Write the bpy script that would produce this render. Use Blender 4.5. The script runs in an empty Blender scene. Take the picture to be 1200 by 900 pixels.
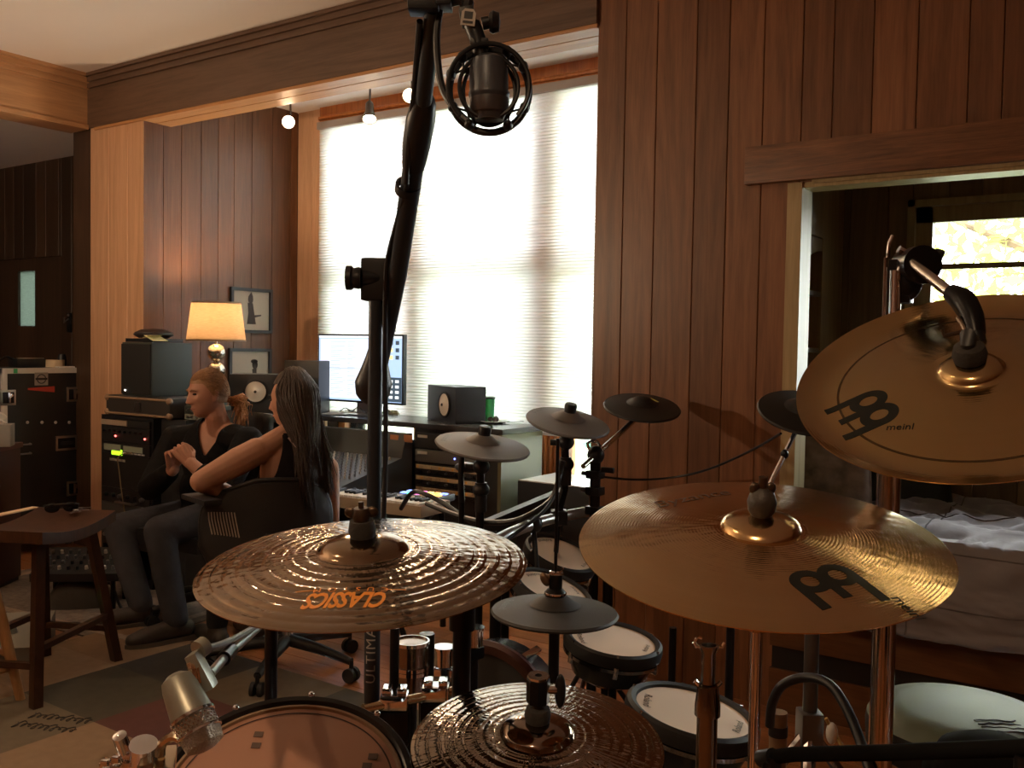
import bpy, bmesh, math, random
from mathutils import Vector as V, Matrix as Mx, noise
from math import sin, cos, pi, radians, sqrt, atan2, exp
random.seed(7)
sc = bpy.context.scene
COL = sc.collection

# ---------------------------------------------------------------- camera
FOC = 1110.0; EYE = V((0, 0, 1.4))
yaw, pitch, roll = radians(34.6), radians(2.2), radians(0.95)
cf = V((-sin(yaw)*cos(pitch), cos(yaw)*cos(pitch), -sin(pitch)))
r0 = V((cos(yaw), sin(yaw), 0)); u0 = r0.cross(cf)
cr = r0*cos(roll) + u0*sin(roll); cu = cr.cross(cf)
RT = V((cos(yaw), sin(yaw), 0)); FW = V((-sin(yaw), cos(yaw), 0)); UP = V((0, 0, 1))
cam_d = bpy.data.cameras.new('camera'); cam = bpy.data.objects.new('camera', cam_d); COL.objects.link(cam)
cam_d.sensor_width = 36; cam_d.lens = 36*FOC/1200; cam_d.clip_start = 0.02; cam_d.clip_end = 200
cam.matrix_world = Mx(((cr.x, cu.x, -cf.x, EYE.x), (cr.y, cu.y, -cf.y, EYE.y), (cr.z, cu.z, -cf.z, EYE.z), (0, 0, 0, 1)))
sc.camera = cam

# ---------------------------------------------------------------- view, world, sun, daylight
sc.view_settings.view_transform = 'Standard'; sc.view_settings.look = 'None'
sc.view_settings.gamma = 1; sc.view_settings.use_curve_mapping = False
sc.view_settings.exposure = 0.9
sc.cycles.max_bounces = 10; sc.cycles.diffuse_bounces = 5; sc.cycles.glossy_bounces = 5
sc.cycles.transmission_bounces = 8; sc.cycles.transparent_max_bounces = 16
sc.cycles.caustics_reflective = False; sc.cycles.caustics_refractive = False
sc.cycles.sample_clamp_indirect = 6.0
world = bpy.data.worlds.new('sky'); sc.world = world; world.use_nodes = True
bg = world.node_tree.nodes['Background']
bg.inputs[0].default_value = (0.92, 0.97, 1.0, 1); bg.inputs[1].default_value = 10.5

def light(name, kind, loc, energy, col=(1, 1, 1), size=0.1, aim=None, **kw):
    d = bpy.data.lights.new(name, kind); d.energy = energy; d.color = col
    if kind == 'AREA':
        d.size = size
    elif kind in ('POINT', 'SPOT'):
        d.shadow_soft_size = size
    for k, v in kw.items():
        setattr(d, k, v)
    o = bpy.data.objects.new(name, d); COL.objects.link(o); o.location = loc
    if aim is not None:
        o.rotation_euler = (V(aim)-V(loc)).to_track_quat('-Z', 'Y').to_euler()
    return o
WARM = (1.0, 0.66, 0.38)
light('sun', 'SUN', (0, -5, 12), 6.0, (1, 0.93, 0.8), aim=(-2.5, 6, 0), angle=radians(1))
for nm, loc, aim, sx, sy in (('sky_portal', (-3.6, 5.2, 1.75), (-3.6, 0, 1.75), 3.2, 2.7), ('sky_portal', (-0.1, 4.95, 1.6), (-0.1, 0, 1.6), 1.7, 1.2)):
    p = light(nm, 'AREA', loc, 1.0, aim=aim)
    p.data.shape = 'RECTANGLE'; p.data.size = sx; p.data.size_y = sy; p.data.cycles.is_portal = True

# ---------------------------------------------------------------- pixel to place, at a real distance
def ray(px, py):
    return cf + cr*((px-600)/FOC) - cu*((py-450)/FOC)
def P(px, py, d):
    return EYE + ray(px, py)*d
def onY(px, py, Y):
    v = ray(px, py); return EYE + v*(Y/v.y)
def onX(px, py, X):
    v = ray(px, py); return EYE + v*(X/v.x)
def onZ(px, py, Z):
    v = ray(px, py); return EYE + v*((Z-EYE.z)/v.z)
def onP(px, py, c, n):
    v = ray(px, py); return EYE + v*((V(c)-EYE).dot(n)/v.dot(n))
def frame(n, c=(0, 0, 0), x=None):
    n = V(n).normalized(); x = V(x) if x is not None else RT
    if (x-n*x.dot(n)).length < 0.02: x = V(FW)
    x = (x - n*x.dot(n)).normalized(); y = n.cross(x)
    c = V(c)
    return Mx(((x.x, y.x, n.x, c.x), (x.y, y.y, n.y, c.y), (x.z, y.z, n.z, c.z), (0, 0, 0, 1)))
def floor_frame(p, rot=0.0):
    return Mx.Translation(V((p[0], p[1], 0))) @ Mx.Rotation(yaw+rot, 4, 'Z')

# ---------------------------------------------------------------- materials
MATS = {}
def nodes_of(m):
    m.use_nodes = True
    return m.node_tree, m.node_tree.nodes['Principled BSDF']
def mat(name, col, rough=0.5, metal=0.0, spec=0.5, bump=0.0, bscale=60, var=0.0, vscale=8, emit=None, estr=0.0, coat=0.0, trans=0.0, sheen=0.0, stretch=(1, 1, 1)):
    if name in MATS: return MATS[name]
    m = bpy.data.materials.new(name); nt, b = nodes_of(m); N = nt.nodes; L = nt.links
    b.inputs['Base Color'].default_value = (*col, 1); b.inputs['Roughness'].default_value = rough
    b.inputs['Metallic'].default_value = metal; b.inputs['Specular IOR Level'].default_value = spec
    b.inputs['Coat Weight'].default_value = coat; b.inputs['Sheen Weight'].default_value = sheen
    b.inputs['Transmission Weight'].default_value = trans
    if emit: b.inputs['Emission Color'].default_value = (*emit, 1); b.inputs['Emission Strength'].default_value = estr
    tc = N.new('ShaderNodeTexCoord'); mp = N.new('ShaderNodeMapping'); mp.inputs['Scale'].default_value = stretch
    L.new(tc.outputs['Object'], mp.inputs[0])
    if var:
        n = N.new('ShaderNodeTexNoise'); n.inputs['Scale'].default_value = vscale; n.inputs['Detail'].default_value = 4
        L.new(mp.outputs[0], n.inputs[0])
        mx = N.new('ShaderNodeMix'); mx.data_type = 'RGBA'; L.new(n.outputs[0], mx.inputs[0])
        mx.inputs[6].default_value = tuple(max(0, c*(1-var)) for c in col)+(1,); mx.inputs[7].default_value = tuple(min(1, c*(1+var)) for c in col)+(1,)
        L.new(mx.outputs[2], b.inputs['Base Color'])
    if bump:
        n = N.new('ShaderNodeTexNoise'); n.inputs['Scale'].default_value = bscale; n.inputs['Detail'].default_value = 3
        L.new(mp.outputs[0], n.inputs[0])
        bp = N.new('ShaderNodeBump'); bp.inputs['Strength'].default_value = bump; bp.inputs['Distance'].default_value = 0.01
        L.new(n.outputs[0], bp.inputs['Height']); L.new(bp.outputs[0], b.inputs['Normal'])
    MATS[name] = m
    return m
def wood(name, c1, c2, stretch=(6, 6, 0.35), rough=0.42, scale=3.0, isl=0.35, bump=0.15, spec=0.5, coat=0.0):
    if name in MATS: return MATS[name]
    m = bpy.data.materials.new(name); nt, b = nodes_of(m); N = nt.nodes; L = nt.links
    tc = N.new('ShaderNodeTexCoord'); mp = N.new('ShaderNodeMapping'); mp.inputs['Scale'].default_value = stretch
    gi = N.new('ShaderNodeNewGeometry'); va = N.new('ShaderNodeVectorMath'); va.operation = 'SCALE'
    va.inputs[0].default_value = (7, 5, 9); L.new(gi.outputs['Random Per Island'], va.inputs['Scale'])
    ad = N.new('ShaderNodeVectorMath'); L.new(tc.outputs['Object'], mp.inputs[0]); L.new(mp.outputs[0], ad.inputs[0]); L.new(va.outputs[0], ad.inputs[1])
    n = N.new('ShaderNodeTexNoise'); n.inputs['Scale'].default_value = scale; n.inputs['Detail'].default_value = 6; n.inputs['Distortion'].default_value = 1.6
    L.new(ad.outputs[0], n.inputs[0])
    n2 = N.new('ShaderNodeTexNoise'); n2.inputs['Scale'].default_value = scale*9; n2.inputs['Detail'].default_value = 3
    L.new(ad.outputs[0], n2.inputs[0])
    ra = N.new('ShaderNodeValToRGB'); ra.color_ramp.elements[0].position = 0.3; ra.color_ramp.elements[1].position = 0.7
    ra.color_ramp.elements[0].color = (*c1, 1); ra.color_ramp.elements[1].color = (*c2, 1)
    mm = N.new('ShaderNodeMath'); mm.operation = 'MULTIPLY_ADD'; mm.inputs[1].default_value = 0.3; L.new(n2.outputs[0], mm.inputs[0])
    m3 = N.new('ShaderNodeMath'); m3.operation = 'MULTIPLY'; m3.inputs[1].default_value = 0.7; L.new(n.outputs[0], m3.inputs[0]); L.new(m3.outputs[0], mm.inputs[2])
    L.new(mm.outputs[0], ra.inputs[0])
    hs = N.new('ShaderNodeHueSaturation'); mr = N.new('ShaderNodeMapRange'); mr.inputs[3].default_value = 1-isl; mr.inputs[4].default_value = 1+isl
    L.new(gi.outputs['Random Per Island'], mr.inputs[0]); L.new(mr.outputs[0], hs.inputs['Value']); L.new(ra.outputs[0], hs.inputs['Color'])
    L.new(hs.outputs[0], b.inputs['Base Color'])
    b.inputs['Roughness'].default_value = rough; b.inputs['Specular IOR Level'].default_value = spec; b.inputs['Coat Weight'].default_value = coat
    bp = N.new('ShaderNodeBump'); bp.inputs['Strength'].default_value = bump; bp.inputs['Distance'].default_value = 0.004
    L.new(mm.outputs[0], bp.inputs['Height']); L.new(bp.outputs[0], b.inputs['Normal'])
    MATS[name] = m
    return m
def cymbal_mat(name, col, col2, rough, freq, gstr, hammer, hstr, nb=0.0, rbell=.05):
    m = bpy.data.materials.new(name); nt, b = nodes_of(m); N = nt.nodes; L = nt.links
    def math_(op, a, bb=None, c=None):
        n = N.new('ShaderNodeMath'); n.operation = op
        for i, x in enumerate((a, bb, c)):
            if x is None: continue
            if isinstance(x, (int, float)): n.inputs[i].default_value = x
            else: L.new(x, n.inputs[i])
        return n.outputs[0]
    tc = N.new('ShaderNodeTexCoord'); sp = N.new('ShaderNodeSeparateXYZ'); L.new(tc.outputs['Object'], sp.inputs[0])
    r = math_('SQRT', math_('ADD', math_('MULTIPLY', sp.outputs[0], sp.outputs[0]), math_('MULTIPLY', sp.outputs[1], sp.outputs[1])))
    an = math_('ARCTAN2', sp.outputs[1], sp.outputs[0])
    nr = N.new('ShaderNodeTexNoise'); nr.noise_dimensions = '1D'; nr.inputs['Scale'].default_value = 55; nr.inputs['Detail'].default_value = 3
    L.new(r, nr.inputs['W'])
    g = math_('SINE', math_('ADD', math_('MULTIPLY', r, freq), math_('MULTIPLY', nr.outputs[0], 5)))
    cx = N.new('ShaderNodeCombineXYZ'); L.new(math_('MULTIPLY', an, hammer[0]), cx.inputs[0]); L.new(math_('MULTIPLY', r, hammer[1]), cx.inputs[1])
    vo = N.new('ShaderNodeTexVoronoi'); vo.feature = 'SMOOTH_F1'; vo.inputs['Scale'].default_value = 1; vo.inputs['Smoothness'].default_value = 0.6
    L.new(cx.outputs[0], vo.inputs[0])
    n3 = N.new('ShaderNodeTexNoise'); n3.inputs['Scale'].default_value = 14; n3.inputs['Detail'].default_value = 2; L.new(tc.outputs['Object'], n3.inputs[0])
    n6 = N.new('ShaderNodeTexNoise'); n6.inputs['Scale'].default_value = 5; n6.inputs['Detail'].default_value = 1; L.new(tc.outputs['Object'], n6.inputs[0])
    gm = math_('MULTIPLY', g, math_('MULTIPLY', n6.outputs[0], 2.0))
    h = math_('ADD', math_('MULTIPLY', gm, gstr), math_('ADD', math_('MULTIPLY', vo.outputs[0], hstr), math_('MULTIPLY', n3.outputs[0], nb)))
    mk = N.new('ShaderNodeMapRange'); mk.inputs[1].default_value = rbell-.004; mk.inputs[2].default_value = rbell+.008; L.new(r, mk.inputs[0])
    h = math_('MULTIPLY', h, mk.outputs[0])
    bp = N.new('ShaderNodeBump'); bp.inputs['Strength'].default_value = 1; bp.inputs['Distance'].default_value = 1.0
    L.new(h, bp.inputs['Height']); L.new(bp.outputs[0], b.inputs['Normal'])
    mx = N.new('ShaderNodeMix'); mx.data_type = 'RGBA'; mx.inputs[6].default_value = (*col, 1); mx.inputs[7].default_value = (*col2, 1)
    n4 = N.new('ShaderNodeTexNoise'); n4.noise_dimensions = '1D'; n4.inputs['Scale'].default_value = 30; n4.inputs['Detail'].default_value = 4; L.new(r, n4.inputs['W'])
    L.new(n4.outputs[0], mx.inputs[0]); L.new(mx.outputs[2], b.inputs['Base Color'])
    b.inputs['Metallic'].default_value = 1; b.inputs['Roughness'].default_value = rough
    b.inputs['Anisotropic'].default_value = 0.5
    tg = N.new('ShaderNodeTangent'); tg.direction_type = 'RADIAL'; tg.axis = 'Z'; L.new(tg.outputs[0], b.inputs['Tangent'])
    return m
def glass(name, tint=(1, 1, 1), refl=0.12):
    m = bpy.data.materials.new(name); m.use_nodes = True; nt = m.node_tree; N = nt.nodes; L = nt.links
    N.remove(N['Principled BSDF']); out = N['Material Output']
    t = N.new('ShaderNodeBsdfTransparent'); t.inputs[0].default_value = (*tint, 1); g = N.new('ShaderNodeBsdfGlossy'); g.inputs['Roughness'].default_value = 0.02
    fr = N.new('ShaderNodeFresnel'); fr.inputs[0].default_value = 1.45
    mx = N.new('ShaderNodeMixShader'); L.new(fr.outputs[0], mx.inputs[0]); L.new(t.outputs[0], mx.inputs[1]); L.new(g.outputs[0], mx.inputs[2]); L.new(mx.outputs[0], out.inputs[0])
    return m
def translucent(name, col, tr=0.6, weave=0.0):
    m = bpy.data.materials.new(name); m.use_nodes = True; nt = m.node_tree; N = nt.nodes; L = nt.links
    N.remove(N['Principled BSDF']); out = N['Material Output']
    t = N.new('ShaderNodeBsdfTranslucent'); t.inputs[0].default_value = (*col, 1); d = N.new('ShaderNodeBsdfDiffuse'); d.inputs[0].default_value = (*col, 1)
    if weave:
        tc = N.new('ShaderNodeTexCoord'); n = N.new('ShaderNodeTexNoise'); mp = N.new('ShaderNodeMapping'); mp.inputs['Scale'].default_value = (8, 8, 60); L.new(tc.outputs['Object'], mp.inputs[0]); L.new(mp.outputs[0], n.inputs[0]); n.inputs['Scale'].default_value = 4; n.inputs['Detail'].default_value = 4
        mc = N.new('ShaderNodeMix'); mc.data_type = 'RGBA'; mc.inputs[6].default_value = tuple(c*(1-weave) for c in col)+(1,); mc.inputs[7].default_value = (*col, 1); L.new(n.outputs[0], mc.inputs[0]); L.new(mc.outputs[2], t.inputs[0]); L.new(mc.outputs[2], d.inputs[0])
    mx = N.new('ShaderNodeMixShader'); mx.inputs[0].default_value = tr; L.new(d.outputs[0], mx.inputs[1]); L.new(t.outputs[0], mx.inputs[2]); L.new(mx.outputs[0], out.inputs[0])
    return m

# ---------------------------------------------------------------- mesh builder
RM = {}
class MB:
    def __init__(s): s.bm = bmesh.new()
    def _mi(s, before, mi):
        if mi:
            for f in s.bm.faces:
                if f.index == -1 or f not in before: f.material_index = mi
    def face(s, vs, mi=0):
        try:
            f = s.bm.faces.new(vs); f.material_index = mi; return f
        except ValueError: return None
    def box(s, c, size, rot=None, mi=0, bev=0.0, taper=None):
        c = V(c); M = rot.to_3x3() if rot is not None else Mx.Identity(3)
        vs = []
        for z in (-.5, .5):
            k = 1 if (z < 0 or taper is None) else taper
            for x, y in ((-.5, -.5), (.5, -.5), (.5, .5), (-.5, .5)):
                vs.append(s.bm.verts.new(c + M @ V((x*size[0]*k, y*size[1]*k, z*size[2]))))
        fs = [s.face([vs[i] for i in q], mi) for q in ((3, 2, 1, 0), (4, 5, 6, 7), (0, 1, 5, 4), (1, 2, 6, 5), (2, 3, 7, 6), (3, 0, 4, 7))]
        if bev:
            es = list({e for f in fs for e in f.edges})
            r = bmesh.ops.bevel(s.bm, geom=es, offset=bev, segments=2, affect='EDGES', profile=0.7)
            for f in r['faces']: f.material_index = mi
        return s
    def ring(s, c, ax, ay, r, seg):
        return [s.bm.verts.new(c + ax*(cos(2*pi*i/seg)*r) + ay*(sin(2*pi*i/seg)*r)) for i in range(seg)]
    def bridge(s, a, b, mi):
        n = len(a)
        for i in range(n): s.face((a[i], a[(i+1) % n], b[(i+1) % n], b[i]), mi)
    def cone(s, p0, p1, r0, r1=None, seg=16, mi=0, caps=True):
        p0, p1 = V(p0), V(p1); r1 = r0 if r1 is None else r1
        d = (p1-p0).normalized(); ax = d.orthogonal().normalized(); ay = d.cross(ax)
        a = s.ring(p0, ax, ay, r0, seg); b = s.ring(p1, ax, ay, r1, seg); s.bridge(a, b, mi)
        if caps: s.face(a[::-1], mi); s.face(b, mi)
        return s
    def tube(s, pts, r, seg=8, mi=0, closed=False, smooth=0, flat=None):
        pts = [V(p) for p in pts]
        if smooth: pts = spline(pts, smooth, closed)
        n = len(pts); rs = r if isinstance(r, (list, tuple)) else [r]*n
        if len(rs) != n:
            L0 = len(rs)-1; rr = []
            for i in range(n):
                f = i*L0/(n-1); k = min(int(f), L0-1); rr.append(rs[k]*(1-(f-k))+rs[k+1]*(f-k))
            rs = rr
        prev = None; rings = []
        for i, p in enumerate(pts):
            t = (pts[(i+1) % n]-pts[i-1]) if closed else (pts[min(i+1, n-1)]-pts[max(i-1, 0)])
            if t.length < 1e-9: t = V((0, 0, 1))
            t.normalize()
            ax = t.orthogonal().normalized() if prev is None else (prev-t*prev.dot(t))
            if ax.length < 1e-6: ax = t.orthogonal()
            ax.normalize(); prev = ax; ay = t.cross(ax)
            rings.append(s.ring(p, ax, ay, rs[i], seg))
        for i in range(n-1): s.bridge(rings[i], rings[i+1], mi)
        if closed: s.bridge(rings[-1], rings[0], mi)
        else: s.face(rings[0][::-1], mi); s.face(rings[-1], mi)
        return s
    def sphere(s, c, r, mi=0, u=16, v=10, M=None):
        r = (r, r, r) if isinstance(r, (int, float)) else r
        c = V(c); M = M.to_3x3() if M is not None else Mx.Identity(3)
        rows = []
        for j in range(1, v):
            th = pi*j/v
            rows.append([s.bm.verts.new(c+M @ V((r[0]*sin(th)*cos(2*pi*i/u), r[1]*sin(th)*sin(2*pi*i/u), r[2]*cos(th)))) for i in range(u)])
        t = s.bm.verts.new(c+M @ V((0, 0, r[2]))); b = s.bm.verts.new(c-M @ V((0, 0, r[2])))
        for i in range(u):
            s.face((t, rows[0][i], rows[0][(i+1) % u]), mi); s.face((b, rows[-1][(i+1) % u], rows[-1][i]), mi)
        for j in range(v-2):
            for i in range(u): s.face((rows[j][i], rows[j+1][i], rows[j+1][(i+1) % u], rows[j][(i+1) % u]), mi)
        return s
    def lathe(s, prof, M=None, seg=32, mi=0, close=False):
        M = M or Mx.Identity(4); rows = []
        for r, z in prof:
            if r < 1e-6: rows.append([s.bm.verts.new(M @ V((0, 0, z)))])
            else: rows.append([s.bm.verts.new(M @ V((r*cos(2*pi*i/seg), r*sin(2*pi*i/seg), z))) for i in range(seg)])
        prs = list(zip(rows, rows[1:]))
        if close: prs.append((rows[-1], rows[0]))
        for a, b in prs:
            for i in range(seg):
                k = (i+1) % seg
                if len(a) == 1 and len(b) == 1: continue
                if len(a) == 1: s.face((a[0], b[k], b[i]), mi)
                elif len(b) == 1: s.face((a[i], a[k], b[0]), mi)
                else: s.face((a[i], a[k], b[k], b[i]), mi)
        return s
    def prism(s, poly, M, depth, mi=0):
        a = [s.bm.verts.new(M @ V((x, y, 0))) for x, y in poly]; b = [s.bm.verts.new(M @ V((x, y, depth))) for x, y in poly]
        s.bridge(a, b, mi); s.face(a[::-1], mi); s.face(b, mi); return s
    def grid(s, fn, nu, nv, mi=0):
        vs = [[s.bm.verts.new(fn(i/nu, j/nv)) for i in range(nu+1)] for j in range(nv+1)]
        for j in range(nv):
            for i in range(nu): s.face((vs[j][i], vs[j][i+1], vs[j+1][i+1], vs[j+1][i]), mi)
        return s
    def build(s, name, mats, parent=None, ang=38, recalc=True, origin=None):
        bm = s.bm
        if recalc: bmesh.ops.recalc_face_normals(bm, faces=bm.faces)
        me = bpy.data.meshes.new(name); o = bpy.data.objects.new(name, me); COL.objects.link(o)
        if parent is not None:
            bm.transform(RM[parent.name].inverted()); o.parent = parent; RM[o.name] = RM[parent.name]
        else:
            if origin is None:
                lo = [min(v.co[i] for v in bm.verts) for i in range(3)]; hi = [max(v.co[i] for v in bm.verts) for i in range(3)]
                M = Mx.Translation(V(((lo[0]+hi[0])/2, (lo[1]+hi[1])/2, lo[2])))
            else: M = origin if isinstance(origin, Mx) else Mx.Translation(V(origin))
            bm.transform(M.inverted()); o.matrix_world = M; RM[o.name] = M
        bm.to_mesh(me); bm.free()
        for p in me.polygons: p.use_smooth = True
        me.set_sharp_from_angle(angle=radians(ang))
        for m in (mats if isinstance(mats, (list, tuple)) else [mats]): me.materials.append(m)
        return o
def spline(pts, k, closed=False):
    out = []; n = len(pts); m = n if closed else n-1
    for i in range(m):
        p0 = pts[(i-1) % n] if closed or i > 0 else pts[0]; p1 = pts[i]; p2 = pts[(i+1) % n]; p3 = pts[(i+2) % n] if closed or i+2 < n else pts[-1]
        for j in range(k):
            t = j/k
            out.append(0.5*((2*p1)+(p2-p0)*t+(2*p0-5*p1+4*p2-p3)*t*t+(3*p1-p0-3*p2+p3)*t**3))
    if not closed: out.append(pts[-1])
    return out
def tag(o, label, cat, group=None, kind=None):
    o['label'] = label; o['category'] = cat
    if group: o['group'] = group
    if kind: o['kind'] = kind
    return o
def struct(o):
    o['kind'] = 'structure'; return o
def thing(name, label, cat, M, group=None):
    if not isinstance(M, Mx): M = Mx.Translation(V(M))
    o = bpy.data.objects.new(name, None); COL.objects.link(o); o.matrix_world = M; o.empty_display_size = 0.1
    RM[o.name] = M; return tag(o, label, cat, group)
def text_bm(body, size, shear=0.0, spacing=1.0, bold=0.0):
    """flat lettering as (list of verts, list of faces), centred, x right, y up"""
    cu_ = bpy.data.curves.new('t', 'FONT'); cu_.body = body; cu_.size = size; cu_.shear = shear; cu_.space_character = spacing
    cu_.align_x = 'CENTER'; cu_.align_y = 'CENTER'; cu_.resolution_u = 3; cu_.offset = bold
    o = bpy.data.objects.new('t', cu_); COL.objects.link(o)
    dg = bpy.context.evaluated_depsgraph_get(); dg.update()
    me = bpy.data.meshes.new_from_object(o.evaluated_get(dg))
    vs = [v.co.copy() for v in me.vertices]; fs = [tuple(p.vertices) for p in me.polygons]
    bpy.data.objects.remove(o); bpy.data.meshes.remove(me); bpy.data.curves.remove(cu_)
    return vs, fs
def add_flat(mb, vf, M, zf=None, mi=0):
    """lay flat lettering on a surface: M places it, zf lifts it to the surface's height"""
    vs, fs = vf; nv = []
    for v in vs:
        p = M @ V((v.x, v.y, 0))
        if zf: p = zf(p)
        nv.append(mb.bm.verts.new(p))
    for f in fs: mb.face([nv[i] for i in f], mi)
def copy_tree(o, parent=None):
    c = o.copy(); COL.objects.link(c)
    if parent is not None: c.parent = parent
    for ch in list(o.children): copy_tree(ch, c)
    return c

# shared materials
BLACK = mat('black_plastic', (0.010, 0.012, 0.016), 0.42, bump=0.02, bscale=400)
BLACKM = mat('black_metal', (0.016, 0.016, 0.018), 0.3, 0.6)
RUBBER = mat('black_rubber', (0.014, 0.014, 0.015), 0.62, bump=0.05, bscale=300)
CHROME = mat('chrome', (0.78, 0.78, 0.8), 0.09, 1.0)
STEEL = mat('steel', (0.42, 0.42, 0.43), 0.28, 1.0)
CREAM = mat('mesh_head', (0.76, 0.63, 0.50), 0.6, bump=0.03, bscale=500)
FELT = mat('felt', (0.05, 0.045, 0.04), 0.95, bump=0.2, bscale=250)
WHITE = mat('white_plastic', (0.8, 0.8, 0.78), 0.45)
GREY = mat('grey_plastic', (0.2, 0.2, 0.21), 0.45)
# ================================================================ the setting
YW = 3.63; XL = -5.95; XA = -5.36; XR = -2.08; YB = 4.92; ZC = 3.15; ZB = 2.81
PANEL = wood('wall_panel_wood', (0.13, 0.054, 0.024), (0.30, 0.130, 0.058), rough=0.38, isl=0.28)
BEAMW = wood('beam_wood', (0.085, 0.049, 0.031), (0.165, 0.098, 0.065), stretch=(0.4, 6, 6), rough=0.45, isl=0.05)
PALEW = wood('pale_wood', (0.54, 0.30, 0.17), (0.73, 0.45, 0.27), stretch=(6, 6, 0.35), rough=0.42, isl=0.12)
PALEWY = wood('pale_beam_wood', (0.38, 0.20, 0.095), (0.58, 0.33, 0.165), stretch=(6, 0.4, 6), rough=0.42, isl=0.05)
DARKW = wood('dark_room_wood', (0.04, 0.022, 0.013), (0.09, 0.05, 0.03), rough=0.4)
ORANGE = wood('window_wood', (0.34, 0.10, 0.025), (0.62, 0.22, 0.06), rough=0.35, isl=0.1)
PLASTER = mat('plaster', (0.80, 0.73, 0.67), 0.85, bump=0.04, bscale=30, var=0.03, vscale=2)
def boards(mb, a0, a1, holes, z0, z1, place, wmin=0.09, wmax=0.2, th=0.022, gap=0.0016, rng=None, cuts=None):
    """vertical boards from a0 to a1 along a wall; place(a, z, t) -> point; holes = [(a, b, zlo, zhi)]"""
    rng = rng or random.Random(3); x = a0
    while x < a1-0.01:
        w = rng.uniform(wmin, wmax); e = min(a1, x+w)
        for h in holes:
            for ed in h[:2]:
                if x < ed-0.003 and e > ed-0.02: e = ed
        spans = [(z0, z1)]
        for h in holes:
            if x < h[1]-0.005 and e > h[0]+0.005:
                spans = [s for a, b in spans for s in ((a, min(b, h[2])), (max(a, h[3]), b)) if s[1]-s[0] > 0.01]
        for s0, s1 in spans:
            q = [(x+gap/2, 0.0025), (x+gap/2+0.0028, 0), (e-gap/2-0.0028, 0), (e-gap/2, 0.0025), (e-gap/2, th), (x+gap/2, th)]
            lo = [mb.bm.verts.new(place(u, s0, t)) for u, t in q]; hi = [mb.bm.verts.new(place(u, s1, t)) for u, t in q]
            mb.bridge(lo, hi, 0); mb.face(lo, 0); mb.face(hi, 0)
        x = e
def slab(mb, lo, hi, mi=0):
    lo, hi = V(lo), V(hi); return mb.box((lo+hi)/2, hi-lo, mi=mi)
BACKING = mat('wall_core', (0.03, 0.012, 0.006), 0.8)

# floor: wide orange planks
m = MB(); rng = random.Random(5); y = -3.2
while y < 5.0:
    x = -9.2+rng.uniform(-1, 0)
    while x < 2.7:
        L_ = rng.uniform(1.2, 2.6)
        slab(m, (x+.001, y+.001, -0.03), (x+L_-.001, min(y+.118, 5.0), 0)); x += L_
    y += .12
struct(m.build('floor', wood('floor_wood', (0.23, 0.085, 0.03), (0.42, 0.17, 0.062), stretch=(0.5, 7, 7), rough=0.3, isl=0.22, spec=0.5), origin=(0, 0, 0)))
# ceiling
m = MB(); slab(m, (XL-.2, -3.2, ZC), (2.7, YW+.25, ZC+.12)); slab(m, (XL-.2, YW+.2, ZC-.04), (XR+.25, YB+.25, ZC+.12)); slab(m, (-9.2, -3.2, 2.9), (XL-.2, 4.5, 3.02))
struct(m.build('ceiling', PLASTER, origin=(0, 0, ZC)))
# back wall with the bed nook's opening
XO0, XO1, ZO = -1.18, 1.05, 2.05
m = MB()
boards(m, XR, 2.6, [(XO0, XO1, 0, ZO)], 0, ZC, lambda a, z, t: V((a, YW+t, z)), 0.10, 0.185, rng=random.Random(11))
slab(m, (XR+.002, YW+.022, 0), (XO0-.002, YW+.11, ZC), 1); slab(m, (XO1+.002, YW+.022, 0), (2.6, YW+.11, ZC), 1); slab(m, (XO0-.002, YW+.022, ZO+.002), (XO1+.002, YW+.11, ZC), 1)
struct(m.build('wall_back', [PANEL, BACKING], origin=(0, YW, 0)))
# header over the opening and its pale jamb
m = MB(); m.box(((-1.387+1.2)/2, YW-.02, 2.127), (2.587, .04, .145), bev=.004)
struct(m.build('trim_1', wood('header_wood', (0.085, 0.035, 0.015), (0.29, 0.125, 0.052), stretch=(0.5, 6, 8), rough=0.42, isl=0.02, bump=0.4, scale=4), origin=(-1.387, YW, 2.06)))
m = MB(); slab(m, (XO0-.045, YW-.006, 0.402), (XO0+.012, YW+.12, ZO)); slab(m, (XO1-.01, YW-.006, 0), (XO1+.05, YW+.12, ZO)); slab(m, (XO0, YW+.002, ZO-.02), (XO1, YW+.12, ZO)); slab(m, (XO0+.05, YW-.012, ZO-.008), (XO1, YW+.0, ZO+.006))
struct(m.build('trim_2', wood('jamb_wood', (0.36, 0.27, 0.13), (0.55, 0.43, 0.23), rough=0.45, isl=0.05), origin=(XO0, YW, 0)))
# beam across the top of the window bay, with crown
m = MB(); slab(m, (XL, YW-.02, ZB), (XR+.0, YW+.2, ZC))
for k, (d, h) in enumerate(((.055, .02), (.035, .03), (.018, .035))):
    z = ZC-sum((.02, .03, .035)[:k]); slab(m, (XL, YW-.02-d, z-h), (XR, YW-.02, z))
struct(m.build('trim_3', BEAMW, origin=(XL, YW, ZB)))
m = MB(); slab(m, (XL+.06, YW-.012, ZB-.018), (XR, YW+.085, ZB)); slab(m, (XL+.06, YW+.095, ZB-.018), (XR, YW+.2, ZB))
struct(m.build('trim_4', wood('soffit_wood', (0.42, 0.2, 0.08), (0.62, 0.32, 0.14), stretch=(0.4, 6, 6), rough=0.45, isl=0.06), origin=(XL, YW, ZB)))
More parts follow.
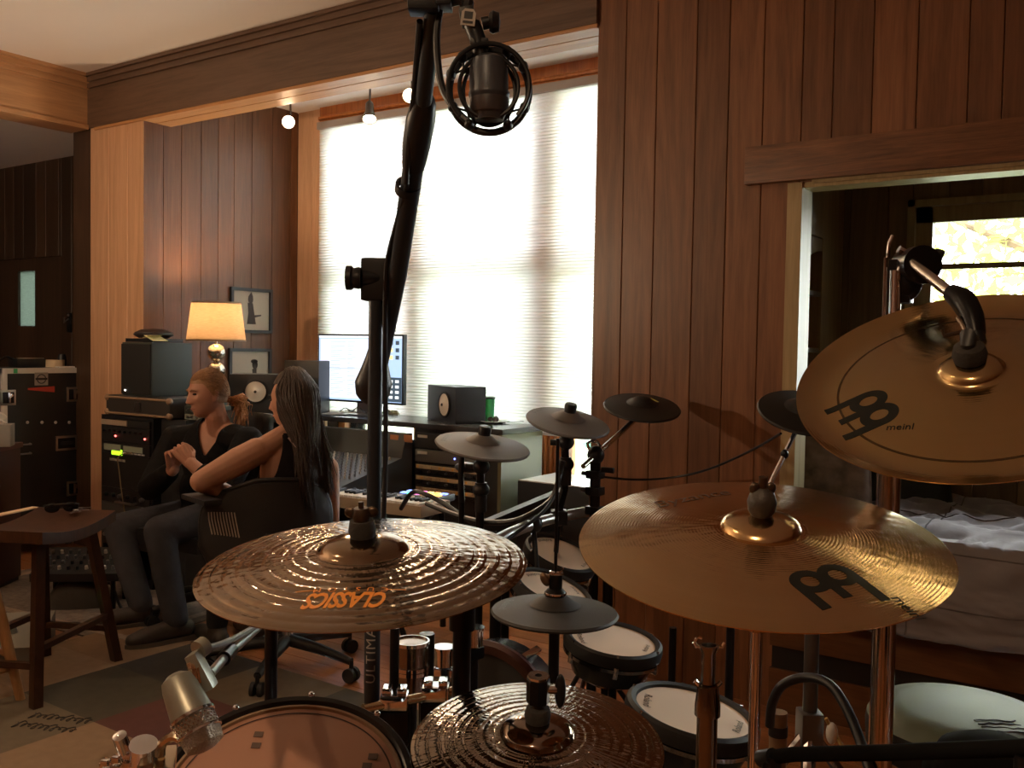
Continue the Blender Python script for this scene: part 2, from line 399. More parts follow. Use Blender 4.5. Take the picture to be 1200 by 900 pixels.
# left beam over the opening to the dark room
m = MB(); slab(m, (XL-.2, -3.2, ZB+.02), (XL, YW-.02, ZC)); slab(m, (XL-.2, -3.2, ZB-.012), (XL+.014, YW-.02, ZB+.02))
for k, (d, h) in enumerate(((.075, .02), (.05, .035), (.025, .035))):
    z = ZC-sum((.02, .035, .035)[:k]); slab(m, (XL, -3.2, z-h), (XL+d, YW-.02, z))
struct(m.build('trim_5', PALEWY, origin=(XL, 0, ZB)))
# pier between bay and dark room: pale boards in front, panel boards coloured darker as shade on the bay's side
m = MB()
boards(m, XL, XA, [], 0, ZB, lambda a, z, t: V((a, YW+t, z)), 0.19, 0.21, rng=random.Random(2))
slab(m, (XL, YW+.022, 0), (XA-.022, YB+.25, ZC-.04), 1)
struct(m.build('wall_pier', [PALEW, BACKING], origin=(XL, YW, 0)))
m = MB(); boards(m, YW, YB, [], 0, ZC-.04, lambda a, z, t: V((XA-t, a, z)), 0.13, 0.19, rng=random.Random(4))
struct(m.build('wall_left', wood('bay_wall_shade_wood', (0.085, 0.033, 0.013), (0.19, 0.078, 0.032), rough=0.42, isl=0.2), origin=(XA, YW, 0)))  # panel wood darkened in colour to hold back the window light here
# bay back wall around the window
WX0, WX1, WZ0, WZ1 = -5.05, XR-.02, 0.5, 3.0
m = MB(); boards(m, XA, WX0-.0, [], 0, ZC-.04, lambda a, z, t: V((a, YB+t, z)), 0.15, 0.16, rng=random.Random(8))
boards(m, WX0, XR+.1, [], 0, WZ0, lambda a, z, t: V((a, YB+t, z)), 0.12, 0.18, rng=random.Random(9))
slab(m, (XA-.02, YB+.022, 0), (WX0-.005, YB+.25, ZC-.04), 1); slab(m, (WX0, YB+.022, 0), (XR+.1, YB+.25, WZ0-.005), 1); slab(m, (WX0, YB+.022, WZ1), (XR+.1, YB+.25, ZC-.04), 1)
struct(m.build('wall_window', [PALEW, BACKING], origin=(XA, YB, 0)))
m = MB(); slab(m, (XR, YW+.111, 0), (XR+.12, YB+.25, ZC-.04)); struct(m.build('wall_bay_right', PANEL, origin=(XR, YW, 0)))
# the bay window: posts, transom, casing, panes
w = bpy.data.objects.new('window_1', None); COL.objects.link(w); w.location = (-3.6, YB+.06, WZ0); RM[w.name] = Mx.Translation(V((-3.6, YB+.06, WZ0))); struct(w)
m = MB()
for x0, x1 in ((WX0-.03, WX0+.06), (-4.32, -4.12), (-3.28, -3.05), (WX1-.06, WX1+.0)):
    slab(m, (x0, YB+.14, WZ0), (x1, YB+.22, WZ1))
    if x1-x0 > .1:
        for k in range(4): m.cone((x0+.02+k*.04, YB+.138, WZ0), (x0+.02+k*.04, YB+.138, WZ1), .014, seg=8)
slab(m, (WX0, YB+.15, 1.95), (WX1, YB+.21, 2.02)); slab(m, (WX0, YB+.0, WZ0-.04), (WX1, YB+.13, WZ0+.05)); slab(m, (WX0-.05, YB-.03, WZ1-.02), (WX1, YB+.12, ZC-.04))
m.cone((WX0-.05, YB-.035, WZ1+.03), (WX1, YB-.035, WZ1+.03), .016, seg=8)
m.build('window_frame', ORANGE, w)
m = MB(); slab(m, (WX0, YB+.175, WZ0), (WX1, YB+.179, WZ1)); m.build('window_pane', glass('pane_glass'), w)
# bedroom nook shell
YN, XN = 4.78, -1.33
NOOKW = wood('nook_wood', (0.13, 0.092, 0.048), (0.25, 0.18, 0.095), rough=0.45)
m = MB(); WB = (-1.01, 0.35, 1.16, 2.105)
boards(m, XN-.1, 1.9, [WB], 0, 2.6, lambda a, z, t: V((a, YN+t, z)), 0.12, 0.2, rng=random.Random(21))
slab(m, (XN-.1, YN+.022, 0), (WB[0]-.002, YN+.12, 2.6), 1); slab(m, (WB[1]+.002, YN+.022, 0), (1.9, YN+.12, 2.6), 1); slab(m, (WB[0], YN+.022, 0), (WB[1], YN+.12, WB[2]-.002), 1); slab(m, (WB[0], YN+.022, WB[3]+.002), (WB[1], YN+.12, 2.6), 1)
struct(m.build('wall_nook_back', [NOOKW, BACKING], origin=(0, YN, 0)))
m = MB(); slab(m, (XN-.45, YW+.115, 0), (XN-.42, YN-.001, 2.6)); slab(m, (XN-.42, YW+.115, 0), (XN, YW+.15, 2.6)); slab(m, (XN-.42, 4.45, 0), (XN, YN-.001, 2.6)); slab(m, (XN-.42, YW+.15, 1.93), (XN, 4.45, 2.6)); slab(m, (1.6, YW+.115, 0), (1.7, YN-.001, 2.6))
struct(m.build('wall_nook_left', wood('nook_pale_wood', (0.20, 0.125, 0.05), (0.32, 0.21, 0.09), rough=0.5), origin=(XN, YW, 0)))
m = MB(); slab(m, (XN-.45, YW+.11, 2.45), (1.9, YN, 2.55)); struct(m.build('ceiling_nook', PLASTER, origin=(0, YW, 2.5)))
w = bpy.data.objects.new('window_2', None); COL.objects.link(w); w.location = (-.3, YN, 1.2); RM[w.name] = Mx.Translation(V((-.3, YN, 1.2))); struct(w)
m = MB(); a, b, c, d = WB
NWF = wood('nook_window_wood', (0.30, 0.25, 0.13), (0.45, 0.38, 0.2), rough=0.4, isl=0.05)
for lo, hi in (((a-.02, YN-.02, c-.02), (a+.012, YN+.1, d+.02)), ((b-.012, YN-.02, c-.02), (b+.02, YN+.1, d+.02)), ((a-.02, YN-.02, d-.012), (b+.02, YN+.1, d+.02)), ((a-.04, YN-.05, c-.04), (b+.04, YN+.1, c+.01)),
               ((a+.012, YN+.02, c), (a+.085, YN+.07, d)), ((b-.085, YN+.02, c), (b-.012, YN+.07, d)), ((a, YN+.02, d-.085), (b, YN+.07, d-.012)), ((a, YN+.02, c), (b, YN+.07, c+.06)), ((a+.08, YN+.03, 1.80), (b-.08, YN+.06, 1.825))):
    slab(m, lo, hi)
m.build('window_frame', NWF, w)
m = MB(); slab(m, (a+.05, YN+.043, c+.03), (b-.05, YN+.047, d-.05)); m.build('window_pane', glass('nook_glass'), w)
# the rest of the room, behind the viewer
m = MB(); boards(m, -3.2, YW+.1, [], 0, ZC, lambda a, z, t: V((2.6+t, a, z)), 0.12, 0.2); slab(m, (2.62, -3.2, 0), (2.7, YW+.1, ZC), 1); struct(m.build('wall_right', [PANEL, BACKING], origin=(2.6, 0, 0)))
m = MB(); boards(m, -9.2, 2.7, [], 0, ZC, lambda a, z, t: V((a, -3.1-t, z)), 0.12, 0.2); slab(m, (-9.2, -3.2, 0), (2.7, -3.12, ZC), 1); struct(m.build('wall_front', [PANEL, BACKING], origin=(0, -3.1, 0)))
# the dark room to the left, with a door that has a narrow frosted light
DY = 4.35; DX0, DX1 = -8.6, -7.55
lite = [onY(17, 318, DY), onY(37, 382, DY)]
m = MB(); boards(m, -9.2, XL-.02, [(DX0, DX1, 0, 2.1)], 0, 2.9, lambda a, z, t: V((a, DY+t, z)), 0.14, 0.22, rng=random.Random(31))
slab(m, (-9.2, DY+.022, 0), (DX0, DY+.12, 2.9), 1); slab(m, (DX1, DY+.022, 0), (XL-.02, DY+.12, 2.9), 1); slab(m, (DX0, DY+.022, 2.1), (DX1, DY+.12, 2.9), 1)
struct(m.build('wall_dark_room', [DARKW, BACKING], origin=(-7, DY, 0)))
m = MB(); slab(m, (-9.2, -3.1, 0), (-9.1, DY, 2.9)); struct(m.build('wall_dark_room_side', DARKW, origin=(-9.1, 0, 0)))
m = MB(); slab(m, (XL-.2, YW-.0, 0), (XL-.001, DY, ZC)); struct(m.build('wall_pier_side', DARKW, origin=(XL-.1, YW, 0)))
d_ = bpy.data.objects.new('door_1', None); COL.objects.link(d_); d_.location = (DX0, DY, 0); RM[d_.name] = Mx.Translation(V((DX0, DY, 0))); struct(d_)
l0, l1 = lite[0].x, lite[1].x; lz1, lz0 = lite[0].z, lite[1].z
m = MB(); slab(m, (DX0, DY+.03, 0), (l0, DY+.075, 2.1)); slab(m, (l1, DY+.03, 0), (DX1, DY+.075, 2.1)); slab(m, (l0, DY+.03, 0), (l1, DY+.075, lz0)); slab(m, (l0, DY+.03, lz1), (l1, DY+.075, 2.1))
m.build('door_leaf', DARKW, d_)
m = MB(); slab(m, (l0, DY+.05, lz0), (l1, DY+.056, lz1)); m.build('frosted_pane', translucent('frosted', (0.22, 0.25, 0.22), 0.85, 0.5), d_)
m = MB(); m.sphere((DX1-.08, DY-.0, 1.0), .03); m.cone((DX1-.08, DY+.03, 1.0), (DX1-.08, DY, 1.0), .012); m.build('door_knob', STEEL, d_)
# outdoors: lawn, trees
m = MB(); m.grid(lambda u, v: V((-30+60*u, 5.2+30*v, -.4+noise.noise(V((u*9, v*9, 0)))*.15)), 24, 12)
g = m.build('lawn', mat('grass', (0.15, 0.17, 0.10), 0.9, var=0.4, vscale=3), origin=(0, 20, -.4)); struct(g)
LEAF = [translucent('leaf_'+n, c, 0.45) for n, c in (('yellow', (0.42, 0.46, 0.10)), ('green', (0.22, 0.36, 0.10)), ('teal', (0.16, 0.38, 0.26)))]
BARK = mat('bark', (0.12, 0.08, 0.05), 0.9, bump=0.6, bscale=20)
def tree(c, h, r, n, mi, label, seed):
    rg = random.Random(seed); t = thing('tree', label, 'tree', (c[0], c[1], -.4), 'trees outside the windows')
    m = MB(); m.tube([(c[0], c[1], -.5), (c[0]+.1, c[1], h*.4), (c[0], c[1]+.1, h*.9)], [.16, .12, .05], smooth=3)
    for k in range(7):
        a = rg.uniform(0, 2*pi); z = h*rg.uniform(.3, .8)
        m.tube([(c[0], c[1], z), (c[0]+cos(a)*r*.5, c[1]+sin(a)*r*.5, z+.5), (c[0]+cos(a)*r*.9, c[1]+sin(a)*r*.9, z+.7)], [.05, .03, .012], seg=6)
    m.build('trunk', BARK, t)
    m = MB()
    for k in range(n):
        d = V((rg.gauss(0, 1), rg.gauss(0, 1), rg.gauss(0, 1))).normalized()*(rg.random()**.4)
        p = V((c[0], c[1], h*.62))+V((d.x*r, d.y*r, d.z*h*.55))
        s = rg.uniform(.05, .13); A = Mx.Rotation(rg.uniform(0, 6.28), 3, V((rg.random(), rg.random(), rg.random()+.01)))
        q = [m.bm.verts.new(p+A @ V(x)*s) for x in ((-1, 0, 0), (0, -.45, .1), (1, 0, 0), (0, .45, .1))]; m.face(q)
    m.build('foliage', LEAF[mi], t, recalc=False)
tree((-0.9, 10.5, 0), 4.4, 2.0, 2600, 0, 'leafy yellow-green tree seen through the small window over the bed', 1)
tree((-3.9, 8.4, 0), 2.6, 1.5, 1800, 2, 'bluish-green tree low behind the big shaded window', 2)
tree((4.0, 12, 0), 5.0, 2.5, 2200, 1, 'green tree outside, right of the yellow-green one', 3)
# ================================================================ window bay: shade, track lights, desk and what is on it
SHADE = translucent('shade_cloth', (0.93, 0.925, 0.91), 0.72)
t = thing('window_shade', 'pale pleated window shade glowing with daylight over the big window', 'window shade', (-3.6, YB-.03, .87))
m = MB(); n = 104
def pleat(u, v):
    k = round(v*n*2); return V((WX0-.04+u*(XR-.012-WX0+.04), YB-.045+(.008 if k % 2 else 0), .885+v*2.06))
m.grid(pleat, 1, n*2); m.build('shade_cloth', SHADE, t, ang=10, recalc=False)
m = MB(); slab(m, (WX0-.04, YB-.07, 2.945), (XR-.012, YB-.02, 2.995)); m.build('head_rail', mat('rail_grey', (0.36, 0.30, 0.27), 0.5), t)
m = MB(); slab(m, (WX0-.04, YB-.055, .868), (XR-.012, YB-.03, .886)); m.build('bottom_rail', WHITE, t)

# track light: the rail and three heads
TRK = 3.0
trk = thing('light_track', 'white ceiling track under the bay ceiling that carries the spotlights', 'light track', (-4.3, 4.2, ZC-.07))
m = MB(); slab(m, (-5.3, 4.13, ZC-.065), (-2.6, 4.165, ZC-.04)); m.build('track_rail', mat('bronze', (0.10, 0.07, 0.05), 0.4, 0.4), trk)
m = MB(); m.lathe([(0, 0), (.06, 0), (.055, -.025), (0, -.03)], Mx.Translation(V((-4.08, 4.148, ZC-.066))), 20); m.build('power_feed', mat('bronze', (0.1, 0.07, 0.05)), trk)
LAMPGLOW = mat('lamp_glow', (1, 0.8, 0.55), 0.5, emit=(1.0, 0.78, 0.5), estr=28)
def track_head(top, lamp, aim, label, watts):
    t = thing('track_spotlight', label, 'spotlight', top, 'track spotlights in the window bay')
    top, lamp = V(top), V(lamp); d = (V(aim)-lamp).normalized(); b = mat('spot_body', (0.13, 0.11, 0.10), 0.4, 0.3)
    m = MB(); m.box((top.x, top.y, top.z-.012), (.05, .03, .03), bev=.004); m.cone(top-V((0, 0, .02)), lamp-d*.115, .006, seg=8); m.build('mount', b, t)
    M = frame(d, lamp)
    m = MB(); m.lathe([(0, -.135), (.016, -.13), (.024, -.115), (.026, -.06), (.030, -.045), (.043, 0), (.040, 0), (.026, -.04), (0, -.045)], M, 24); m.build('shade', b, t)
    m = MB(); m.lathe([(0, -.012), (.030, -.014), (.036, -.006), (0, -.001)], M, 20); m.build('bulb', LAMPGLOW, t)
    l = light('track_lamp', 'SPOT', lamp+d*.02, watts, WARM, .03, spot_size=radians(85), spot_blend=.6); l.rotation_euler = d.to_track_quat('-Z', 'Y').to_euler()
for (px, py), aimp, lab, wt in (((338, 143), EYE+V((-1.4, .3, -.2)), 'small lit spotlight at the bay ceiling, over the pictures, shining at us', 12), ((433, 140), P(430, 560, 4.6), 'small spotlight on the bay ceiling track hanging straight down, its lamp turned away', 25), ((480, 112), EYE+V((-.9, .0, .2)), 'small lit spotlight at the bay ceiling beside the leaning boom, shining at us', 12)):
    q = onY(px, py, 4.14); top = V((q.x, 4.148, ZC-.066)); q.z = min(q.z, ZC-.12)
    if q.z > 2.93: q.z = 2.9
    track_head(top, q, aimp, lab, wt)

# desk: left wing, shelf, cabinet
SH = 0.93
t = thing('studio_desk', 'long dark studio desk under the window with a pale green end panel', 'desk', (-4.0, 4.5, 0))
DESKB = mat('desk_black', (0.03, 0.032, 0.036), 0.35, var=.2)
m = MB(); m.box((-4.18, 4.64, SH-.016), (2.14, .44, .032), bev=.004); m.build('top', mat('desk_top', (0.05, 0.05, 0.055), 0.25), t)
m = MB(); m.box((-5.0, 4.1, SH-.016), (.66, .80, .032), bev=.004); m.build('side_wing', mat('desk_top', (0.05, 0.05, 0.055)), t)
CABX = onY(486, 550, 4.44).x
m = MB(); slab(m, (CABX, 4.44, .06), (-3.14, 4.84, SH-.034)); m.build('cabinet', DESKB, t)
m = MB(); slab(m, (-3.139, 4.42, .03), (-3.115, 4.85, SH-.034)); m.build('end_panel', mat('green_panel', (0.13, 0.13, 0.07), 0.5, var=.08), t)
m = MB(); slab(m, (-5.2, 4.78, .06), (CABX-.002, 4.80, .78)); m.build('modesty_panel', DESKB, t)
for x, y in ((-5.28, 3.75), (-4.75, 3.75), (-5.28, 4.8)):
    m = MB(); slab(m, (x-.03, y-.03, 0), (x+.03, y+.03, SH-.034)); m.build('leg', DESKB, t)
# rack modules in the cabinet's front: each lifts out
BEIGE = mat('beige_buttons', (0.50, 0.42, 0.29), 0.5, var=.15, vscale=40)
RACKF = mat('rack_face', (0.035, 0.035, 0.038), 0.4, 0.2)
def module(x0, x1, z0, z1, y, label, kind, rg):
    t = thing('rack_module', label, 'rack unit', ((x0+x1)/2, y, z0), 'rack units in the desk cabinet')
    m = MB(); m.box(((x0+x1)/2, y-.012, (z0+z1)/2), (x1-x0-.006, .024, z1-z0-.004), bev=.002); m.build('face_plate', RACKF if kind != 'pale' else mat('rack_pale', (0.16, 0.17, 0.17), 0.4, .3), t)
    if kind == 'buttons':
        m = MB(); zz = z0+(z1-z0)*.68
        m.box(((x0+x1)/2, y-.027, zz), (x1-x0-.03, .006, (z1-z0)*.36)); m.build('button_strip', BEIGE, t)
        for k in range(14):
            m = MB(); xx = x0+.03+(x1-x0-.06)*k/13; m.box((xx, y-.030, zz), (.012, .008, .014), bev=.002); m.build('button', BEIGE if rg.random() > .3 else mat('amber_button', (0.7, 0.42, 0.1), .4), t)
        for k in range(7):
            m = MB(); xx = x0+.05+(x1-x0-.1)*k/6; m.cone((xx, y-.024, z0+(z1-z0)*.24), (xx, y-.04, z0+(z1-z0)*.24), .009, .007, seg=10); m.build('knob', STEEL if k % 2 else BLACK, t)
    else:
        m = MB(); m.box((x0+.06, y-.025, z1-.022), (.075, .003, .016)); m.build('name_plate', mat('plate_pale', (0.5, 0.5, 0.47), .5), t)
        m = MB(); m.cone(((x0+x1)/2+.06, y-.024, (z0+z1)/2), ((x0+x1)/2+.06, y-.028, (z0+z1)/2), .005, seg=8); m.build('indicator_lamp', mat('blue_led', (.1, .15, .9), .4, emit=(.15, .2, 1), estr=4), t)
rg = random.Random(3); zt = SH-.05
x1m = CABX+.52
module(CABX+.02, x1m, zt-.10, zt-.005, 4.44, 'topmost rack unit in the desk cabinet, black with a pale name plate', 'plain', rg)
module(CABX+.02, x1m, zt-.185, zt-.105, 4.44, 'grey-fronted rack unit second from the top in the desk cabinet', 'pale', rg)
for k, lb in enumerate(('uppermost of three rack units with beige button rows in the desk cabinet', 'middle of three rack units with beige button rows in the desk cabinet', 'lowest of three rack units with beige button rows in the desk cabinet')):
    module(CABX+.02, x1m, zt-.255-k*.068, zt-.19-k*.068, 4.44, lb, 'buttons', rg)

# mixing console
CX0, CX1 = -5.0, CABX-.004
t = thing('mixing_console', 'large dark mixing console with rows of knobs below the monitor', 'mixing console', (-4.6, 4.1, 0))
sec = [(4.42, .10), (4.42, .865), (4.36, .865), (4.32, .72), (3.80, .60), (3.74, .585), (3.74, .50), (4.2, .45), (4.2, .10)]
Mx_ = Mx(((0, 0, 1, CX0), (1, 0, 0, 0), (0, 1, 0, 0), (0, 0, 0, 1)))
m = MB(); m.prism(sec, Mx_, CX1-CX0); m.build('body', mat('console_grey', (0.06, 0.068, 0.072), 0.45), t)
m = MB(); m.tube([(CX0, 3.745, .585), (CX1, 3.745, .585)], .035, seg=10); m.build('armrest', mat('armrest_vinyl', (0.22, 0.19, 0.16), 0.5), t)
kn = MB(); kc = MB(); cap = 0
for j in range(9):
    for i in range(30):
        f = j/8; y = 4.27-f*.34; z = .708-f*.0785+.004
        x = CX0+.05+(CX1-CX0-.1)*i/29
        kn.cone((x, y, z), (x, y-.003, z+.016), .007, .005, seg=6, mi=(i*7+j*5) % 3)
o = kn.build('knob', [GREY, STEEL, mat('knob_pale', (.5, .48, .45), .5)], t); o['kind'] = 'stuff'
for i in range(16):
    x = CX0+.1+(CX1-CX0-.2)*i/15; m = MB(); m.box((x, 3.86, .622), (.014, .03, .016), Mx.Rotation(.22, 3, 'X')); m.build('fader_cap', mat('fader_orange', (.75, .35, .08), .4) if i > 10 and i < 14 else WHITE, t)
for i in range(5):
    xx = onY(392+i*9, 522, 4.36).x; m = MB(); m.sphere((xx, 4.357, onY(400, 521, 4.357).z), .006, u=8, v=6); m.build('indicator', mat('pale_lamp', (.8, .85, .8), .4), t)
for px in (462, 478):
    q = onY(px, 514, 4.35); m = MB(); m.box((q.x, 4.352, q.z), (.065, .006, .045), bev=.002); m.build('level_meter', mat('meter_face', (.42, .17, .07), .5), t, origin=None)

# speakers
CONE = mat('speaker_cone', (0.74, 0.70, 0.62), 0.7); SPK = mat('speaker_black', (0.028, 0.03, 0.034), 0.45, bump=.05, bscale=200)
def bookshelf(c, w, h, dp, nrm, label, cones, tweeter=None, dust=CONE):
    nrm = V(nrm).normalized(); c = V(c); rz = atan2(nrm.x, -nrm.y); R = Mx.Rotation(rz, 4, 'Z')
    M = Mx.Translation(c) @ R; t = thing('studio_speaker', label, 'speaker', M, 'studio speakers in the bay')
    m = MB(); m.box(M @ V((0, dp/2, h/2)), (w, dp, h), R, bev=.006); m.build('cabinet', SPK, t)
    for x, z, r, mt in cones:
        F = M @ Mx.Translation(V((x, -.001, z))) @ Mx.Rotation(pi/2, 4, 'X')
        m = MB(); m.lathe([(r*1.14, 0), (r*1.14, .006), (r*1.0, .008), (r, .002), (0, .002)], F, 28); m.build('surround', RUBBER, t)
        m = MB(); m.lathe([(r*.95, .004), (r*.4, -.012+.02), (r*.3, .012), (0, .02)], F, 28); m.build('cone', mt, t)
        m = MB(); m.sphere(F @ V((0, 0, .016)), r*.14, u=8, v=6); m.build('dust_cap', BLACK, t)
    return t
q = onZ(519, 494, SH)
bookshelf(onZ(519, 494, SH)-V((0, .02, 0)), .40, .225, .21, -RT*sin(radians(60))-FW*cos(radians(60)), 'studio speaker lying on its side at the right of the monitor, cone facing left', [(.05, .11, .072, CONE)])
q = P(306, 490, 6.0); q.z = SH
bookshelf(q, .40, .275, .22, -FW+RT*.1, 'black studio speaker with round white cone between the seated pair', [(-.035, .165, .068, CONE)])
q = P(353, 470, 6.35); q.z = SH
bookshelf(q, .26, .36, .16, -FW-RT*.3, 'dark grey box speaker partly hidden behind the left edge of the monitor', [(0, .12, .07, BLACK)])

# monitor
MX0, MX1 = onY(372, 430, 4.60).x, onY(472, 430, 4.60).x; MZ0, MZ1 = onY(420, 472, 4.6).z, onY(420, 391.5, 4.6).z
t = thing('computer_monitor', 'wide computer monitor with a lit blue-white screen on the desk', 'monitor', ((MX0+MX1)/2, 4.62, SH))
m = MB(); m.box(((MX0+MX1)/2, 4.622, (MZ0+MZ1)/2), (MX1-MX0, .035, MZ1-MZ0), bev=.005); m.build('bezel', BLACK, t)
m = MB(); cx_ = (MX0+MX1)/2; m.box((cx_, 4.65, (SH+MZ0)/2+.03), (.10, .02, MZ0-SH+.08)); m.build('neck', STEEL, t)
m = MB(); m.box((cx_, 4.65, SH+.006), (.26, .17, .012), bev=.004); m.build('foot', STEEL, t)
def emis(name, col, s): return mat(name, (0.02, 0.02, 0.02), .3, emit=col, estr=s)
sx = lambda u: MX0+.012+u*(MX1-MX0-.024)
sz = lambda v: MZ1-.012-v*(MZ1-MZ0-.026)
def panel(mb, u0, v0, u1, v1, dy, mi=0): slab(mb, (sx(u0), 4.6035-dy, sz(v1)), (sx(u1), 4.6045-dy, sz(v0)), mi)
S = [emis('screen_wall', (.42, .58, .86), .8), emis('screen_list', (.70, .78, .93), .95), emis('screen_side', (.62, .60, .74), .9), emis('screen_line', (.45, .52, .68), .7), emis('screen_dark', (.06, .09, .12), .6), emis('screen_icon', (.95, .72, .3), .9), emis('screen_bar', (.82, .86, .93), .95), emis('screen_white', (.9, .93, .97), 1.0)]
m = MB(); panel(m, 0, 0, 1, 1, 0, 0); panel(m, 0, .0, 1, .03, .0012, 6); panel(m, .02, .05, .12, .97, .0012, 2); panel(m, .12, .05, .62, .97, .0012, 1)
panel(m, .83, .05, 1, .62, .0008, 0); panel(m, .83, .62, 1, .99, .0012, 4)
rg = random.Random(2)
for k in range(26):
    v = .09+k*.033; panel(m, .15, v, .15+rg.uniform(.06, .2), v+.010, .0024, 3); panel(m, .36, v, .36+rg.uniform(.03, .1), v+.010, .0024, 3)
panel(m, .12, .5, .72, .512, .0024, 3)
for i in range(2):
    for j in range(3): panel(m, .86+i*.07, .07+j*.11, .90+i*.07, .13+j*.11, .002, 5 if j and not i else 4)
    for j in range(4): panel(m, .86+i*.07, .66+j*.08, .90+i*.07, .70+j*.08, .002, 7)
m.build('screen', S, t, recalc=False)
# clutter on the desk
rg = random.Random(12)
for k in range(7):
    q = onZ(382+k*8+rg.uniform(-3, 3), 484+rg.uniform(-1, 2.5), SH)
    m = MB(); z = SH+.002+.003*k
    m.box((q.x, q.y, z), (.21, .15, .0022), Mx.Rotation(rg.uniform(-.6, .6), 3, 'Z'))
    tag(m.build('paper_sheet', mat('paper', (.62, .58, .5), .8)), 'loose paper sheet in the pile below the monitor', 'paper', 'loose papers below the monitor')
m = MB(); m.tube([onZ(398, 482, SH+.03), onZ(405, 478, SH+.04), onZ(412, 482, SH+.03), onZ(420, 477, SH+.05), onZ(428, 484, SH+.03), onZ(436, 482, SH+.035)], .004, smooth=5)
tag(m.build('black_cable', BLACK), 'thin black cable curling over the papers under the monitor', 'cable')
q = onZ(457, 485, SH); m = MB(); m.box(q+V((0, 0, .007)), (.17, .08, .014), Mx.Rotation(.2, 3, 'Z'), bev=.003); m.box(q+V((.02, 0, .022)), (.09, .06, .012), Mx.Rotation(-.3, 3, 'Z'), bev=.003)
tag(m.build('notepad_stack', mat('note_yellow', (.58, .55, .36), .7)), 'pale yellow notepads lying right of the monitor foot', 'notepad')
q = onY(573, 480, 4.76); q.z = SH
t = thing('travel_tumbler', 'green translucent travel cup with a dark lid on the desk end', 'cup', q)
m = MB(); m.lathe([(0, .003), (.030, .003), (.036, .15), (.034, .15), (.029, .006), (0, .006)], Mx.Translation(q), 24); m.build('cup_body', translucent('green_cup', (.36, .78, .54), .75), t)
m = MB(); m.lathe([(0, .0065), (.0285, .0065), (.0305, .05), (0, .05)], Mx.Translation(q), 20); m.build('drink', mat('drink_brown', (.16, .15, .11), .4), t)
m = MB(); m.lathe([(0, .150), (.039, .150), (.040, .160), (.030, .164), (0, .164)], Mx.Translation(q), 24); m.build('lid', mat('dark_green', (.03, .09, .06), .4), t)
q = onZ(580, 496, SH)
t = thing('plate', 'white plate with a raised rim on the desk end', 'plate', q)
m = MB(); m.lathe([(0, .002), (.06, .002), (.095, .014), (.093, .016), (.058, .006), (0, .006)], Mx.Translation(q), 32); m.build('plate_dish', WHITE, t)
for dx, lb in ((-.032, 'left one of two dark round fruits on the white plate'), (.012, 'right one of two dark round fruits on the white plate')):
    b = q+V((dx, -.01, .026)); tf = thing('fruit', lb, 'fruit', b-V((0, 0, .02)), 'fruits on the plate')
    m = MB(); m.sphere(b, (.021, .021, .0195), u=14, v=10); m.build('fruit_body', mat('fruit_dark', (.06, .05, .04), .45, bump=.3, bscale=90), tf)
    m = MB(); m.cone(b+V((0, 0, .018)), b+V((.002, 0, .025)), .002, seg=6); m.build('stem', BARK, tf)
m = MB(); m.tube([q+V((.05, -.03, .016)), q+V((.12, .02, .012)), q+V((.16, .05, .018))], .003, seg=6); m.sphere(q+V((.165, .053, .019)), (.016, .010, .004), u=10, v=6)
tag(m.build('spoon', STEEL), 'metal spoon resting on the rim of the white plate', 'spoon')
# keyboard below the console
kb = onZ(447, 592, .62); M = Mx.Translation(V((kb.x, kb.y, .60))) @ Mx.Rotation(radians(4), 4, 'Z')
t = thing('keyboard_controller', 'small piano keyboard with beige case on a stand before the console', 'keyboard', M)
m = MB(); m.box(M @ V((0, .02, .03)), (.62, .24, .055), M, bev=.006); m.build('case', mat('key_case', (.42, .34, .24), .5), t)
for i in range(21):
    m = MB(); m.box(M @ V((-.285+i*.0285, -.04, .062)), (.026, .115, .014), M, bev=.001); m.build('white_key', WHITE, t)
for i in range(20):
    if i % 7 in (2, 6): continue
    m = MB(); m.box(M @ V((-.271+i*.0285, -.015, .074)), (.014, .07, .014), M); m.build('black_key', BLACK, t)
for i in range(8):
    m = MB(); m.cone(M @ V((-.24+i*.065, .085, .056)), M @ V((-.24+i*.065, .085, .072)), .011, .009, seg=10); m.build('knob', BLACK, t)
for s in (-1, 1):
    m = MB(); m.tube([M @ V((s*.24, -.1, -.60)), M @ V((-s*.24, .1, .0))], .014); m.build('stand_leg', BLACKM, t)
# small pad controller with coloured lights
q = onZ(497, 578, .66); M = Mx.Translation(q) @ Mx.Rotation(.15, 4, 'Z')
t = thing('pad_controller', 'small black controller with glowing coloured pads beside the piano keyboard', 'controller', M)
m = MB(); m.box(M @ V((0, 0, -.02)), (.26, .17, .035), M, bev=.006); m.build('case', BLACK, t)
cl = [(.2, .3, 1), (.1, .9, .6), (1, .2, .5), (1, .5, .1), (1, .6, .15), (1, .45, .1)]
for i in range(6):
    for j in range(2):
        m = MB(); m.box(M @ V((-.1+i*.04, -.03+j*.06, 0)), (.028, .03, .008), M, bev=.002); c = cl[(i+j) % 6] if i > 2 else cl[i]; m.build('pad', emis('pad_%d%d' % (i, j), c, 1.6), t)
m = MB(); m.tube([M @ V((-.1, 0, -.04)), M @ V((-.12, .0, -.66))], .016); m.tube([M @ V((.1, 0, -.04)), M @ V((.12, .0, -.66))], .016); m.build('stand', BLACKM, t)
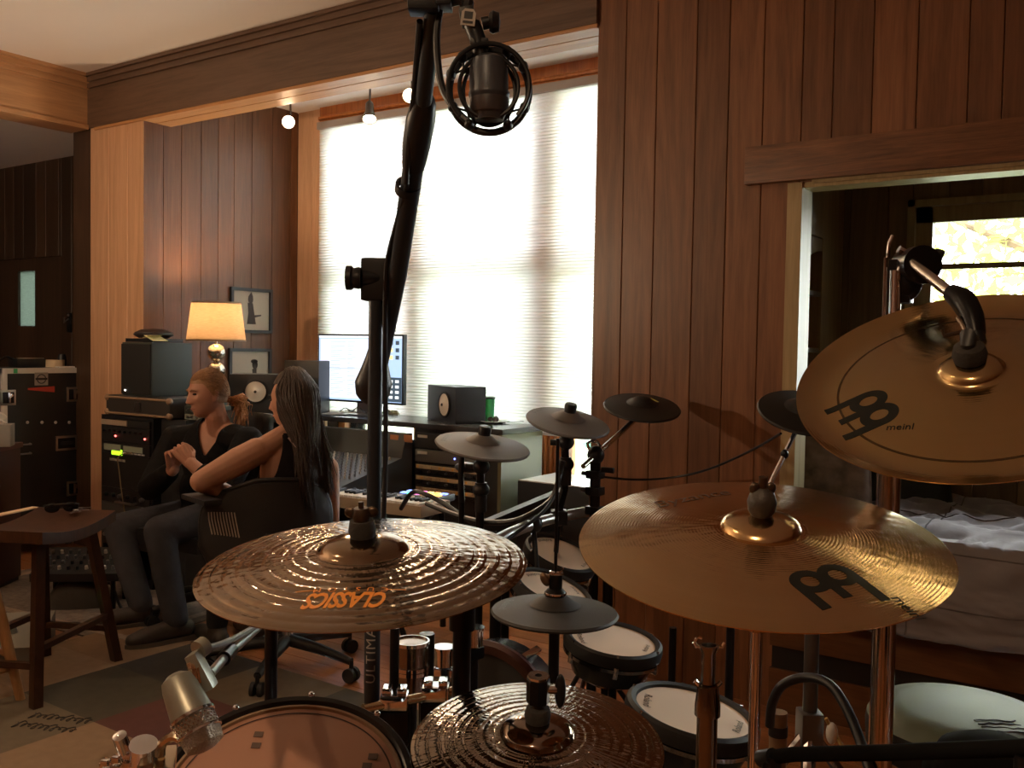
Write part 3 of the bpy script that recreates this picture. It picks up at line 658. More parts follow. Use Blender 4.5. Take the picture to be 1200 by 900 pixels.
# dark box by the desk end; window light on its top painted white
bz = .643
t = thing('equipment_box', 'black box with window light painted white on its top, standing under the clear strip of window', 'box', (-2.75, 4.2, 0))
bx0, bx1, by0 = -3.02, -2.12, 4.45
m = MB(); m.box(((bx0+bx1)/2, (by0+4.86)/2, bz/2), (bx1-bx0, 4.86-by0, bz), bev=.008); m.build('case', BLACK, t)
m = MB(); m.box(((bx0+bx1)/2, (by0+4.86)/2, bz+.003), (bx1-bx0-.01, 4.86-by0-.01, .006)); m.build('lit_top_sheet', mat('top_window_light', (.72, .74, .76), .25), t)
# two framed pictures on the bay's side wall
def framed(p0, p1, label, fig, seed):
    a = onX(*p0, XA); b = onX(*p1, XA); y0, y1, z0, z1 = a.y, b.y, b.z, a.z
    t = thing('picture_frame', label, 'framed picture', (XA, (y0+y1)/2, z0), 'framed pictures on the bay wall')
    m = MB()
    for lo, hi in (((XA+.001, y0, z0), (XA+.022, y0+.022, z1)), ((XA+.001, y1-.022, z0), (XA+.022, y1, z1)), ((XA+.001, y0+.022, z0), (XA+.022, y1-.022, z0+.022)), ((XA+.001, y0+.022, z1-.022), (XA+.022, y1-.022, z1))): slab(m, lo, hi)
    m.build('frame_moulding', BLACK, t)
    m = MB(); slab(m, (XA+.001, y0+.02, z0+.02), (XA+.008, y1-.02, z1-.02)); m.build('print_paper', mat('print_cream', (.40, .34, .26), .7), t)
    M = Mx(((0, 0, 1, XA+.0085), (1, 0, 0, (y0+y1)/2), (0, 1, 0, (z0+z1)/2), (0, 0, 0, 1)))
    m = MB(); s = (z1-z0)
    for poly in fig: m.prism([(x*s, y*s) for x, y in poly], M, .0012)
    m.build('printed_figure', mat('ink', (.05, .035, .03), .7), t)
circ = lambda x, y, rx, ry, n=14: [(x+rx*cos(2*pi*k/n), y+ry*sin(2*pi*k/n)) for k in range(n)]
framed((269, 336), (317, 391), 'framed print of a dark seated figure, upper of two on the wall behind the lamp', [circ(-.02, .25, .07, .09), [(-.1, .17), (.04, .17), (.08, -.05), (.13, -.3), (-.12, -.3), (-.08, -.05)], [(.05, -.1), (.28, -.08), (.28, -.11), (.05, -.16)], [(-.09, .3), (.0, .42), (.05, .3)]], 1)
framed((267, 408), (316, 458), 'framed print with a small dark head and shoulders, lower of two behind the lamp', [circ(.14, .12, .08, .1), [(.06, .02), (.18, .05), (.2, -.22), (.09, -.2)], circ(.12, .2, .1, .05)], 2)
# table lamp
q = P(253, 470, 6.0); zb = SH; base = V((q.x, q.y, zb)); dl = 6.0
zpx = lambda y, d=6.0: EYE.z+ (P(253, y, d).z-EYE.z)
t = thing('table_lamp', 'lit table lamp with a tan drum shade on stacked silver balls', 'table lamp', base)
m = MB(); rs = .047
m.lathe([(0, 0), (.07, 0), (.07, .015), (.02, .022), (.012, .03), (0, .03)], Mx.Translation(base), 28)
zt = zpx(403); zc_ = zpx(413)
m.cone(base+V((0, 0, .02)), V((base.x, base.y, zt+.06)), .008)
while zc_-.057 > SH+.02: m.sphere((base.x, base.y, zc_), (.057, .057, .0555), u=28, v=18); zc_ -= .110
m.build('lamp_base', mat('mercury_glass', (.82, .74, .6), .12, 1.0, bump=.25, bscale=30), t)
z0, z1 = zpx(400), zpx(354)
m = MB(); m.lathe([(.182, z0), (.150, z1), (.148, z1), (.180, z0)], Mx.Translation(V((base.x, base.y, 0))), 48, close=True); m.build('lamp_shade', translucent('linen', (.60, .47, .33), .6, .4), t)
m = MB()
for r, z in ((.1825, z0), (.1505, z1-.012)): m.lathe([(r, z), (r+.0012, z), (r-.001, z+.012), (r-.002, z+.012)], Mx.Translation(V((base.x, base.y, 0))), 48, close=True)
m.build('shade_trim', mat('trim_brown', (.22, .15, .09), .7), t)
m = MB(); m.sphere((base.x, base.y, (z0+z1)/2-.01), .028); m.build('bulb', mat('bulb_glow', (1, .8, .5), .5, emit=(1, .7, .35), estr=10), t)
light('table_lamp_light', 'POINT', (base.x, base.y, (z0+z1)/2+.03), 15, (1, .72, .45), .04)

# ================================================================ left: gear rack, road case, stools
RX0 = onY(119, 550, 3.2).x; RX1 = RX0+.50; RZ = onY(150, 488, 3.2).z
t = thing('gear_rack', 'tall black rack of studio gear with a glowing green display', 'gear rack', ((RX0+RX1)/2, 3.4, 0))
m = MB()
for lo, hi in (((RX0, 3.2, 0), (RX0+.018, 3.60, RZ)), ((RX1-.018, 3.2, 0), (RX1, 3.60, RZ)), ((RX0+.018, 3.2, RZ-.018), (RX1-.018, 3.60, RZ)), ((RX0+.018, 3.2, 0), (RX1-.018, 3.60, .06)), ((RX0+.018, 3.585, .06), (RX1-.018, 3.60, RZ-.018))): slab(m, lo, hi)
m.build('rack_case', BLACK, t)
GFACE = mat('gear_face', (.03, .03, .032), .35, .3)
zz = RZ-.02; hs = [.045, .088, .066, .20, .088, .13, .12]
names = ['pale edge strip', 'black', 'silver-striped', 'green display', 'black', 'grey', 'knobs']
for k, h in enumerate(hs):
    a, b = zz-h+.003, zz
    m = MB(); slab(m, (RX0+.02, 3.19, a), (RX1-.02, 3.5, b)); u = m.build('rack_unit', GFACE if k != 5 else mat('gear_grey', (.07, .075, .08), .4), t)
    mid = (a+b)/2
    if k == 0:
        m = MB(); slab(m, (RX0+.02, 3.185, a+.006), (RX0+.27, 3.19, b-.006)); m.build('label_strip', mat('strip_tan', (.4, .32, .24), .5), u)
    if k == 1:
        for x, e in ((.16, 1), (.44, 1)):
            m = MB(); m.sphere((RX0+x, 3.187, mid-.01), .006, u=8, v=6); m.build('red_lamp', emis('red_led', (1, .1, .08), 4), u)
        for i in range(8): m = MB(); m.cone((RX0+.05+i*.05, 3.19, mid+.018), (RX0+.05+i*.05, 3.175, mid+.018), .009, .007, seg=10); m.build('knob', BLACK, u)
    if k == 2:
        m = MB(); slab(m, (RX0+.05, 3.184, mid-.018), (RX0+.21, 3.19, mid+.018)); slab(m, (RX0+.24, 3.184, mid-.016), (RX1-.08, 3.19, mid+.016)); m.build('front_panel', mat('pale_green_panel', (.32, .38, .30), .4), u)
        for i in range(7): m = MB(); slab(m, (RX0+.2+i*.035, 3.186, a+.003), (RX0+.225+i*.035, 3.19, a+.010)); m.build('white_tick', WHITE, u)
    if k == 3:
        q0, q1 = onY(131, 526, 3.188), onY(143, 534, 3.188)
        m = MB(); slab(m, (q0.x, 3.186, q1.z), (q1.x, 3.19, q0.z)); m.build('green_display', emis('display_green', (.42, 1, .02), 1.1), u)
        m = MB(); z_ = onY(137, 539, 3.188).z
        for i in range(9): slab(m, (q0.x-.02+i*.017, 3.187, z_-.007), (q0.x-.008+i*.017, 3.19, z_+.007))
        m.build('raised_lettering', mat('letter_grey', (.4, .4, .38), .4), u)
        m = MB(); m.tube([(q1.x+.12, 3.17, b+.02), (q1.x+.01, 3.16, b-.01), (q1.x, 3.17, mid), (q1.x+.05, 3.17, a-.12), (q1.x+.08, 3.18, a-.22)], .0035, smooth=5); m.build('patch_cable', mat('cable_tan', (.25, .19, .1), .6), u)
    if k in (4, 6):
        for i in range(6): m = MB(); m.cone((RX0+.07+i*.07, 3.19, mid), (RX0+.07+i*.07, 3.17, mid), .014, .011, seg=12); m.build('knob', STEEL if (i+k) % 3 == 0 else BLACK, u)
        m = MB(); m.tube([(RX0+.2, 3.19, mid-.03), (RX0+.2, 3.16, mid-.03), (RX0+.36, 3.16, mid-.03), (RX0+.36, 3.19, mid-.03)], .007); m.build('handle', STEEL, u)
    if k == 6:
        m = MB(); m.sphere((RX0+.05, 3.186, mid+.03), .008, u=8, v=6); m.build('yellow_lamp', emis('yellow_led', (1, .8, .1), 2.5), u)
    zz -= h
# small case on the rack
cz0 = RZ; c0, c1 = onY(124, 475, 3.22), onY(199, 475, 3.22); cz1 = onY(150, 464, 3.22).z
t = thing('tolex_case', 'small black case with tan edges lying on the gear rack', 'case', ((c0.x+c1.x)/2, 3.4, cz0))
m = MB(); m.box(((c0.x+c1.x)/2, 3.39, (cz0+cz1)/2+.002), (c1.x-c0.x, .34, cz1-cz0-.004), bev=.012); m.build('case_body', mat('tolex', (.035, .03, .027), .6, bump=.2, bscale=300), t)
m = MB()
for z in (cz0+.012, cz1-.012): m.tube([(c0.x+.01, 3.217, z), (c1.x-.01, 3.217, z)], .007, seg=6)
m.build('edge_piping', mat('piping_tan', (.30, .21, .13), .6), t)
for x in (c0.x+.012, c1.x-.012):
    for z in (cz0+.016, cz1-.016): m = MB(); m.sphere((x, 3.226, z), .02, u=10, v=8); m.build('corner_cap', mat('cap_tan', (.36, .24, .15), .5), t)
m = MB(); m.box(((c0.x+c1.x)/2+.02, 3.212, (cz0+cz1)/2), (.04, .012, .05), bev=.003); m.build('latch', STEEL, t)
# black speaker on the case
s0, s1, s2 = onY(143, 440, 3.26), onY(178, 440, 3.26), None
sz0 = cz1; sz1 = onY(160, 401, 3.26).z; sx1 = s1.x; dep = .27
M = Mx.Translation(V(((s0.x+sx1)/2, 3.26, sz0)))
t = thing('monitor_speaker', 'black upright speaker standing on the small case by the pale boards', 'speaker', M)
m = MB(); m.box(((s0.x+sx1)/2, 3.26+dep/2, (sz0+sz1)/2), (sx1-s0.x, dep, sz1-sz0), bev=.008); m.build('cabinet', mat('speaker_greenish', (.045, .055, .048), .42), t)
m = MB(); m.box(((s0.x+sx1)/2, 3.257, (sz0+sz1)/2), (sx1-s0.x-.012, .014, sz1-sz0-.02), bev=.004); m.build('front_grille', mat('grille', (.012, .012, .012), .8), t)
m = MB(); m.sphere((s0.x+.05, 3.248, sz0+.03), .005, u=8, v=6); m.build('power_lamp', emis('white_led', (1, .95, .9), 3), t)
m = MB(); slab(m, (s0.x+.02, 3.27, sz1+.001), (sx1-.005, 3.27+.2, sz1+.022)); tag(m.build('black_binder', BLACK), 'thin black flat case lying on the upright speaker', 'case')
q = V(((s0.x+sx1)/2, 3.37, sz1+.023))
t = thing('beanbag_cushion', 'round dark cushion lying on top of the upright speaker', 'cushion', q)
m = MB(); m.lathe([(0, 0), (.08, .002), (.108, .018), (.105, .035), (.07, .052), (0, .058)], Mx.Translation(q), 28); m.build('cushion_cover', mat('dark_leather', (.03, .02, .02), .5, bump=.2, bscale=60), t)
m = MB(); m.tube([q+V((cos(a)*.1085, sin(a)*.1085, .024)) for a in [k*2*pi/24 for k in range(24)]], .004, seg=6, closed=True); m.build('piping', BLACK, t)
m = MB(); m.box((sx1+.0-.02, 3.30, sz1+.0245), (.09, .10, .002), Mx.Rotation(.35, 3, 'Y')); m.box((sx1-.04, 3.29, sz1+.034), (.07, .08, .002), Mx.Rotation(-.2, 3, 'Y')); tag(m.build('yellow_note', mat('note_paper', (.72, .66, .32), .7)), 'folded pale yellow note hanging at the corner of the upright speaker', 'note')
# small gear boxes at the right end of the rack top
for k, (x0, y0, w_, h_, d_, c_, lb) in enumerate(((199, 489, .16, .03, .2, (.30, .32, .27), 'pale flat gear box at the right end of the rack, under two darker ones'), (203, 476, .15, .045, .2, (.05, .06, .055), 'dark gear box with small knobs at the rack end, middle of its pile'), (202, 467, .13, .03, .18, (.10, .115, .10), 'flat grey-green gear box topmost of the pile at the rack end'))):
    q = onY(x0, y0, 3.3); zb_ = (RZ, RZ+.031, RZ+.077)[k]; M = Mx.Translation(V((c1.x+.02+w_/2, 3.40, zb_)))
    t = thing('gear_box', lb, 'gear box', M, 'gear boxes on the rack end')
    m = MB(); m.box(M @ V((0, 0, h_/2)), (w_, d_, h_), bev=.004); m.build('box_case', mat('gearbox_%d' % k, c_, .4), t)
    for i in range(3): m = MB(); m.cone(M @ V((-.04+i*.035, -d_/2, h_/2)), M @ V((-.04+i*.035, -d_/2-.012, h_/2)), .009, .007, seg=10); m.build('knob', STEEL, t)
# ledge under the gear boxes: the rack's own side shelf
m = MB(); slab(m, (RX1+.002, 3.25, 0), (RX1+.22, 3.58, RZ-.002)); tag(m.build('side_cabinet', DESKB), 'dark narrow cabinet right of the gear rack, mostly behind the seated man', 'cabinet')

# road case facing into the room
XC = -6.12
ya, yb_ = onX(2, 440, XC).y, onX(95, 440, XC).y; zt = onX(95, 431, XC).z
t = thing('road_case', 'tall black road case with metal edges and butterfly latches', 'road case', (XC-.25, (ya+yb_)/2, 0))
ALU = mat('aluminium', (.66, .66, .62), .5, .25)
m = MB(); m.box((XC-.25, (ya+yb_)/2, zt/2+.03), (.5, yb_-ya-.006, zt-.066), bev=.004); m.build('case_body', mat('case_black', (.014, .014, .014), .5), t)
e = .017
for y in (ya+e, yb_-e):
    m = MB(); slab(m, (XC-e, y-e, .03), (XC+.004, y+e, zt)); m.build('edge_trim', ALU, t)
m = MB(); slab(m, (XC-e, ya, zt-2*e), (XC+.005, yb_, zt+.001)); slab(m, (XC-.5, ya, zt-.003), (XC, ya+.03, zt+.001)); slab(m, (XC-.5, yb_-.03, zt-.003), (XC, yb_, zt+.001)); m.build('edge_trim', ALU, t)
g0 = onX(16, 435, XC+.006); m = MB(); slab(m, (XC+.004, g0.y, zt-.032), (XC+.007, g0.y+.025, zt-.002)); m.build('green_tape', mat('green_tape', (.05, .42, .16), .6), t)
def latch(px, py):
    q = onX(px, py, XC); 
    m = MB(); m.box((XC+.002, q.y, q.z), (.012, .10, .10), bev=.004); l = m.build('latch', mat('latch_metal', (.45, .45, .44), .3, 1), t)
    m = MB(); m.box((XC+.009, q.y, q.z), (.008, .072, .072), bev=.003); m.build('latch_recess', BLACKM, l)
    m = MB(); m.box((XC+.016, q.y, q.z), (.01, .02, .066), bev=.003); m.box((XC+.016, q.y+.012, q.z+.012), (.008, .03, .02), Mx.Rotation(.6, 3, 'X'), bev=.003); m.build('latch_lever', CHROME, l)
for px, py in ((9, 466), (86, 462), (86, 572)): latch(px, py)
q = onX(77, 519, XC); m = MB(); m.box((XC+.003, q.y, q.z), (.014, .15, .10), bev=.004); h = m.build('recessed_handle', mat('latch_metal', (.45, .45, .44)), t)
m = MB(); m.box((XC+.010, q.y, q.z), (.008, .12, .07), bev=.003); m.build('handle_recess', BLACKM, h)
m = MB(); m.box((XC+.019, q.y, q.z), (.012, .09, .022), bev=.004); m.build('grip', BLACK, h)
q = onX(24, 526, XC)
for dz in (.03, -.03): m = MB(); m.tube([(XC, q.y-.06, q.z+dz), (XC+.04, q.y-.05, q.z+dz), (XC+.04, q.y+.05, q.z+dz), (XC, q.y+.06, q.z+dz)], .006); m.build('wire_handle', STEEL, t)
q = onX(48, 444, XC); m = MB(); m.box((XC+.004, q.y, q.z), (.004, .09, .085)); bd = m.build('badge', mat('badge_grey', (.28, .27, .25), .5), t)
m = MB(); F = Mx.Translation(V((XC+.0062, q.y, q.z))) @ Mx.Rotation(pi/2, 4, 'Y')
m.lathe([(.032, 0), (.026, 0), (.026, .001), (.032, .001)], F, 24, close=True); slab(m, (XC+.0058, q.y-.04, q.z-.007), (XC+.0075, q.y+.04, q.z+.007)); m.build('badge_mark', BLACK, bd)
q = onX(48, 456.5, XC); m = MB(); m.prism([(-.09, .012), (.09, .02), (.09, -.02), (.03, -.014), (-.09, .0)], Mx(((0, 0, 1, XC+.004), (1, 0, 0, q.y), (0, 1, 0, q.z), (0, 0, 0, 1))), .003); m.build('red_tape', mat('red_tape', (.45, .05, .03), .6), t)
for px in (32, 49, 65, 81): 
    q = onX(px, 495, XC); m = MB(); m.sphere((XC+.002, q.y, q.z), (.005, .011, .011), u=10, v=6); m.build('rivet', ALU, t)
for dx in (-.44, -.06):
    for y in (ya+.06, yb_-.06): m = MB(); m.cone((XC+dx, y-.015, .03), (XC+dx, y+.015, .03), .03, seg=14); m.box((XC+dx, y, .055), (.05, .04, .012)); m.build('caster', RUBBER, t)
# on the road case
q = onX(64, 429, XC-.12); m = MB(); F = Mx.Translation(V((XC-.12, q.y, zt+.002)))
m.lathe([(.045, 0), (.062, 0), (.062, .05), (.045, .05)], F, 28, close=True); tag(m.build('tape_roll', mat('masking_tape', (.62, .50, .34), .7)), 'roll of cream masking tape lying on the road case', 'tape roll')
q = onX(78, 431, XC-.08); m = MB(); m.box((XC-.06, q.y, zt+.005), (.09, .18, .008), bev=.002); tag(m.build('white_strip', WHITE), 'flat white strip at the front edge of the road case top', 'strip')
q = onX(30, 428, XC-.2); M = Mx.Translation(V((XC-.18, q.y, zt+.001)))
t = thing('dark_camera', 'dark camera-like gadget with a silver edge left of the tape roll', 'gadget', M)
m = MB(); m.box(M @ V((0, 0, .03)), (.12, .2, .06), bev=.015); m.build('gadget_body', BLACK, t); m = MB(); m.box(M @ V((.04, 0, .062)), (.02, .18, .008), bev=.003); m.build('silver_edge', STEEL, t)
m = MB(); m.tube([M @ V((0, -.09, .05)), M @ V((.02, -.16, .07)), M @ V((.02, -.24, .01))], .008, smooth=4); m.build('strap', BLACK, t)
q = onX(90, 424, XC-.15); m = MB(); m.lathe([(0, 0), (.03, 0), (.032, .05), (.022, .09), (0, .09)], Mx.Translation(V((XC-.15, min(q.y, yb_-.05), zt+.001))), 16); tag(m.build('black_pot', BLACK), 'small black pot at the right end of the road case top', 'pot')
# hook on the dark wall
q = onY(82, 378, DY); t = thing('wall_hook', 'small dark metal hook fitting on the wall above the road case', 'hook', (q.x, DY, q.z-.08))
m = MB(); m.box((q.x, DY-.006, q.z), (.06, .012, .16), bev=.003); m.build('back_plate', BLACKM, t); m = MB(); m.tube([(q.x, DY-.01, q.z+.03), (q.x, DY-.05, q.z), (q.x, DY-.05, q.z+.04)], .008); m.sphere((q.x, DY-.012, q.z+.06), .012); m.build('hook_arm', STEEL, t)
# dark saddle stool
STW = wood('stool_wood', (.030, .012, .007), (.075, .030, .016), stretch=(5, 5, 1.5), rough=.35, isl=.1)
fa, fb, fc = onZ(42, 832, 0), onZ(137, 776, 0), onZ(71, 774, 0)
u_ = (fb-fa).normalized(); ctr = (fa+fc)/2 + ((fb-fa)-((fb-fa)))*0
ctr = (fa+fc)/2; v_ = UP.cross(u_)
ctr = (fa+fb)/2 + v_*.17
M = Mx(((u_.x, v_.x, 0, ctr.x), (u_.y, v_.y, 0, ctr.y), (0, 0, 1, 0), (0, 0, 0, 1))); hl = (fb-fa).length/2
t = thing('saddle_stool', 'dark brown wooden stool with a saddle seat and splayed legs', 'stool', M)
SZ = .655
def seat_top(u, v): return M @ V(((u-.5)*.50, (v-.5)*.36, SZ-.012*sin(pi*u)*1.2+.016*(2*u-1)**2))
m = MB(); m.grid(seat_top, 16, 4); m.grid(lambda u, v: seat_top(1-u, v)-V((0, 0, .045)), 16, 4)
for a in (0, 1): m.grid(lambda u, v: seat_top(a, u)-V((0, 0, .045*v)), 4, 1); m.grid(lambda u, v: seat_top(u, a)-V((0, 0, .045*v)), 16, 1)
bmesh.ops.remove_doubles(m.bm, verts=m.bm.verts, dist=1e-4); m.build('seat', STW, t)
foot = {}
for sx_ in (-1, 1):
    for sy_ in (-1, 1):
        lo = M @ V((sx_*hl, sy_*.17, 0)); hi = M @ V((sx_*.17, sy_*.11, SZ-.05)); foot[sx_, sy_] = (lo, hi)
        m = MB(); d = (hi-lo).normalized(); m.tube([lo, lo+(hi-lo)*.999], .026, seg=4); m.build('leg', STW, t, ang=30)
def mid(k, f): return foot[k][0].lerp(foot[k][1], f)
for a, b, f in (((-1, -1), (1, -1), .36), ((-1, 1), (1, 1), .36), ((-1, -1), (-1, 1), .26), ((1, -1), (1, 1), .26)):
    m = MB(); m.tube([mid(a, f), mid(b, f)], .017, seg=4); m.build('stretcher', STW, t, ang=30)
# on the stool
q = onZ(24, 596, SZ+.02); q2 = onZ(48, 591, SZ+.02); dd = (q2-q).normalized()
M2 = frame(UP, V((q.x, q.y, SZ+.008)), dd); m = MB(); m.box(M2 @ V((-.02, 0, .004)), (.21, .035, .007), M2, bev=.002); tag(m.build('wooden_ruler', mat('ruler', (.75, .52, .33), .5)), 'pale flat wooden strip lying at the left of the dark stool seat', 'ruler')
q = onZ(72, 603, SZ); M2 = Mx.Translation(V((q.x, q.y, SZ+.012))) @ Mx.Rotation(yaw+.5, 4, 'Z')
t = thing('sunglasses', 'black folded sunglasses lying on the dark stool seat', 'sunglasses', M2)
for s in (-1, 1):
    m = MB(); m.sphere(M2 @ V((s*.036, -.01, .02)), (.03, .006, .021), M=M2); m.build('lens', mat('lens_black', (.01, .01, .012), .06), t)
    m = MB(); m.tube([M2 @ V((s*.068, -.01, .03)), M2 @ V((s*.05, .03, .012)), M2 @ V((-s*.05, .045, .008))], .003, seg=6); m.build('temple_arm', BLACK, t)
m = MB(); m.tube([M2 @ V((-.068, -.01, .032)), M2 @ V((0, -.012, .034)), M2 @ V((.068, -.01, .032))], .004, seg=6); m.build('brow_bar', BLACK, t)
q = onZ(90, 603, SZ); M2 = Mx.Translation(V((q.x, q.y, SZ+.004)))
t = thing('key_bunch', 'bunch of shiny keys beside the sunglasses on the stool', 'keys', M2)
m = MB(); m.tube([M2 @ V((.018*cos(a), .018*sin(a), .02)) for a in [k*pi/8 for k in range(16)]], .0018, seg=6, closed=True); m.build('key_ring', CHROME, t)
for k in range(4):
    a = k*.7-1; R_ = Mx.Rotation(a, 4, 'Z'); m = MB(); m.box(M2 @ R_ @ V((.035, 0, .012+k*.004)), (.045, .011, .002), R_); m.cone(M2 @ R_ @ V((.016, 0, .011+k*.004)), M2 @ R_ @ V((.016, 0, .0135+k*.004)), .011, seg=12); m.build('key', STEEL, t)
# light stool at the frame's left edge
LW = wood('light_stool_wood', (.34, .17, .07), (.52, .29, .13), stretch=(5, 5, 1), rough=.4, isl=.08)
f = onZ(24, 822, 0); ctr = f - RT*.245 - FW*.04; M = floor_frame(ctr)
t = thing('round_stool', 'light brown wooden stool leg and seat edge at the left border', 'stool', M)
m = MB(); m.lathe([(0, .60), (.15, .60), (.165, .612), (.165, .632), (.15, .642), (0, .638)], M, 32); m.build('seat', LW, t)
fl = f-ctr; a0 = atan2(fl.dot(FW), fl.dot(RT))
tops = []
for k in range(4):
    a = a0+k*pi/2; lo = M @ V((cos(a)*.25, sin(a)*.25, 0)); hi = M @ V((cos(a)*.12, sin(a)*.12, .602)); tops.append((lo, hi)); m = MB(); m.tube([lo, lo.lerp(hi, .5), hi], [.017, .022, .016], seg=12); m.build('leg', LW, t)
for k in range(4):
    ff = .22 if k % 2 else .30; m = MB(); m.tube([tops[k][0].lerp(tops[k][1], ff), tops[(k+1) % 4][0].lerp(tops[(k+1) % 4][1], ff)], .011, seg=10); m.build('stretcher', LW, t)
# tissue box, held by a low dark cabinet whose top is at the left edge
q = P(6, 524, 5.2); M = floor_frame(q-RT*.12); tzb = q.z
t = thing('low_cabinet', 'dark cabinet at the left border under the tissue box', 'cabinet', M)
m = MB(); m.box(M @ V((-.14, .1, (tzb-.06)/2+.03)), (.40, .36, tzb-.06), M, bev=.005); m.build('cabinet_body', mat('red_dark', (.05, .018, .016), .5), t); m = MB(); m.box(M @ V((-.14, .09, tzb-.015)), (.43, .38, .03), M, bev=.004); m.build('cabinet_top', mat('red_brown', (.10, .025, .02), .4), t)
m = MB(); m.box(M @ V((-.14, .1, .015)), (.38, .34, .03), M); m.build('plinth', BLACK, t)
M2 = Mx.Translation(V((q.x, q.y, tzb))-RT*.035) @ Mx.Rotation(yaw+.3, 4, 'Z')
t = thing('tissue_box', 'grey tissue box with a white tissue sticking out, at the left border', 'tissue box', M2)
m = MB(); m.box(M2 @ V((-.04, .05, .062)), (.20, .115, .122), M2, bev=.003); m.build('carton', mat('carton', (.34, .33, .30), .6, var=.12), t)
m = MB(); m.grid(lambda u, v: M2 @ V((-.10+u*.12+.01*sin(v*9), .05+.028*sin(u*5+v*3)*(v+.2), .122+v*.075*(sin(pi*(u*.8+.1)))**.5)), 10, 6); m.build('tissue', mat('tissue', (.72, .68, .62), .9), t)
# floor gear at the left
q = onZ(18, 770, 0.0); M = floor_frame(q, .25)
t = thing('effects_pedal_unit', 'grey floor effects unit with a green light beside the light stool', 'effects unit', M)
m = MB(); m.prism([(-.2, 0), (.16, 0), (.16, .13), (-.2, .07)], M @ Mx(((0, 0, 1, -.25), (1, 0, 0, 0.1), (0, 1, 0, 0), (0, 0, 0, 1))), .36); m.build('unit_case', mat('unit_grey', (.20, .19, .17), .5), t)
for i in range(4): m = MB(); m.cone(M @ V((-.2+i*.09, .05, .095)), M @ V((-.2+i*.09, .045, .125)), .018, .016, seg=12); m.build('foot_switch', STEEL, t)
m = MB(); m.sphere(M @ V((-.12, -.03, .085)), .008, u=8, v=6); m.build('green_lamp', emis('green_led', (.2, 1, .1), 3), t)
q = onZ(98, 652, .26); M = floor_frame(q, .1)
t = thing('small_mixer', 'small black mixer with silver knobs on a low stand behind the stool', 'mixer', M)
m = MB(); m.prism([(-.14, .20), (.14, .28), (.14, .24), (-.14, .16)], M @ Mx(((0, 0, 1, -.22), (1, 0, 0, 0), (0, 1, 0, 0), (0, 0, 0, 1))), .44); m.build('mixer_case', BLACK, t)
rg = random.Random(4)
for i in range(9):
    for j in range(4):
        x, y = -.18+i*.045, -.09+j*.055; z = .24+y*.286; m = MB(); m.cone(M @ V((x, y, z)), M @ V((x, y-.005, z+.018)), .010, .008, seg=8); m.build('knob', STEEL if rg.random() < .5 else (mat('knob_pale', (.5, .48, .45)) if rg.random() < .6 else BLACK), t)
for x in (-.18, .18):
    for y in (-.1, .1): m = MB(); m.cone(M @ V((x, y, 0)), M @ V((x, y, .2+y*.28)), .014, seg=8); m.build('stand_leg', BLACKM, t)
q = onZ(92, 712, 0); M = floor_frame(q, .2)
t = thing('slouched_bag', 'dark rounded bag slumped on the floor behind the stool', 'bag', M)
m = MB(); m.grid(lambda u, v: M @ V(((u-.5)*.34, .07*cos(pi*v)*(.6+.4*sin(pi*u)), .004+(.19*sin(pi*u)**.7*(1-.25*u))*sin(pi*v))), 18, 12); m.build('bag_body', mat('bag_black', (.045, .04, .035), .55, bump=.3, bscale=40), t)
m = MB(); m.tube([M @ V((.10, -.05, .10)), M @ V((.17, -.07, .14)), M @ V((.21, -.07, .04)), M @ V((.23, -.08, .006))], .008, smooth=5); m.build('strap', BLACK, t)
# rugs
RUGC = [mat('rug_%d' % k, c, .95, bump=.25, bscale=500, var=.18, vscale=25) for k, c in enumerate(((.24, .15, .085), (.070, .062, .044), (.11, .040, .034), (.15, .115, .075), (.05, .043, .037), (.27, .18, .11)))]
m = MB(); rg = random.Random(8); nx, ny = 8, 6; RXa, RXb, RYa, RYb = -4.15, -.25, .35, 2.75
o_ = V((-3.2, 1.62, 0)); ca, sa = cos(.12), sin(.12)
pat = [[5, 0, 1, 3, 0, 4, 3, 0], [1, 3, 0, 4, 5, 3, 0, 3], [3, 1, 4, 3, 0, 3, 1, 5], [0, 3, 5, 1, 3, 0, 5, 3], [5, 1, 2, 0, 1, 5, 3, 0], [0, 4, 3, 1, 3, 0, 1, 3]]
for j in range(ny):
    for i in range(nx):
        x0 = RXa+(RXb-RXa)*i/nx; x1_ = RXa+(RXb-RXa)*(i+1)/nx; y0 = RYa+(RYb-RYa)*j/ny; y1_ = RYa+(RYb-RYa)*(j+1)/ny
        slab(m, (x0, y0, .001), (x1_, y1_, .009), pat[j][i])
rug = m.build('patchwork_rug', RUGC, origin=(-2.2, 1.5, 0)); tag(rug, 'large patchwork rug of tan, green and maroon squares under the drums', 'rug')
sc_ = MB(); F = Mx.Translation(V((*onZ(62, 848, .0097).xy, .0097))) @ Mx.Rotation(.4, 4, 'Z'); rg = random.Random(6)
for j in range(2):
    pts = [F @ V((-.13+k*.0075+.012*sin(k*1.9), .05-.085*j+.022*cos(k*1.9)*(1+.5*sin(k*.7))+rg.uniform(-.006, .006), 0)) for k in range(34)]; sc_.tube(pts, .0022, seg=4, smooth=3)
s = sc_.build('handwriting', mat('ink_dark', (.03, .025, .022), .8), rug)
m = MB(); q = onZ(112, 715, 0); Mr = Mx.Translation(V((q.x-.25, q.y+.25, 0))) @ Mx.Rotation(.1, 4, 'Z')
m.box(Mr @ V((0, 0, .0045)), (1.7, 1.2, .007), Mr); pr = m.build('persian_rug', None if False else mat('persian_ground', (.16, .13, .11), .95, var=.7, vscale=34), origin=None)
tag(pr, 'worn grey patterned rug under the seated man', 'rug')
m = MB()
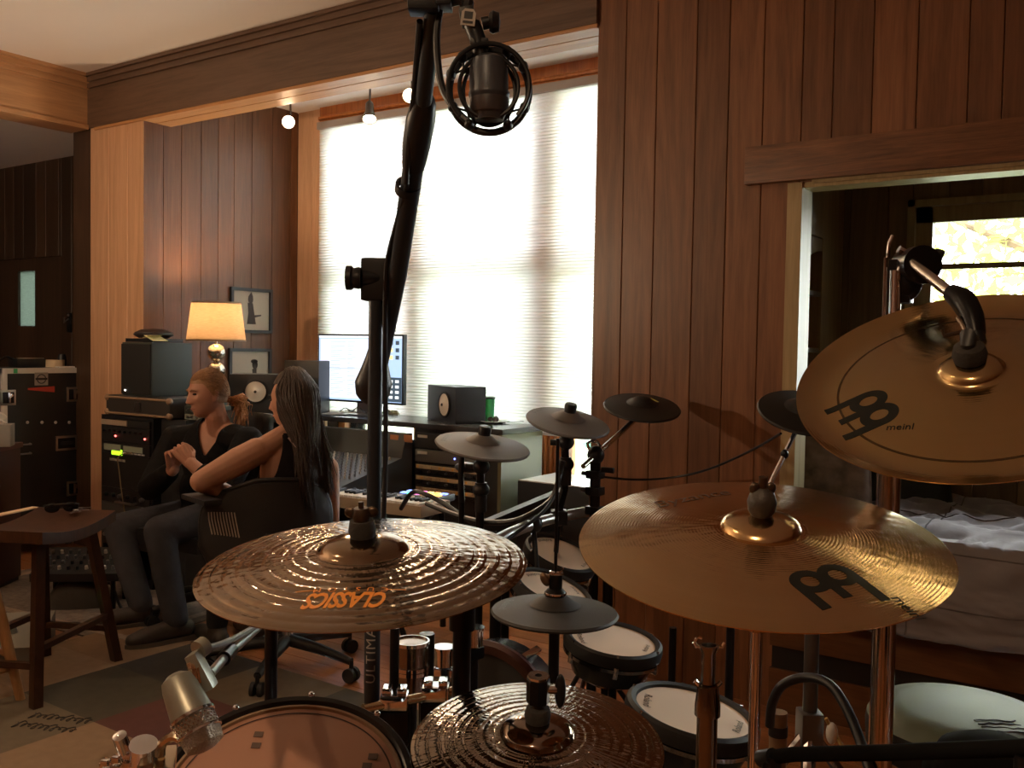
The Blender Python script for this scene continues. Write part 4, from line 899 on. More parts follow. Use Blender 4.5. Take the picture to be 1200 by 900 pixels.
for s_ in (-1, 1): m.box(Mr @ V((0, s_*.52, .0088)), (1.6, .05, .0012), Mr); m.box(Mr @ V((s_*.76, 0, .0088)), (.05, 1.0, .0012), Mr)
m.build('border', mat('persian_border', (.30, .24, .19), .95, var=.5, vscale=60), pr)
# ================================================================ bed nook
QUILT = mat('quilt_grey', (.22, .20, .21), .85, bump=.25, bscale=14, var=.08, vscale=6, sheen=.3)
BEDW = wood('bed_base_wood', (.10, .042, .016), (.20, .085, .034), stretch=(.5, 6, 6), rough=.42, isl=.06)
bx0_, bx1_ = XO0+.012, 1.04
t = thing('platform_bed', 'wooden platform bed base with a dark recessed band across the nook', 'bed', (-.1, 4.1, 0))
m = MB(); slab(m, (bx0_-.07, YW-.03, 0), (bx1_, YW+.0, .165)); slab(m, (bx0_-.07, YW-.03, .255), (bx1_, YW+.0, .40)); slab(m, (bx0_, YW-.001, .37), (bx1_, YW+.04, .40)); slab(m, (bx0_, YW+.035, .36), (bx1_, YN-.01, .40)); m.build('base_front', BEDW, t)
m = MB(); slab(m, (bx0_-.065, YW-.015, .165), (bx1_, YW+.0, .255)); m.build('recessed_band', mat('band_dark', (.012, .009, .007), .6), t)
t = thing('mattress', 'thick mattress on the nook bed, wholly under the grey quilt', 'mattress', (-.05, 4.2, .40))
m = MB(); m.box((-.06, 4.21, .565), (2.18, 1.06, .325), bev=.05); m.build('mattress_body', mat('ticking', (.5, .5, .5), .9), t)
def qz(x, y):
    return noise.noise(V((x*4.2, y*5, 2)))*.028+noise.noise(V((x*11, y*9, 5)))*.016+abs(noise.noise(V((x*6+y*5, y*3-x*2, 9))))*-.045+abs(noise.noise(V((x*9-y*7, y*4+x*5, 3))))*-.03
def qf(u, v):
    x = -1.10+u*2.1
    if v < .62:
        y = 4.70-(4.70-3.60)*(v/.62); return V((x, y, .765+qz(x, y)*1.0-.02*max(0, (v-.5)/.12)))
    k = (v-.62)/.38; th = min(1, k*4)
    return V((x, 3.60-.055*sin(th*pi/2)-.03*k+qz(x, 3+k)*.55, .75-.07*th*th-(k*.27)+.018*noise.noise(V((x*5, 3, 1)))*k))
m = MB(); m.grid(qf, 110, 80)
q_ = m.build('quilt', QUILT, ang=60)
sm = q_.modifiers.new('thickness', 'SOLIDIFY'); sm.thickness = .018; sm.offset = -1
tag(q_, 'rumpled grey quilt over the nook bed hanging down its front', 'quilt')
m = MB()
for v_s in (.30, .66, .84): m.tube([qf(k/60, v_s)+V((0, -.001, .001)) for k in range(61)], .003, seg=5)
for u_s in (.18, .36, .54, .72, .9): m.tube([qf(u_s, k/50)+V((0, -.001, .001)) for k in range(51)], .003, seg=5)
m.build('seam', mat('seam_dark', (.13, .115, .115), .9), q_)
def pillow(c, sx_, sy_, sz_, R, name, label, mt):
    M = Mx.Translation(c) @ R; t = thing(name, label, 'pillow', M)
    m = MB()
    def pf(sgn):
        return lambda u, v: M @ V(((u-.5)*sx_, (v-.5)*sy_, sgn*sz_*((sin(pi*u)*sin(pi*v))**.45)*(1+.18*noise.noise(V((u*4, v*4, sgn)))))) 
    m.grid(pf(1), 24, 18); m.grid(pf(-1), 24, 18); bmesh.ops.remove_doubles(m.bm, verts=m.bm.verts, dist=1e-4)
    m.build('pillow_cover', mt, t)
    m = MB(); ed = [(u, 0) for u in [k/12 for k in range(12)]]+[(1, v) for v in [k/12 for k in range(12)]]+[(1-u, 1) for u in [k/12 for k in range(12)]]+[(0, 1-v) for v in [k/12 for k in range(12)]]
    m.tube([M @ V(((u-.5)*sx_, (v-.5)*sy_, 0)) for u, v in ed], .005, seg=6, closed=True); m.build('piping', mt, t)
PATP = mat('patterned_cloth', (.26, .20, .15), .9, var=.9, vscale=16, bump=.1, bscale=300)
q = P(962, 566, 4.05); pillow(q, .40, .46, .07, Mx.Rotation(yaw-.2, 4, 'Z') @ Mx.Rotation(radians(72), 4, 'X'), 'patterned_pillow', 'brown and cream patterned pillow against the pale jamb', PATP)
q = P(1030, 572, 4.30); pillow(q, .62, .42, .08, Mx.Rotation(yaw-.1, 4, 'Z') @ Mx.Rotation(radians(62), 4, 'X'), 'dark_pillow', 'dark green-black pillow leaning behind the patterned one', mat('dark_pillow_cloth', (.035, .04, .034), .9))
# built-in bookcase in the nook's left wall
BKX = XN
t = thing('bookcase', 'dark built-in bookcase with a scalloped top in the nook wall', 'bookcase', (XN-.2, 4.1, .0))
b0, b1 = YW+.152, 4.448
m = MB()
for z in (.72, 1.08, 1.40, 1.66): slab(m, (XN-.38, b0, z), (XN-.004, b1, z+.022))
slab(m, (XN-.405, b0, 0), (XN-.385, b1, 1.925)); 
m.build('shelves', mat('shelf_wood', (.14, .095, .05), .5), t)
sc_poly = [(b0, 1.925), (b0, 1.86)]
for k in range(25):
    f = k/24; sc_poly.append((b0+(b1-b0)*f, 1.84+.03*abs(cos(f*pi*2))-.02*(abs(f-.5) < .07)))
sc_poly += [(b1, 1.925)]
m = MB(); m.prism(sc_poly, Mx(((0, 0, 1, XN-.02), (1, 0, 0, 0), (0, 1, 0, 0), (0, 0, 0, 1))), .018); m.build('scalloped_valance', wood('nook_pale_wood', (0, 0, 0), (0, 0, 0)), t)
for k, (z, h, c, lb) in enumerate(((1.423, .16, (.10, .05, .03), 'upper'), (1.103, .18, (.05, .06, .04), 'middle'))):
    for i in range(5):
        w_ = .028+.008*((i*3+k) % 3); m = MB(); y = b0+.12+i*.045+k*.06; m.box((XN-.20, y, z+h/2+.004*(i % 2)), (.15, w_, h+.008*(i % 2)), bev=.002)
        tag(m.build('book', mat('book_%d_%d' % (k, i), (c[0]*(1+.3*i), c[1]*(1+.15*i), c[2]), .7)), 'dark book standing on the %s shelf of the nook bookcase' % lb, 'book', 'books in the nook bookcase, %s shelf' % lb)

# ================================================================ the acoustic kit's cymbals
def cyl_between(mb, a, b, r, **k): mb.cone(a, b, r, **k)
def disc_height(R, rb, hb, bell, edge=0.0):
    def zf(r):
        if r <= rb: return hb+bell*sqrt(max(0, 1-(r/rb)**2))**.9 if r < rb else hb
        f = (r-rb)/(R-rb); return hb*(1-f**1.25)
    return zf
def cymbal(name, label, c, n, R, rb, hb, bell, mt, china=False, group=None, cat='cymbal'):
    M = frame(n, c); t_ = None
    zf = disc_height(R, rb, hb, bell)
    if china:
        rc = R*.76; hz = hb
        def zf(r):
            if r <= rb: return hz+bell*sqrt(max(0, 1-(r/rb)**2))**.9
            if r <= rc: f = (r-rb)/(rc-rb); return hz*(1-f**1.2)-.0
            f = (r-rc)/(R-rc); return .0+.010*f-.006*sin(pi*f)
    prof = [(0.0055, zf(0))]+[(R*k/64, zf(R*k/64)) for k in range(2, 65)]
    pr2 = [(r, z-.0013) for r, z in reversed(prof)]
    m = MB(); m.lathe(prof+pr2, M, 128, close=True)
    o = m.build(name, mt, origin=M, ang=50)
    tag(o, label, cat, group)
    return o, M, zf
def on_disc(M, zf, eps=.0004):
    Mi = M.inverted()
    def f(p):
        q = Mi @ p; r = sqrt(q.x*q.x+q.y*q.y); return M @ V((q.x, q.y, zf(r)+eps))
    return f
def twin_ring_mark(mb, F, s, zf, legs=((-1.0, .9), (0.0, .62), (1.0, .95)), ry=1.0):
    """the black maker's mark: two rings side by side with three legs below"""
    def flat(fn, nu, nv): mb.grid(lambda u, v: zf(F @ V((*fn(u, v), 0))), nu, nv)
    for sx_ in (-.5, .5):
        flat(lambda u, v: (s*(sx_+(.27+.33*v)*cos(2*pi*u)), s*((.27+.30*v)*sin(2*pi*u)*ry)), 40, 4)
    for k, (x, l) in enumerate(legs):
        w_ = .33; x0_ = x*.935-.165
        flat(lambda u, v: (s*(x0_+w_*u), s*(-.05-v*(.28+l))), 3, 10)
    flat(lambda u, v: (s*(-.3+.6*u), s*(-.52+.26*v)), 6, 2)
INK = mat('ink_black', (.012, .014, .012), .35, spec=.3); INKO = mat('ink_orange', (.85, .30, .04), .45)
BRONZE = cymbal_mat('bronze_dark_lathed', (.40, .28, .18), (.20, .135, .09), .12, 370, .00050, (15, 75), .0007, .0025, .064)
GOLD = cymbal_mat('bronze_bright', (.74, .50, .26), (.64, .42, .20), .16, 1500, .00006, (9, 40), .00035, .0022)
GOLD2 = cymbal_mat('bronze_soft', (.60, .43, .21), (.54, .37, .17), .20, 1500, .00003, (9, 30), .0003, .002)
HATM = cymbal_mat('bronze_black_hammered', (.46, .37, .29), (.24, .18, .135), .10, 430, .00034, (24, 60), .0005, .0008, .054)
# crash, left
cLc, cLn = V((-.9176, .9707, 1.0901)), V((.0354, -.113, .993))
o, M, zf = cymbal('crash_cymbal', 'dark bronze cymbal with orange lettering, left, before the seated pair', cLc, cLn, .2286, .062, .024, .019, BRONZE)
lift = on_disc(M, zf)
a, b = onP(359, 702, cLc, cLn), onP(453, 700, cLc, cLn); ctr = onP(407, 701.5, cLc, cLn)+cLn*0
xd = (a-b).normalized(); F = frame(cLn, ctr-V((0, 0, 0)), xd)
# height parallax: the rim plane lies below the bow
def lift_px(px, py, M, zf, n):
    c0 = M.translation; p = onP(px, py, c0, n)
    for _ in range(6):
        q = M.inverted() @ p; h = zf(sqrt(q.x*q.x+q.y*q.y)); p = onP(px, py, c0+n*h, n)
    return p
ctr = lift_px(407, 702, M, zf, cLn); F = frame(cLn, ctr, xd); wid = (lift_px(455, 702, M, zf, cLn)-lift_px(359, 702, M, zf, cLn)).length
m = MB(); vf = text_bm('CLASSICS', .05, .35, .95, bold=.0016); w0 = max(v.x for v in vf[0])-min(v.x for v in vf[0]); k = wid/w0
for v in vf[0]: v.x *= k; v.y *= k*1.55
h0 = (lift_px(407, 692, M, zf, cLn)-lift_px(407, 710, M, zf, cLn)).length; hh = max(v.y for v in vf[0])-min(v.y for v in vf[0])
for v in vf[0]: v.y *= h0/hh
add_flat(m, vf, F, lift)
ctr2 = lift_px(411, 690.5, M, zf, cLn); F2 = frame(cLn, ctr2, xd); vf = text_bm('CUSTOM', .014, 0, 2.1); add_flat(m, vf, F2, lift)
for s in (-1, 1): 
    p = F2 @ V((s*.056, 0, 0)); m.grid(lambda u, v: lift(F2 @ V((s*(.042+.028*u), -.0008+.0016*v, 0))), 6, 1)
m.build('lettering', INKO, o)
# crash, right
cRc, cRn = V((-.4149, 1.1599, 1.1575)), V((.0881, -.1865, .9785))
o, M, zf = cymbal('ride_cymbal', 'large golden cymbal, right of centre, with a black ring mark near its front edge', cRc, cRn, .2286, .050, .022, .017, GOLD)
lift = on_disc(M, zf)
h1, h2 = lift_px(948.5, 681.5, M, zf, cRn), lift_px(982, 673.5, M, zf, cRn)
F = frame(cRn, (h1+h2)/2, h2-h1); m = MB(); twin_ring_mark(m, F, (h2-h1).length*.96, lift, legs=((-1.0, .95), (0.0, .72), (1.0, 1.2))); m.build('maker_mark', INK, o)
a, b = lift_px(766, 593, M, zf, cRn), lift_px(852, 577, M, zf, cRn); F = frame(cRn, (a+b)/2, b-a)
vf = text_bm('Byzance', .04, .3); w0 = max(v.x for v in vf[0])-min(v.x for v in vf[0]); k = (b-a).length/w0
for v in vf[0]: v.x *= k; v.y *= k*1.1
m = MB(); add_flat(m, vf, F, lift); m.build('lettering', mat('ink_brown', (.10, .05, .03), .5), o)
vf = text_bm('meinl', .02); a, b = lift_px(1056, 706, M, zf, cRn), lift_px(1072, 720, M, zf, cRn); F = frame(cRn, (a+b)/2, b-a)
m = MB(); add_flat(m, vf, F, lift); m.build('small_lettering', INK, o)
# china
cCc, cCn = V((-.2133, 1.3996, 1.3621)), V((-.0226, -.5311, .847))
o, M, zf = cymbal('china_cymbal', 'golden cymbal with an upturned rim tilted toward us at the upper right', cCc, cCn, .2286, .040, .020, .018, GOLD2, china=True)
lift = on_disc(M, zf)
h1, h2 = lift_px(1017.5, 470, M, zf, cCn), lift_px(1030.5, 486, M, zf, cCn)
F = frame(cCn, (h1+h2)/2, h1-h2); m = MB(); 
F = frame(cCn, (h1+h2)/2, h2-h1); F = F if (F @ V((0, -1, 0)) - F.translation).dot(RT) < 0 else frame(cCn, (h1+h2)/2, h1-h2)
twin_ring_mark(m, F, (h2-h1).length*.98, lift, legs=((-1.0, 1.15), (0.0, .95), (1.0, 1.15)), ry=1.2); m.build('maker_mark', INK, o)
vf = text_bm('meinl', .016); a, b = lift_px(1040, 501, M, zf, cCn), lift_px(1070, 500, M, zf, cCn); F = frame(cCn, (a+b)/2, b-a); m = MB(); add_flat(m, vf, F, lift); m.build('small_lettering', INK, o)
m = MB(); m.grid(lambda u, v: lift(M @ V((cos(2*pi*u)*(.1715+.003*v), sin(2*pi*u)*(.1715+.003*v), 0))), 120, 1); m.build('crease_line', mat('crease_brown', (.10, .06, .025), .4, .8), o)
# hi-hats
cHc, cHn = V((-.713, 1.1109, .8413)), V((.0746, -.114, .9907))
o, M, zf = cymbal('top_hi_hat_cymbal', 'dark hammered hi-hat cymbal at the bottom centre, upper of its pair', cHc, cHn, .1778, .052, .016, .020, HATM)
o2, M2_, zf2 = cymbal('bottom_hi_hat_cymbal', 'lower hi-hat cymbal showing as a rim under the dark hammered one', cHc-cHn*.011, cHn, .1778, .05, -.012, -.018, HATM)
def wingnut_top(mb, M, z, felt=.019, fh=.02):
    mb.lathe([(0, z), (felt, z), (felt*1.05, z+fh*.5), (felt*.9, z+fh), (0, z+fh)], M, 20)
BRASSD = mat('worn_brass', (.13, .095, .07), .35, .9)
# stands
def pole_stand(name, label, top, r, mt, parts_, legs=True, leg_r=.30, foot=.0, rot=0.3, zhub=.36):
    """a vertical tube from the floor to `top`; parts_ = callable that adds named parts"""
    x, y, z = top; t = thing(name, label, 'stand', (x, y, 0))
    m = MB(); m.cone((x, y, .10), (x, y, z), r, seg=18); m.build('pole', mt, t)
    if legs:
        for k in range(3):
            a = rot+k*2*pi/3; fx, fy = x+cos(a)*leg_r, y+sin(a)*leg_r
            m = MB(); m.tube([(x+cos(a)*r, y+sin(a)*r, zhub), (fx, fy, .02)], .009, seg=8); m.tube([(x+cos(a)*r, y+sin(a)*r, .13), (x+cos(a)*leg_r*.55, y+sin(a)*leg_r*.55, .02+(zhub-.02)*.45)], .006, seg=6)
            l = m.build('leg', mt, t); m = MB(); m.sphere((fx, fy, .018), (.018, .018, .018), u=10, v=6); m.build('rubber_foot', RUBBER, l)
        m = MB(); m.cone((x, y, zhub-.025), (x, y, zhub+.03), r*1.5, seg=18); m.cone((x, y, .11), (x, y, .15), r*1.4, seg=18); m.build('leg_collar', mt, t)
    parts_(t)
    return t
def felt_and_nut(t, M, zf, big=1.0):
    z = zf(0.0)-.001
    m = MB(); m.lathe([(0, z), (.017*big, z), (.0195*big, z+.010*big), (.017*big, z+.024*big), (0, z+.024*big)], M, 20); m.build('felt', FELT, t)
    z += .024*big
    m = MB(); m.lathe([(0, z), (.012*big, z), (.0135*big, z+.010*big), (.010*big, z+.018*big), (0, z+.018*big)], M, 16)
    m.cone(M @ V((0, 0, z+.016*big)), M @ V((0, 0, z+.027*big)), .004*big, seg=10)
    for s in (-1, 1): m.sphere(M @ V((s*.015*big, 0, z+.012*big)), (.009*big, .004*big, .008*big), M=M, u=10, v=6)
    m.build('wing_nut', BRASSD, t)
# stand of the left cymbal: pole behind, arm to the cymbal
pp = P(541, 770, 1.58); top = V((pp.x, pp.y, cLc.z-.10)); ML = frame(cLn, cLc)
def f_(t):
    j = V((top.x, top.y, top.z)); e = ML @ V((0, 0, -.035))
    m = MB(); m.cone(j-V((0, 0, .06)), j+V((0, 0, .015)), .022, seg=18); m.sphere(j+V((0, 0, .02)), .02); m.build('tilter', BLACKM, t)
    m = MB(); m.tube([j+V((0, 0, .015)), e, ML @ V((0, 0, -.0))], .0085, seg=10); m.build('boom_arm', BLACKM, t)
    m = MB(); m.lathe([(0, .018), (.018, .018), (.02, .008), (.012, -.03), (0, -.03)], ML, 18); m.cone(ML @ V((0, 0, 0)), ML @ V((0, 0, .05)), .004); m.build('cymbal_seat', BLACKM, t)
    felt_and_nut(t, ML, disc_height(.2286, .062, .024, .019), 1.0)
pole_stand('boom_stand', 'black stand pole rising below the dark bronze cymbal', top, .0155, BLACKM, f_, rot=1.0)
# stand of the right cymbal
MR = frame(cRn, cRc); e = MR @ V((0, 0, -.05)); top = V((e.x, e.y, e.z-.02))
def f_(t):
    m = MB(); m.cone(top-V((0, 0, .045)), top, .014, seg=16); m.box(top+V((0, 0, .0)), (.03, .03, .03), bev=.005); m.tube([top, MR @ V((0, 0, -.0)), MR @ V((0, 0, .045))], .005); m.build('tilter', mat('gold_chrome', (.62, .45, .26), .15, 1), t)
    m = MB(); m.lathe([(0, .02), (.02, .02), (.022, .004), (.012, -.02), (0, -.02)], MR, 18); m.build('cymbal_seat', BLACKM, t)
    z = disc_height(.2286, .05, .022, .017)(0)-.002
    m = MB(); m.lathe([(0, z), (.012, z), (.017, z+.008), (.0185, z+.019), (.015, z+.031), (.006, z+.038), (0, z+.038)], MR, 20); m.build('sleeve_nut', mat('dark_sleeve', (.055, .045, .038), .5, bump=.2, bscale=120), t)
    m = MB(); m.cone(MR @ V((0, 0, z+.034)), MR @ V((0, 0, z+.052)), .0055, seg=10)
    for s in (-1, 1): m.sphere(MR @ V((s*.010, 0, z+.037)), (.007, .004, .008), M=MR, u=10, v=6)
    m.build('wing_nut', BRASSD, t)
pole_stand('straight_stand', 'slim chrome stand under the large golden cymbal', top, .0075, CHROME, f_, rot=.5)
# stand of the china: thick fluted tube, clamp and arm above
pb = P(1041, 600, 1.50); zt_ = P(1055, 318, 1.50).z
t = thing('rack_stand', 'thick shiny tube stand with a boom arm holding the tilted golden cymbal', 'stand', (pb.x, pb.y, 0))
m = MB(); m.cone((pb.x, pb.y, .03), (pb.x, pb.y, 1.30), .0175, seg=24)
m.build('pole', mat('stand_chrome', (.42, .37, .32), .16, 1.0), t)
m = MB(); 
for a in (2.2, 3.0, -.9): m.cone((pb.x+cos(a)*.0178, pb.y+sin(a)*.0178, .03), (pb.x+cos(a)*.0178, pb.y+sin(a)*.0178, 1.30), .0025, seg=6)
m.build('pole_flute', CHROME, t)
m = MB(); m.cone((pb.x, pb.y, 1.28), (pb.x, pb.y, zt_), .009, seg=14); m.cone((pb.x-.014, pb.y-.01, 1.36), (pb.x-.014, pb.y-.01, zt_+.02), .0028, seg=8); m.build('upper_rod', CHROME, t)
m = MB(); m.cone((pb.x, pb.y, .03), (pb.x, pb.y, .0), .05, .055, seg=24); m.build('base_plate', BLACKM, t)
jj = P(1072, 312, 1.49); M = frame(FW*-1, jj)
m = MB(); m.cone(jj-FW*.03, jj+FW*.025, .030, seg=22); m.box(P(1056, 330, 1.5), (.035, .035, .07), bev=.008); m.sphere(P(1064, 330, 1.49), (.022, .02, .03)); m.build('clamp', BLACKM, t)
m = MB(); w_ = P(1096, 308, 1.5); m.box(w_, (.016, .014, .045), Mx.Rotation(.35, 3, 'Y'), bev=.006); m.cone(P(1080, 312, 1.49), w_, .006); m.build('clamp_wing', BLACKM, t)
m = MB(); m.tube([P(1056, 312, 1.48), P(1053, 318, 1.48), P(1053, 328, 1.48)], .0045); m.tube([P(1046, 276, 1.48), P(1042, 285, 1.48), P(1040, 302, 1.48)], .003); m.tube([P(1053, 292, 1.49), P(1064, 298, 1.49)], .007); m.build('drum_key', CHROME, t)
tip = lift_px(1148, 462, frame(cCn, cCc), zf, cCn); MC = frame(cCn, cCc); tipb = MC @ V((0, 0, .04))
jt = P(1142, 365, 1.36)
m = MB(); m.tube([P(1066, 306, 1.47), P(1116, 345, 1.39)], .0085, seg=12); m.build('boom_arm', mat('arm_chrome', (.6, .58, .55), .2, 1), t)
m = MB(); m.tube([P(1114, 343, 1.392), P(1128, 352, 1.37), P(1138, 370, 1.352), P(1143, 392, 1.338)], [.013, .018, .017, .014], seg=12, smooth=3); m.build('tilter_head', BLACKM, t)
m = MB(); m.tube([P(1143, 388, 1.338), P(1147, 420, 1.32), MC @ V((0, 0, .075)), MC @ V((0, 0, .03))], [.012, .012, .010, .010], seg=12, smooth=3); m.build('drop_sleeve', BLACK, t)
m = MB(); m.lathe([(0, .037), (.020, .037), (.022, .046), (.019, .058), (.011, .064), (0, .064)], MC, 20); m.build('felt', FELT, t)
m = MB(); m.tube([P(1122, 372, 1.35), P(1130, 385, 1.34), P(1136, 410, 1.33), P(1138, 432, 1.325)], .0035, smooth=4); m.tube([P(1104, 386, 1.345), P(1106, 394, 1.345), P(1132, 388, 1.34)], .003); m.build('brake_lever', BRASSD, t)
# hi-hat stand
MH = frame(cHn, cHc); q = MH @ V((0, 0, -.05))
t = thing('hi_hat_stand', 'stand of the front hi-hat with a square chrome-topped clutch', 'stand', (q.x, q.y, 0))
m = MB(); m.cone((q.x, q.y, .1), (q.x, q.y, q.z-.01), .0125, seg=16); m.build('pole', CHROME, t)
for k in range(3):
    a = .4+k*2*pi/3; m = MB(); m.tube([(q.x, q.y, .34), (q.x+cos(a)*.28, q.y+sin(a)*.28, .02)], .009); m.build('leg', CHROME, t)
m = MB(); m.lathe([(0, -.06), (.022, -.06), (.026, -.05), (.022, -.038), (0, -.038)], MH, 20); m.build('cymbal_seat', BLACK, t)
m = MB(); m.cone(MH @ V((0, 0, -.04)), MH @ V((0, 0, .085)), .0035); m.build('pull_rod', CHROME, t)
m = MB(); m.lathe([(0, .034), (.017, .034), (.019, .044), (.0165, .054), (.0095, .057), (.0085, .066), (0, .066)], MH, 20); m.build('clutch_felt', FELT, t)
m = MB(); m.lathe([(0, .064), (.0165, .064), (.0165, .098), (.0155, .100), (0, .100)], MH, 8); m.build('clutch_body', BLACKM, t, ang=20)
m = MB(); m.lathe([(.005, .1002), (.0155, .1002), (.0155, .1035), (.005, .1035)], MH, 8, close=True); m.build('clutch_cap', CHROME, t, ang=20)
m = MB(); m.cone(MH @ V((.014, 0, .082)), MH @ V((.026, 0, .082)), .006); m.build('wing_screw', CHROME, t)
m = MB(); m.sphere(MH @ V((.031, .0, .080)), (.008, .006, .026), M=MH); m.build('wing', BLACK, t)

# ================================================================ snare and its microphone
cSc, cSn = V((-1.0241, .9212, .7562)), V((.2233, -.2925, .9298)); MS = frame(cSn, cSc)
t = thing('snare_drum', 'snare drum with a reddish-brown head and black hoop at the bottom left', 'drum', MS @ Mx.Translation(V((0, 0, -.17))))
RS = .178
m = MB(); m.lathe([(RS-.012, -.165), (RS-.006, -.165), (RS-.006, -.01), (RS-.012, -.01)], MS, 72, close=True); m.build('shell', mat('shell_black', (.02, .015, .013), .15, coat=.5), t)
m = MB(); m.lathe([(RS-.004, -.012), (RS+.011, -.012), (RS+.014, -.006), (RS+.012, .004), (RS+.009, .007), (RS+.001, .006), (RS-.004, .0)], MS, 96, close=True); m.build('hoop', mat('hoop_black', (.018, .015, .014), .28, .3), t)
m = MB(); m.lathe([(RS-.004, -.001), (RS-.006, .003), (RS-.010, .003), (RS-.012, -.001)], MS, 96, close=True); m.build('head_collar', mat('collar_tan', (.33, .22, .14), .35, .4), t)
m = MB(); m.lathe([(0, -.002), (RS-.03, -.002), (RS-.011, -.001)], MS, 96); h = m.build('drum_head', mat('coated_head', (.46, .24, .165), .38, bump=.04, bscale=400, var=.05, vscale=9), t)
m = MB(); m.lathe([(RS-.022, -.0008), (RS-.0195, -.0008)], MS, 96); m.build('dark_ring', mat('ring_dark', (.05, .025, .02), .4), h)
def snare_px(px, py): return onP(px, py, cSc, cSn)
m = MB()
for px, py in ((303, 860), (300, 873)): p = snare_px(px, py); m.box(p+cSn*-.0008, (.014, .011, .0006), MS)
for px, py in ((437, 886), (430, 897)): p = snare_px(px, py); m.box(p+cSn*-.0008, (.014, .012, .0006), MS)
m.build('head_print', mat('print_grey', (.13, .085, .07), .6), h)
for k in range(10):
    a = .3+k*2*pi/10; m = MB(); m.cone(MS @ V((cos(a)*(RS+.013), sin(a)*(RS+.013), -.06)), MS @ V((cos(a)*(RS+.013), sin(a)*(RS+.013), .004)), .004, seg=8); m.sphere(MS @ V((cos(a)*(RS+.013), sin(a)*(RS+.013), .006)), .006, u=8, v=6); m.build('tension_rod', CHROME, t)
for k in range(10):
    a = .3+k*2*pi/10; m = MB(); m.box(MS @ V((cos(a)*(RS+.006), sin(a)*(RS+.006), -.085)), (.022, .018, .05), MS @ Mx.Rotation(a, 4, 'Z'), bev=.005); m.build('lug', CHROME, t)
# snare stand below
t2 = thing('snare_stand', 'chrome basket stand holding the snare drum from below', 'stand', (cSc.x, cSc.y, 0)); b_ = MS @ V((0, 0, -.17))
m = MB(); m.cone((b_.x, b_.y, .1), b_-V((0, 0, .05)), .014); m.build('pole', CHROME, t2)
for k in range(3):
    a = .8+k*2*pi/3; e = MS @ V((cos(a)*(RS+.004), sin(a)*(RS+.004), -.172)); m = MB(); m.tube([b_-V((0, 0, .05)), e-cSn*.02, e+cSn*.012], .007, seg=8); m.build('basket_arm', CHROME, t2)
    m = MB(); m.tube([(b_.x, b_.y, .3), (b_.x+cos(a)*.26, b_.y+sin(a)*.26, .02)], .009); m.build('leg', CHROME, t2)
# throw-off and clamp at the snare's left
q = P(160, 884, 1.16); Mq = frame(UP, q, RT)
m = MB(); m.cone(P(168, 892, 1.17), P(168, 872, 1.16), .017, seg=20); m.build('strainer_knob', CHROME, t)
m = MB(); m.cone(P(150, 890, 1.17), P(140, 862, 1.15), .0085, seg=14); m.cone(P(140, 862, 1.15), P(139.5, 860.5, 1.149), .0085, .004, seg=14); m.build('strainer_post', CHROME, t)
m = MB()
for i in range(3):
    for j in range(2): m.box(P(124+i*13, 893-i*4+j*10, 1.16), (.010, .010, .008), Mx.Rotation(.4, 3, 'Z'), bev=.002)
m.tube([P(118, 897, 1.17), P(165, 884, 1.17)], .004); m.build('strainer_cluster', CHROME, t)
m = MB(); m.box(P(184, 893, 1.17), (.045, .05, .012), Mx.Rotation(.9, 3, 'Z') @ Mx.Rotation(.2, 3, 'X'), bev=.003); m.tube([P(188, 885, 1.17), P(190, 872, 1.165), P(203, 863, 1.16), P(214, 868, 1.16)], .006, smooth=4); m.build('strainer_plate', mat('warm_chrome', (.72, .6, .45), .18, 1), t)
# microphone
t = thing('snare_microphone', 'silver-grey microphone on a swivel angled down at the snare drum', 'microphone', P(225, 800, 1.15))
a, b = P(207, 797, 1.13), P(240, 872, 1.10); ax = (b-a).normalized(); L_ = (b-a).length; MM = frame(ax, a, RT)
MICG = mat('mic_grey', (.34, .34, .29), .38, .6)
m = MB(); m.lathe([(0, -.008), (.010, -.0065), (.018, -.001), (.0205, .008), (.0225, L_*.30), (.0245, L_*.52), (.0245, L_*.55), (0, L_*.55)], MM, 32); m.build('mic_body', MICG, t)
m = MB(); m.lathe([(.0245, L_*.55), (.0265, L_*.56), (.0265, L_*.60), (.0245, L_*.61)], MM, 32, close=True); m.lathe([(.0245, L_*.80), (.0265, L_*.81), (.0265, L_*.84), (.0245, L_*.85)], MM, 32, close=True); m.build('trim_ring', CHROME, t)
m = MB(); m.lathe([(.0235, L_*.60), (.0235, L_*.81), (.024, L_*.85), (.022, L_*1.02), (.012, L_*1.07), (0, L_*1.08)], MM, 32); gr = m.build('grille', mat('grille_metal', (.5, .44, .36), .3, .9, bump=1.0, bscale=420), t)
m = MB()
for j in range(4):
    for i in range(26):
        aa = 2*pi*(i+.5*(j % 2))/26; z = L_*(.64+.045*j); m.sphere(MM @ V((cos(aa)*.0236, sin(aa)*.0236, z)), .0016, u=5, v=4)
m.build('grille_mesh', CHROME, gr)
m = MB(); m.box(P(236, 786, 1.15), (.016, .022, .050), frame(UP, (0, 0, 0), RT) @ Mx.Rotation(-.5, 4, 'Y'), bev=.006); m.cone(P(232, 762, 1.16), P(240, 756, 1.17), .012, seg=16); m.build('swivel_bracket', MICG, t)
m = MB(); m.tube([P(229, 803, 1.14), P(226, 785, 1.14), P(224, 776, 1.145), P(230, 768, 1.15)], .006, smooth=3); m.tube([P(234, 800, 1.14), P(231, 782, 1.14)], .003); m.build('bracket_edge', mat('warm_chrome', (.72, .6, .45)), t)
e2 = P(318, 720, 1.62)
t = thing('microphone_boom', 'thin metal microphone arm reaching from under the dark bronze cymbal', 'microphone arm', e2)
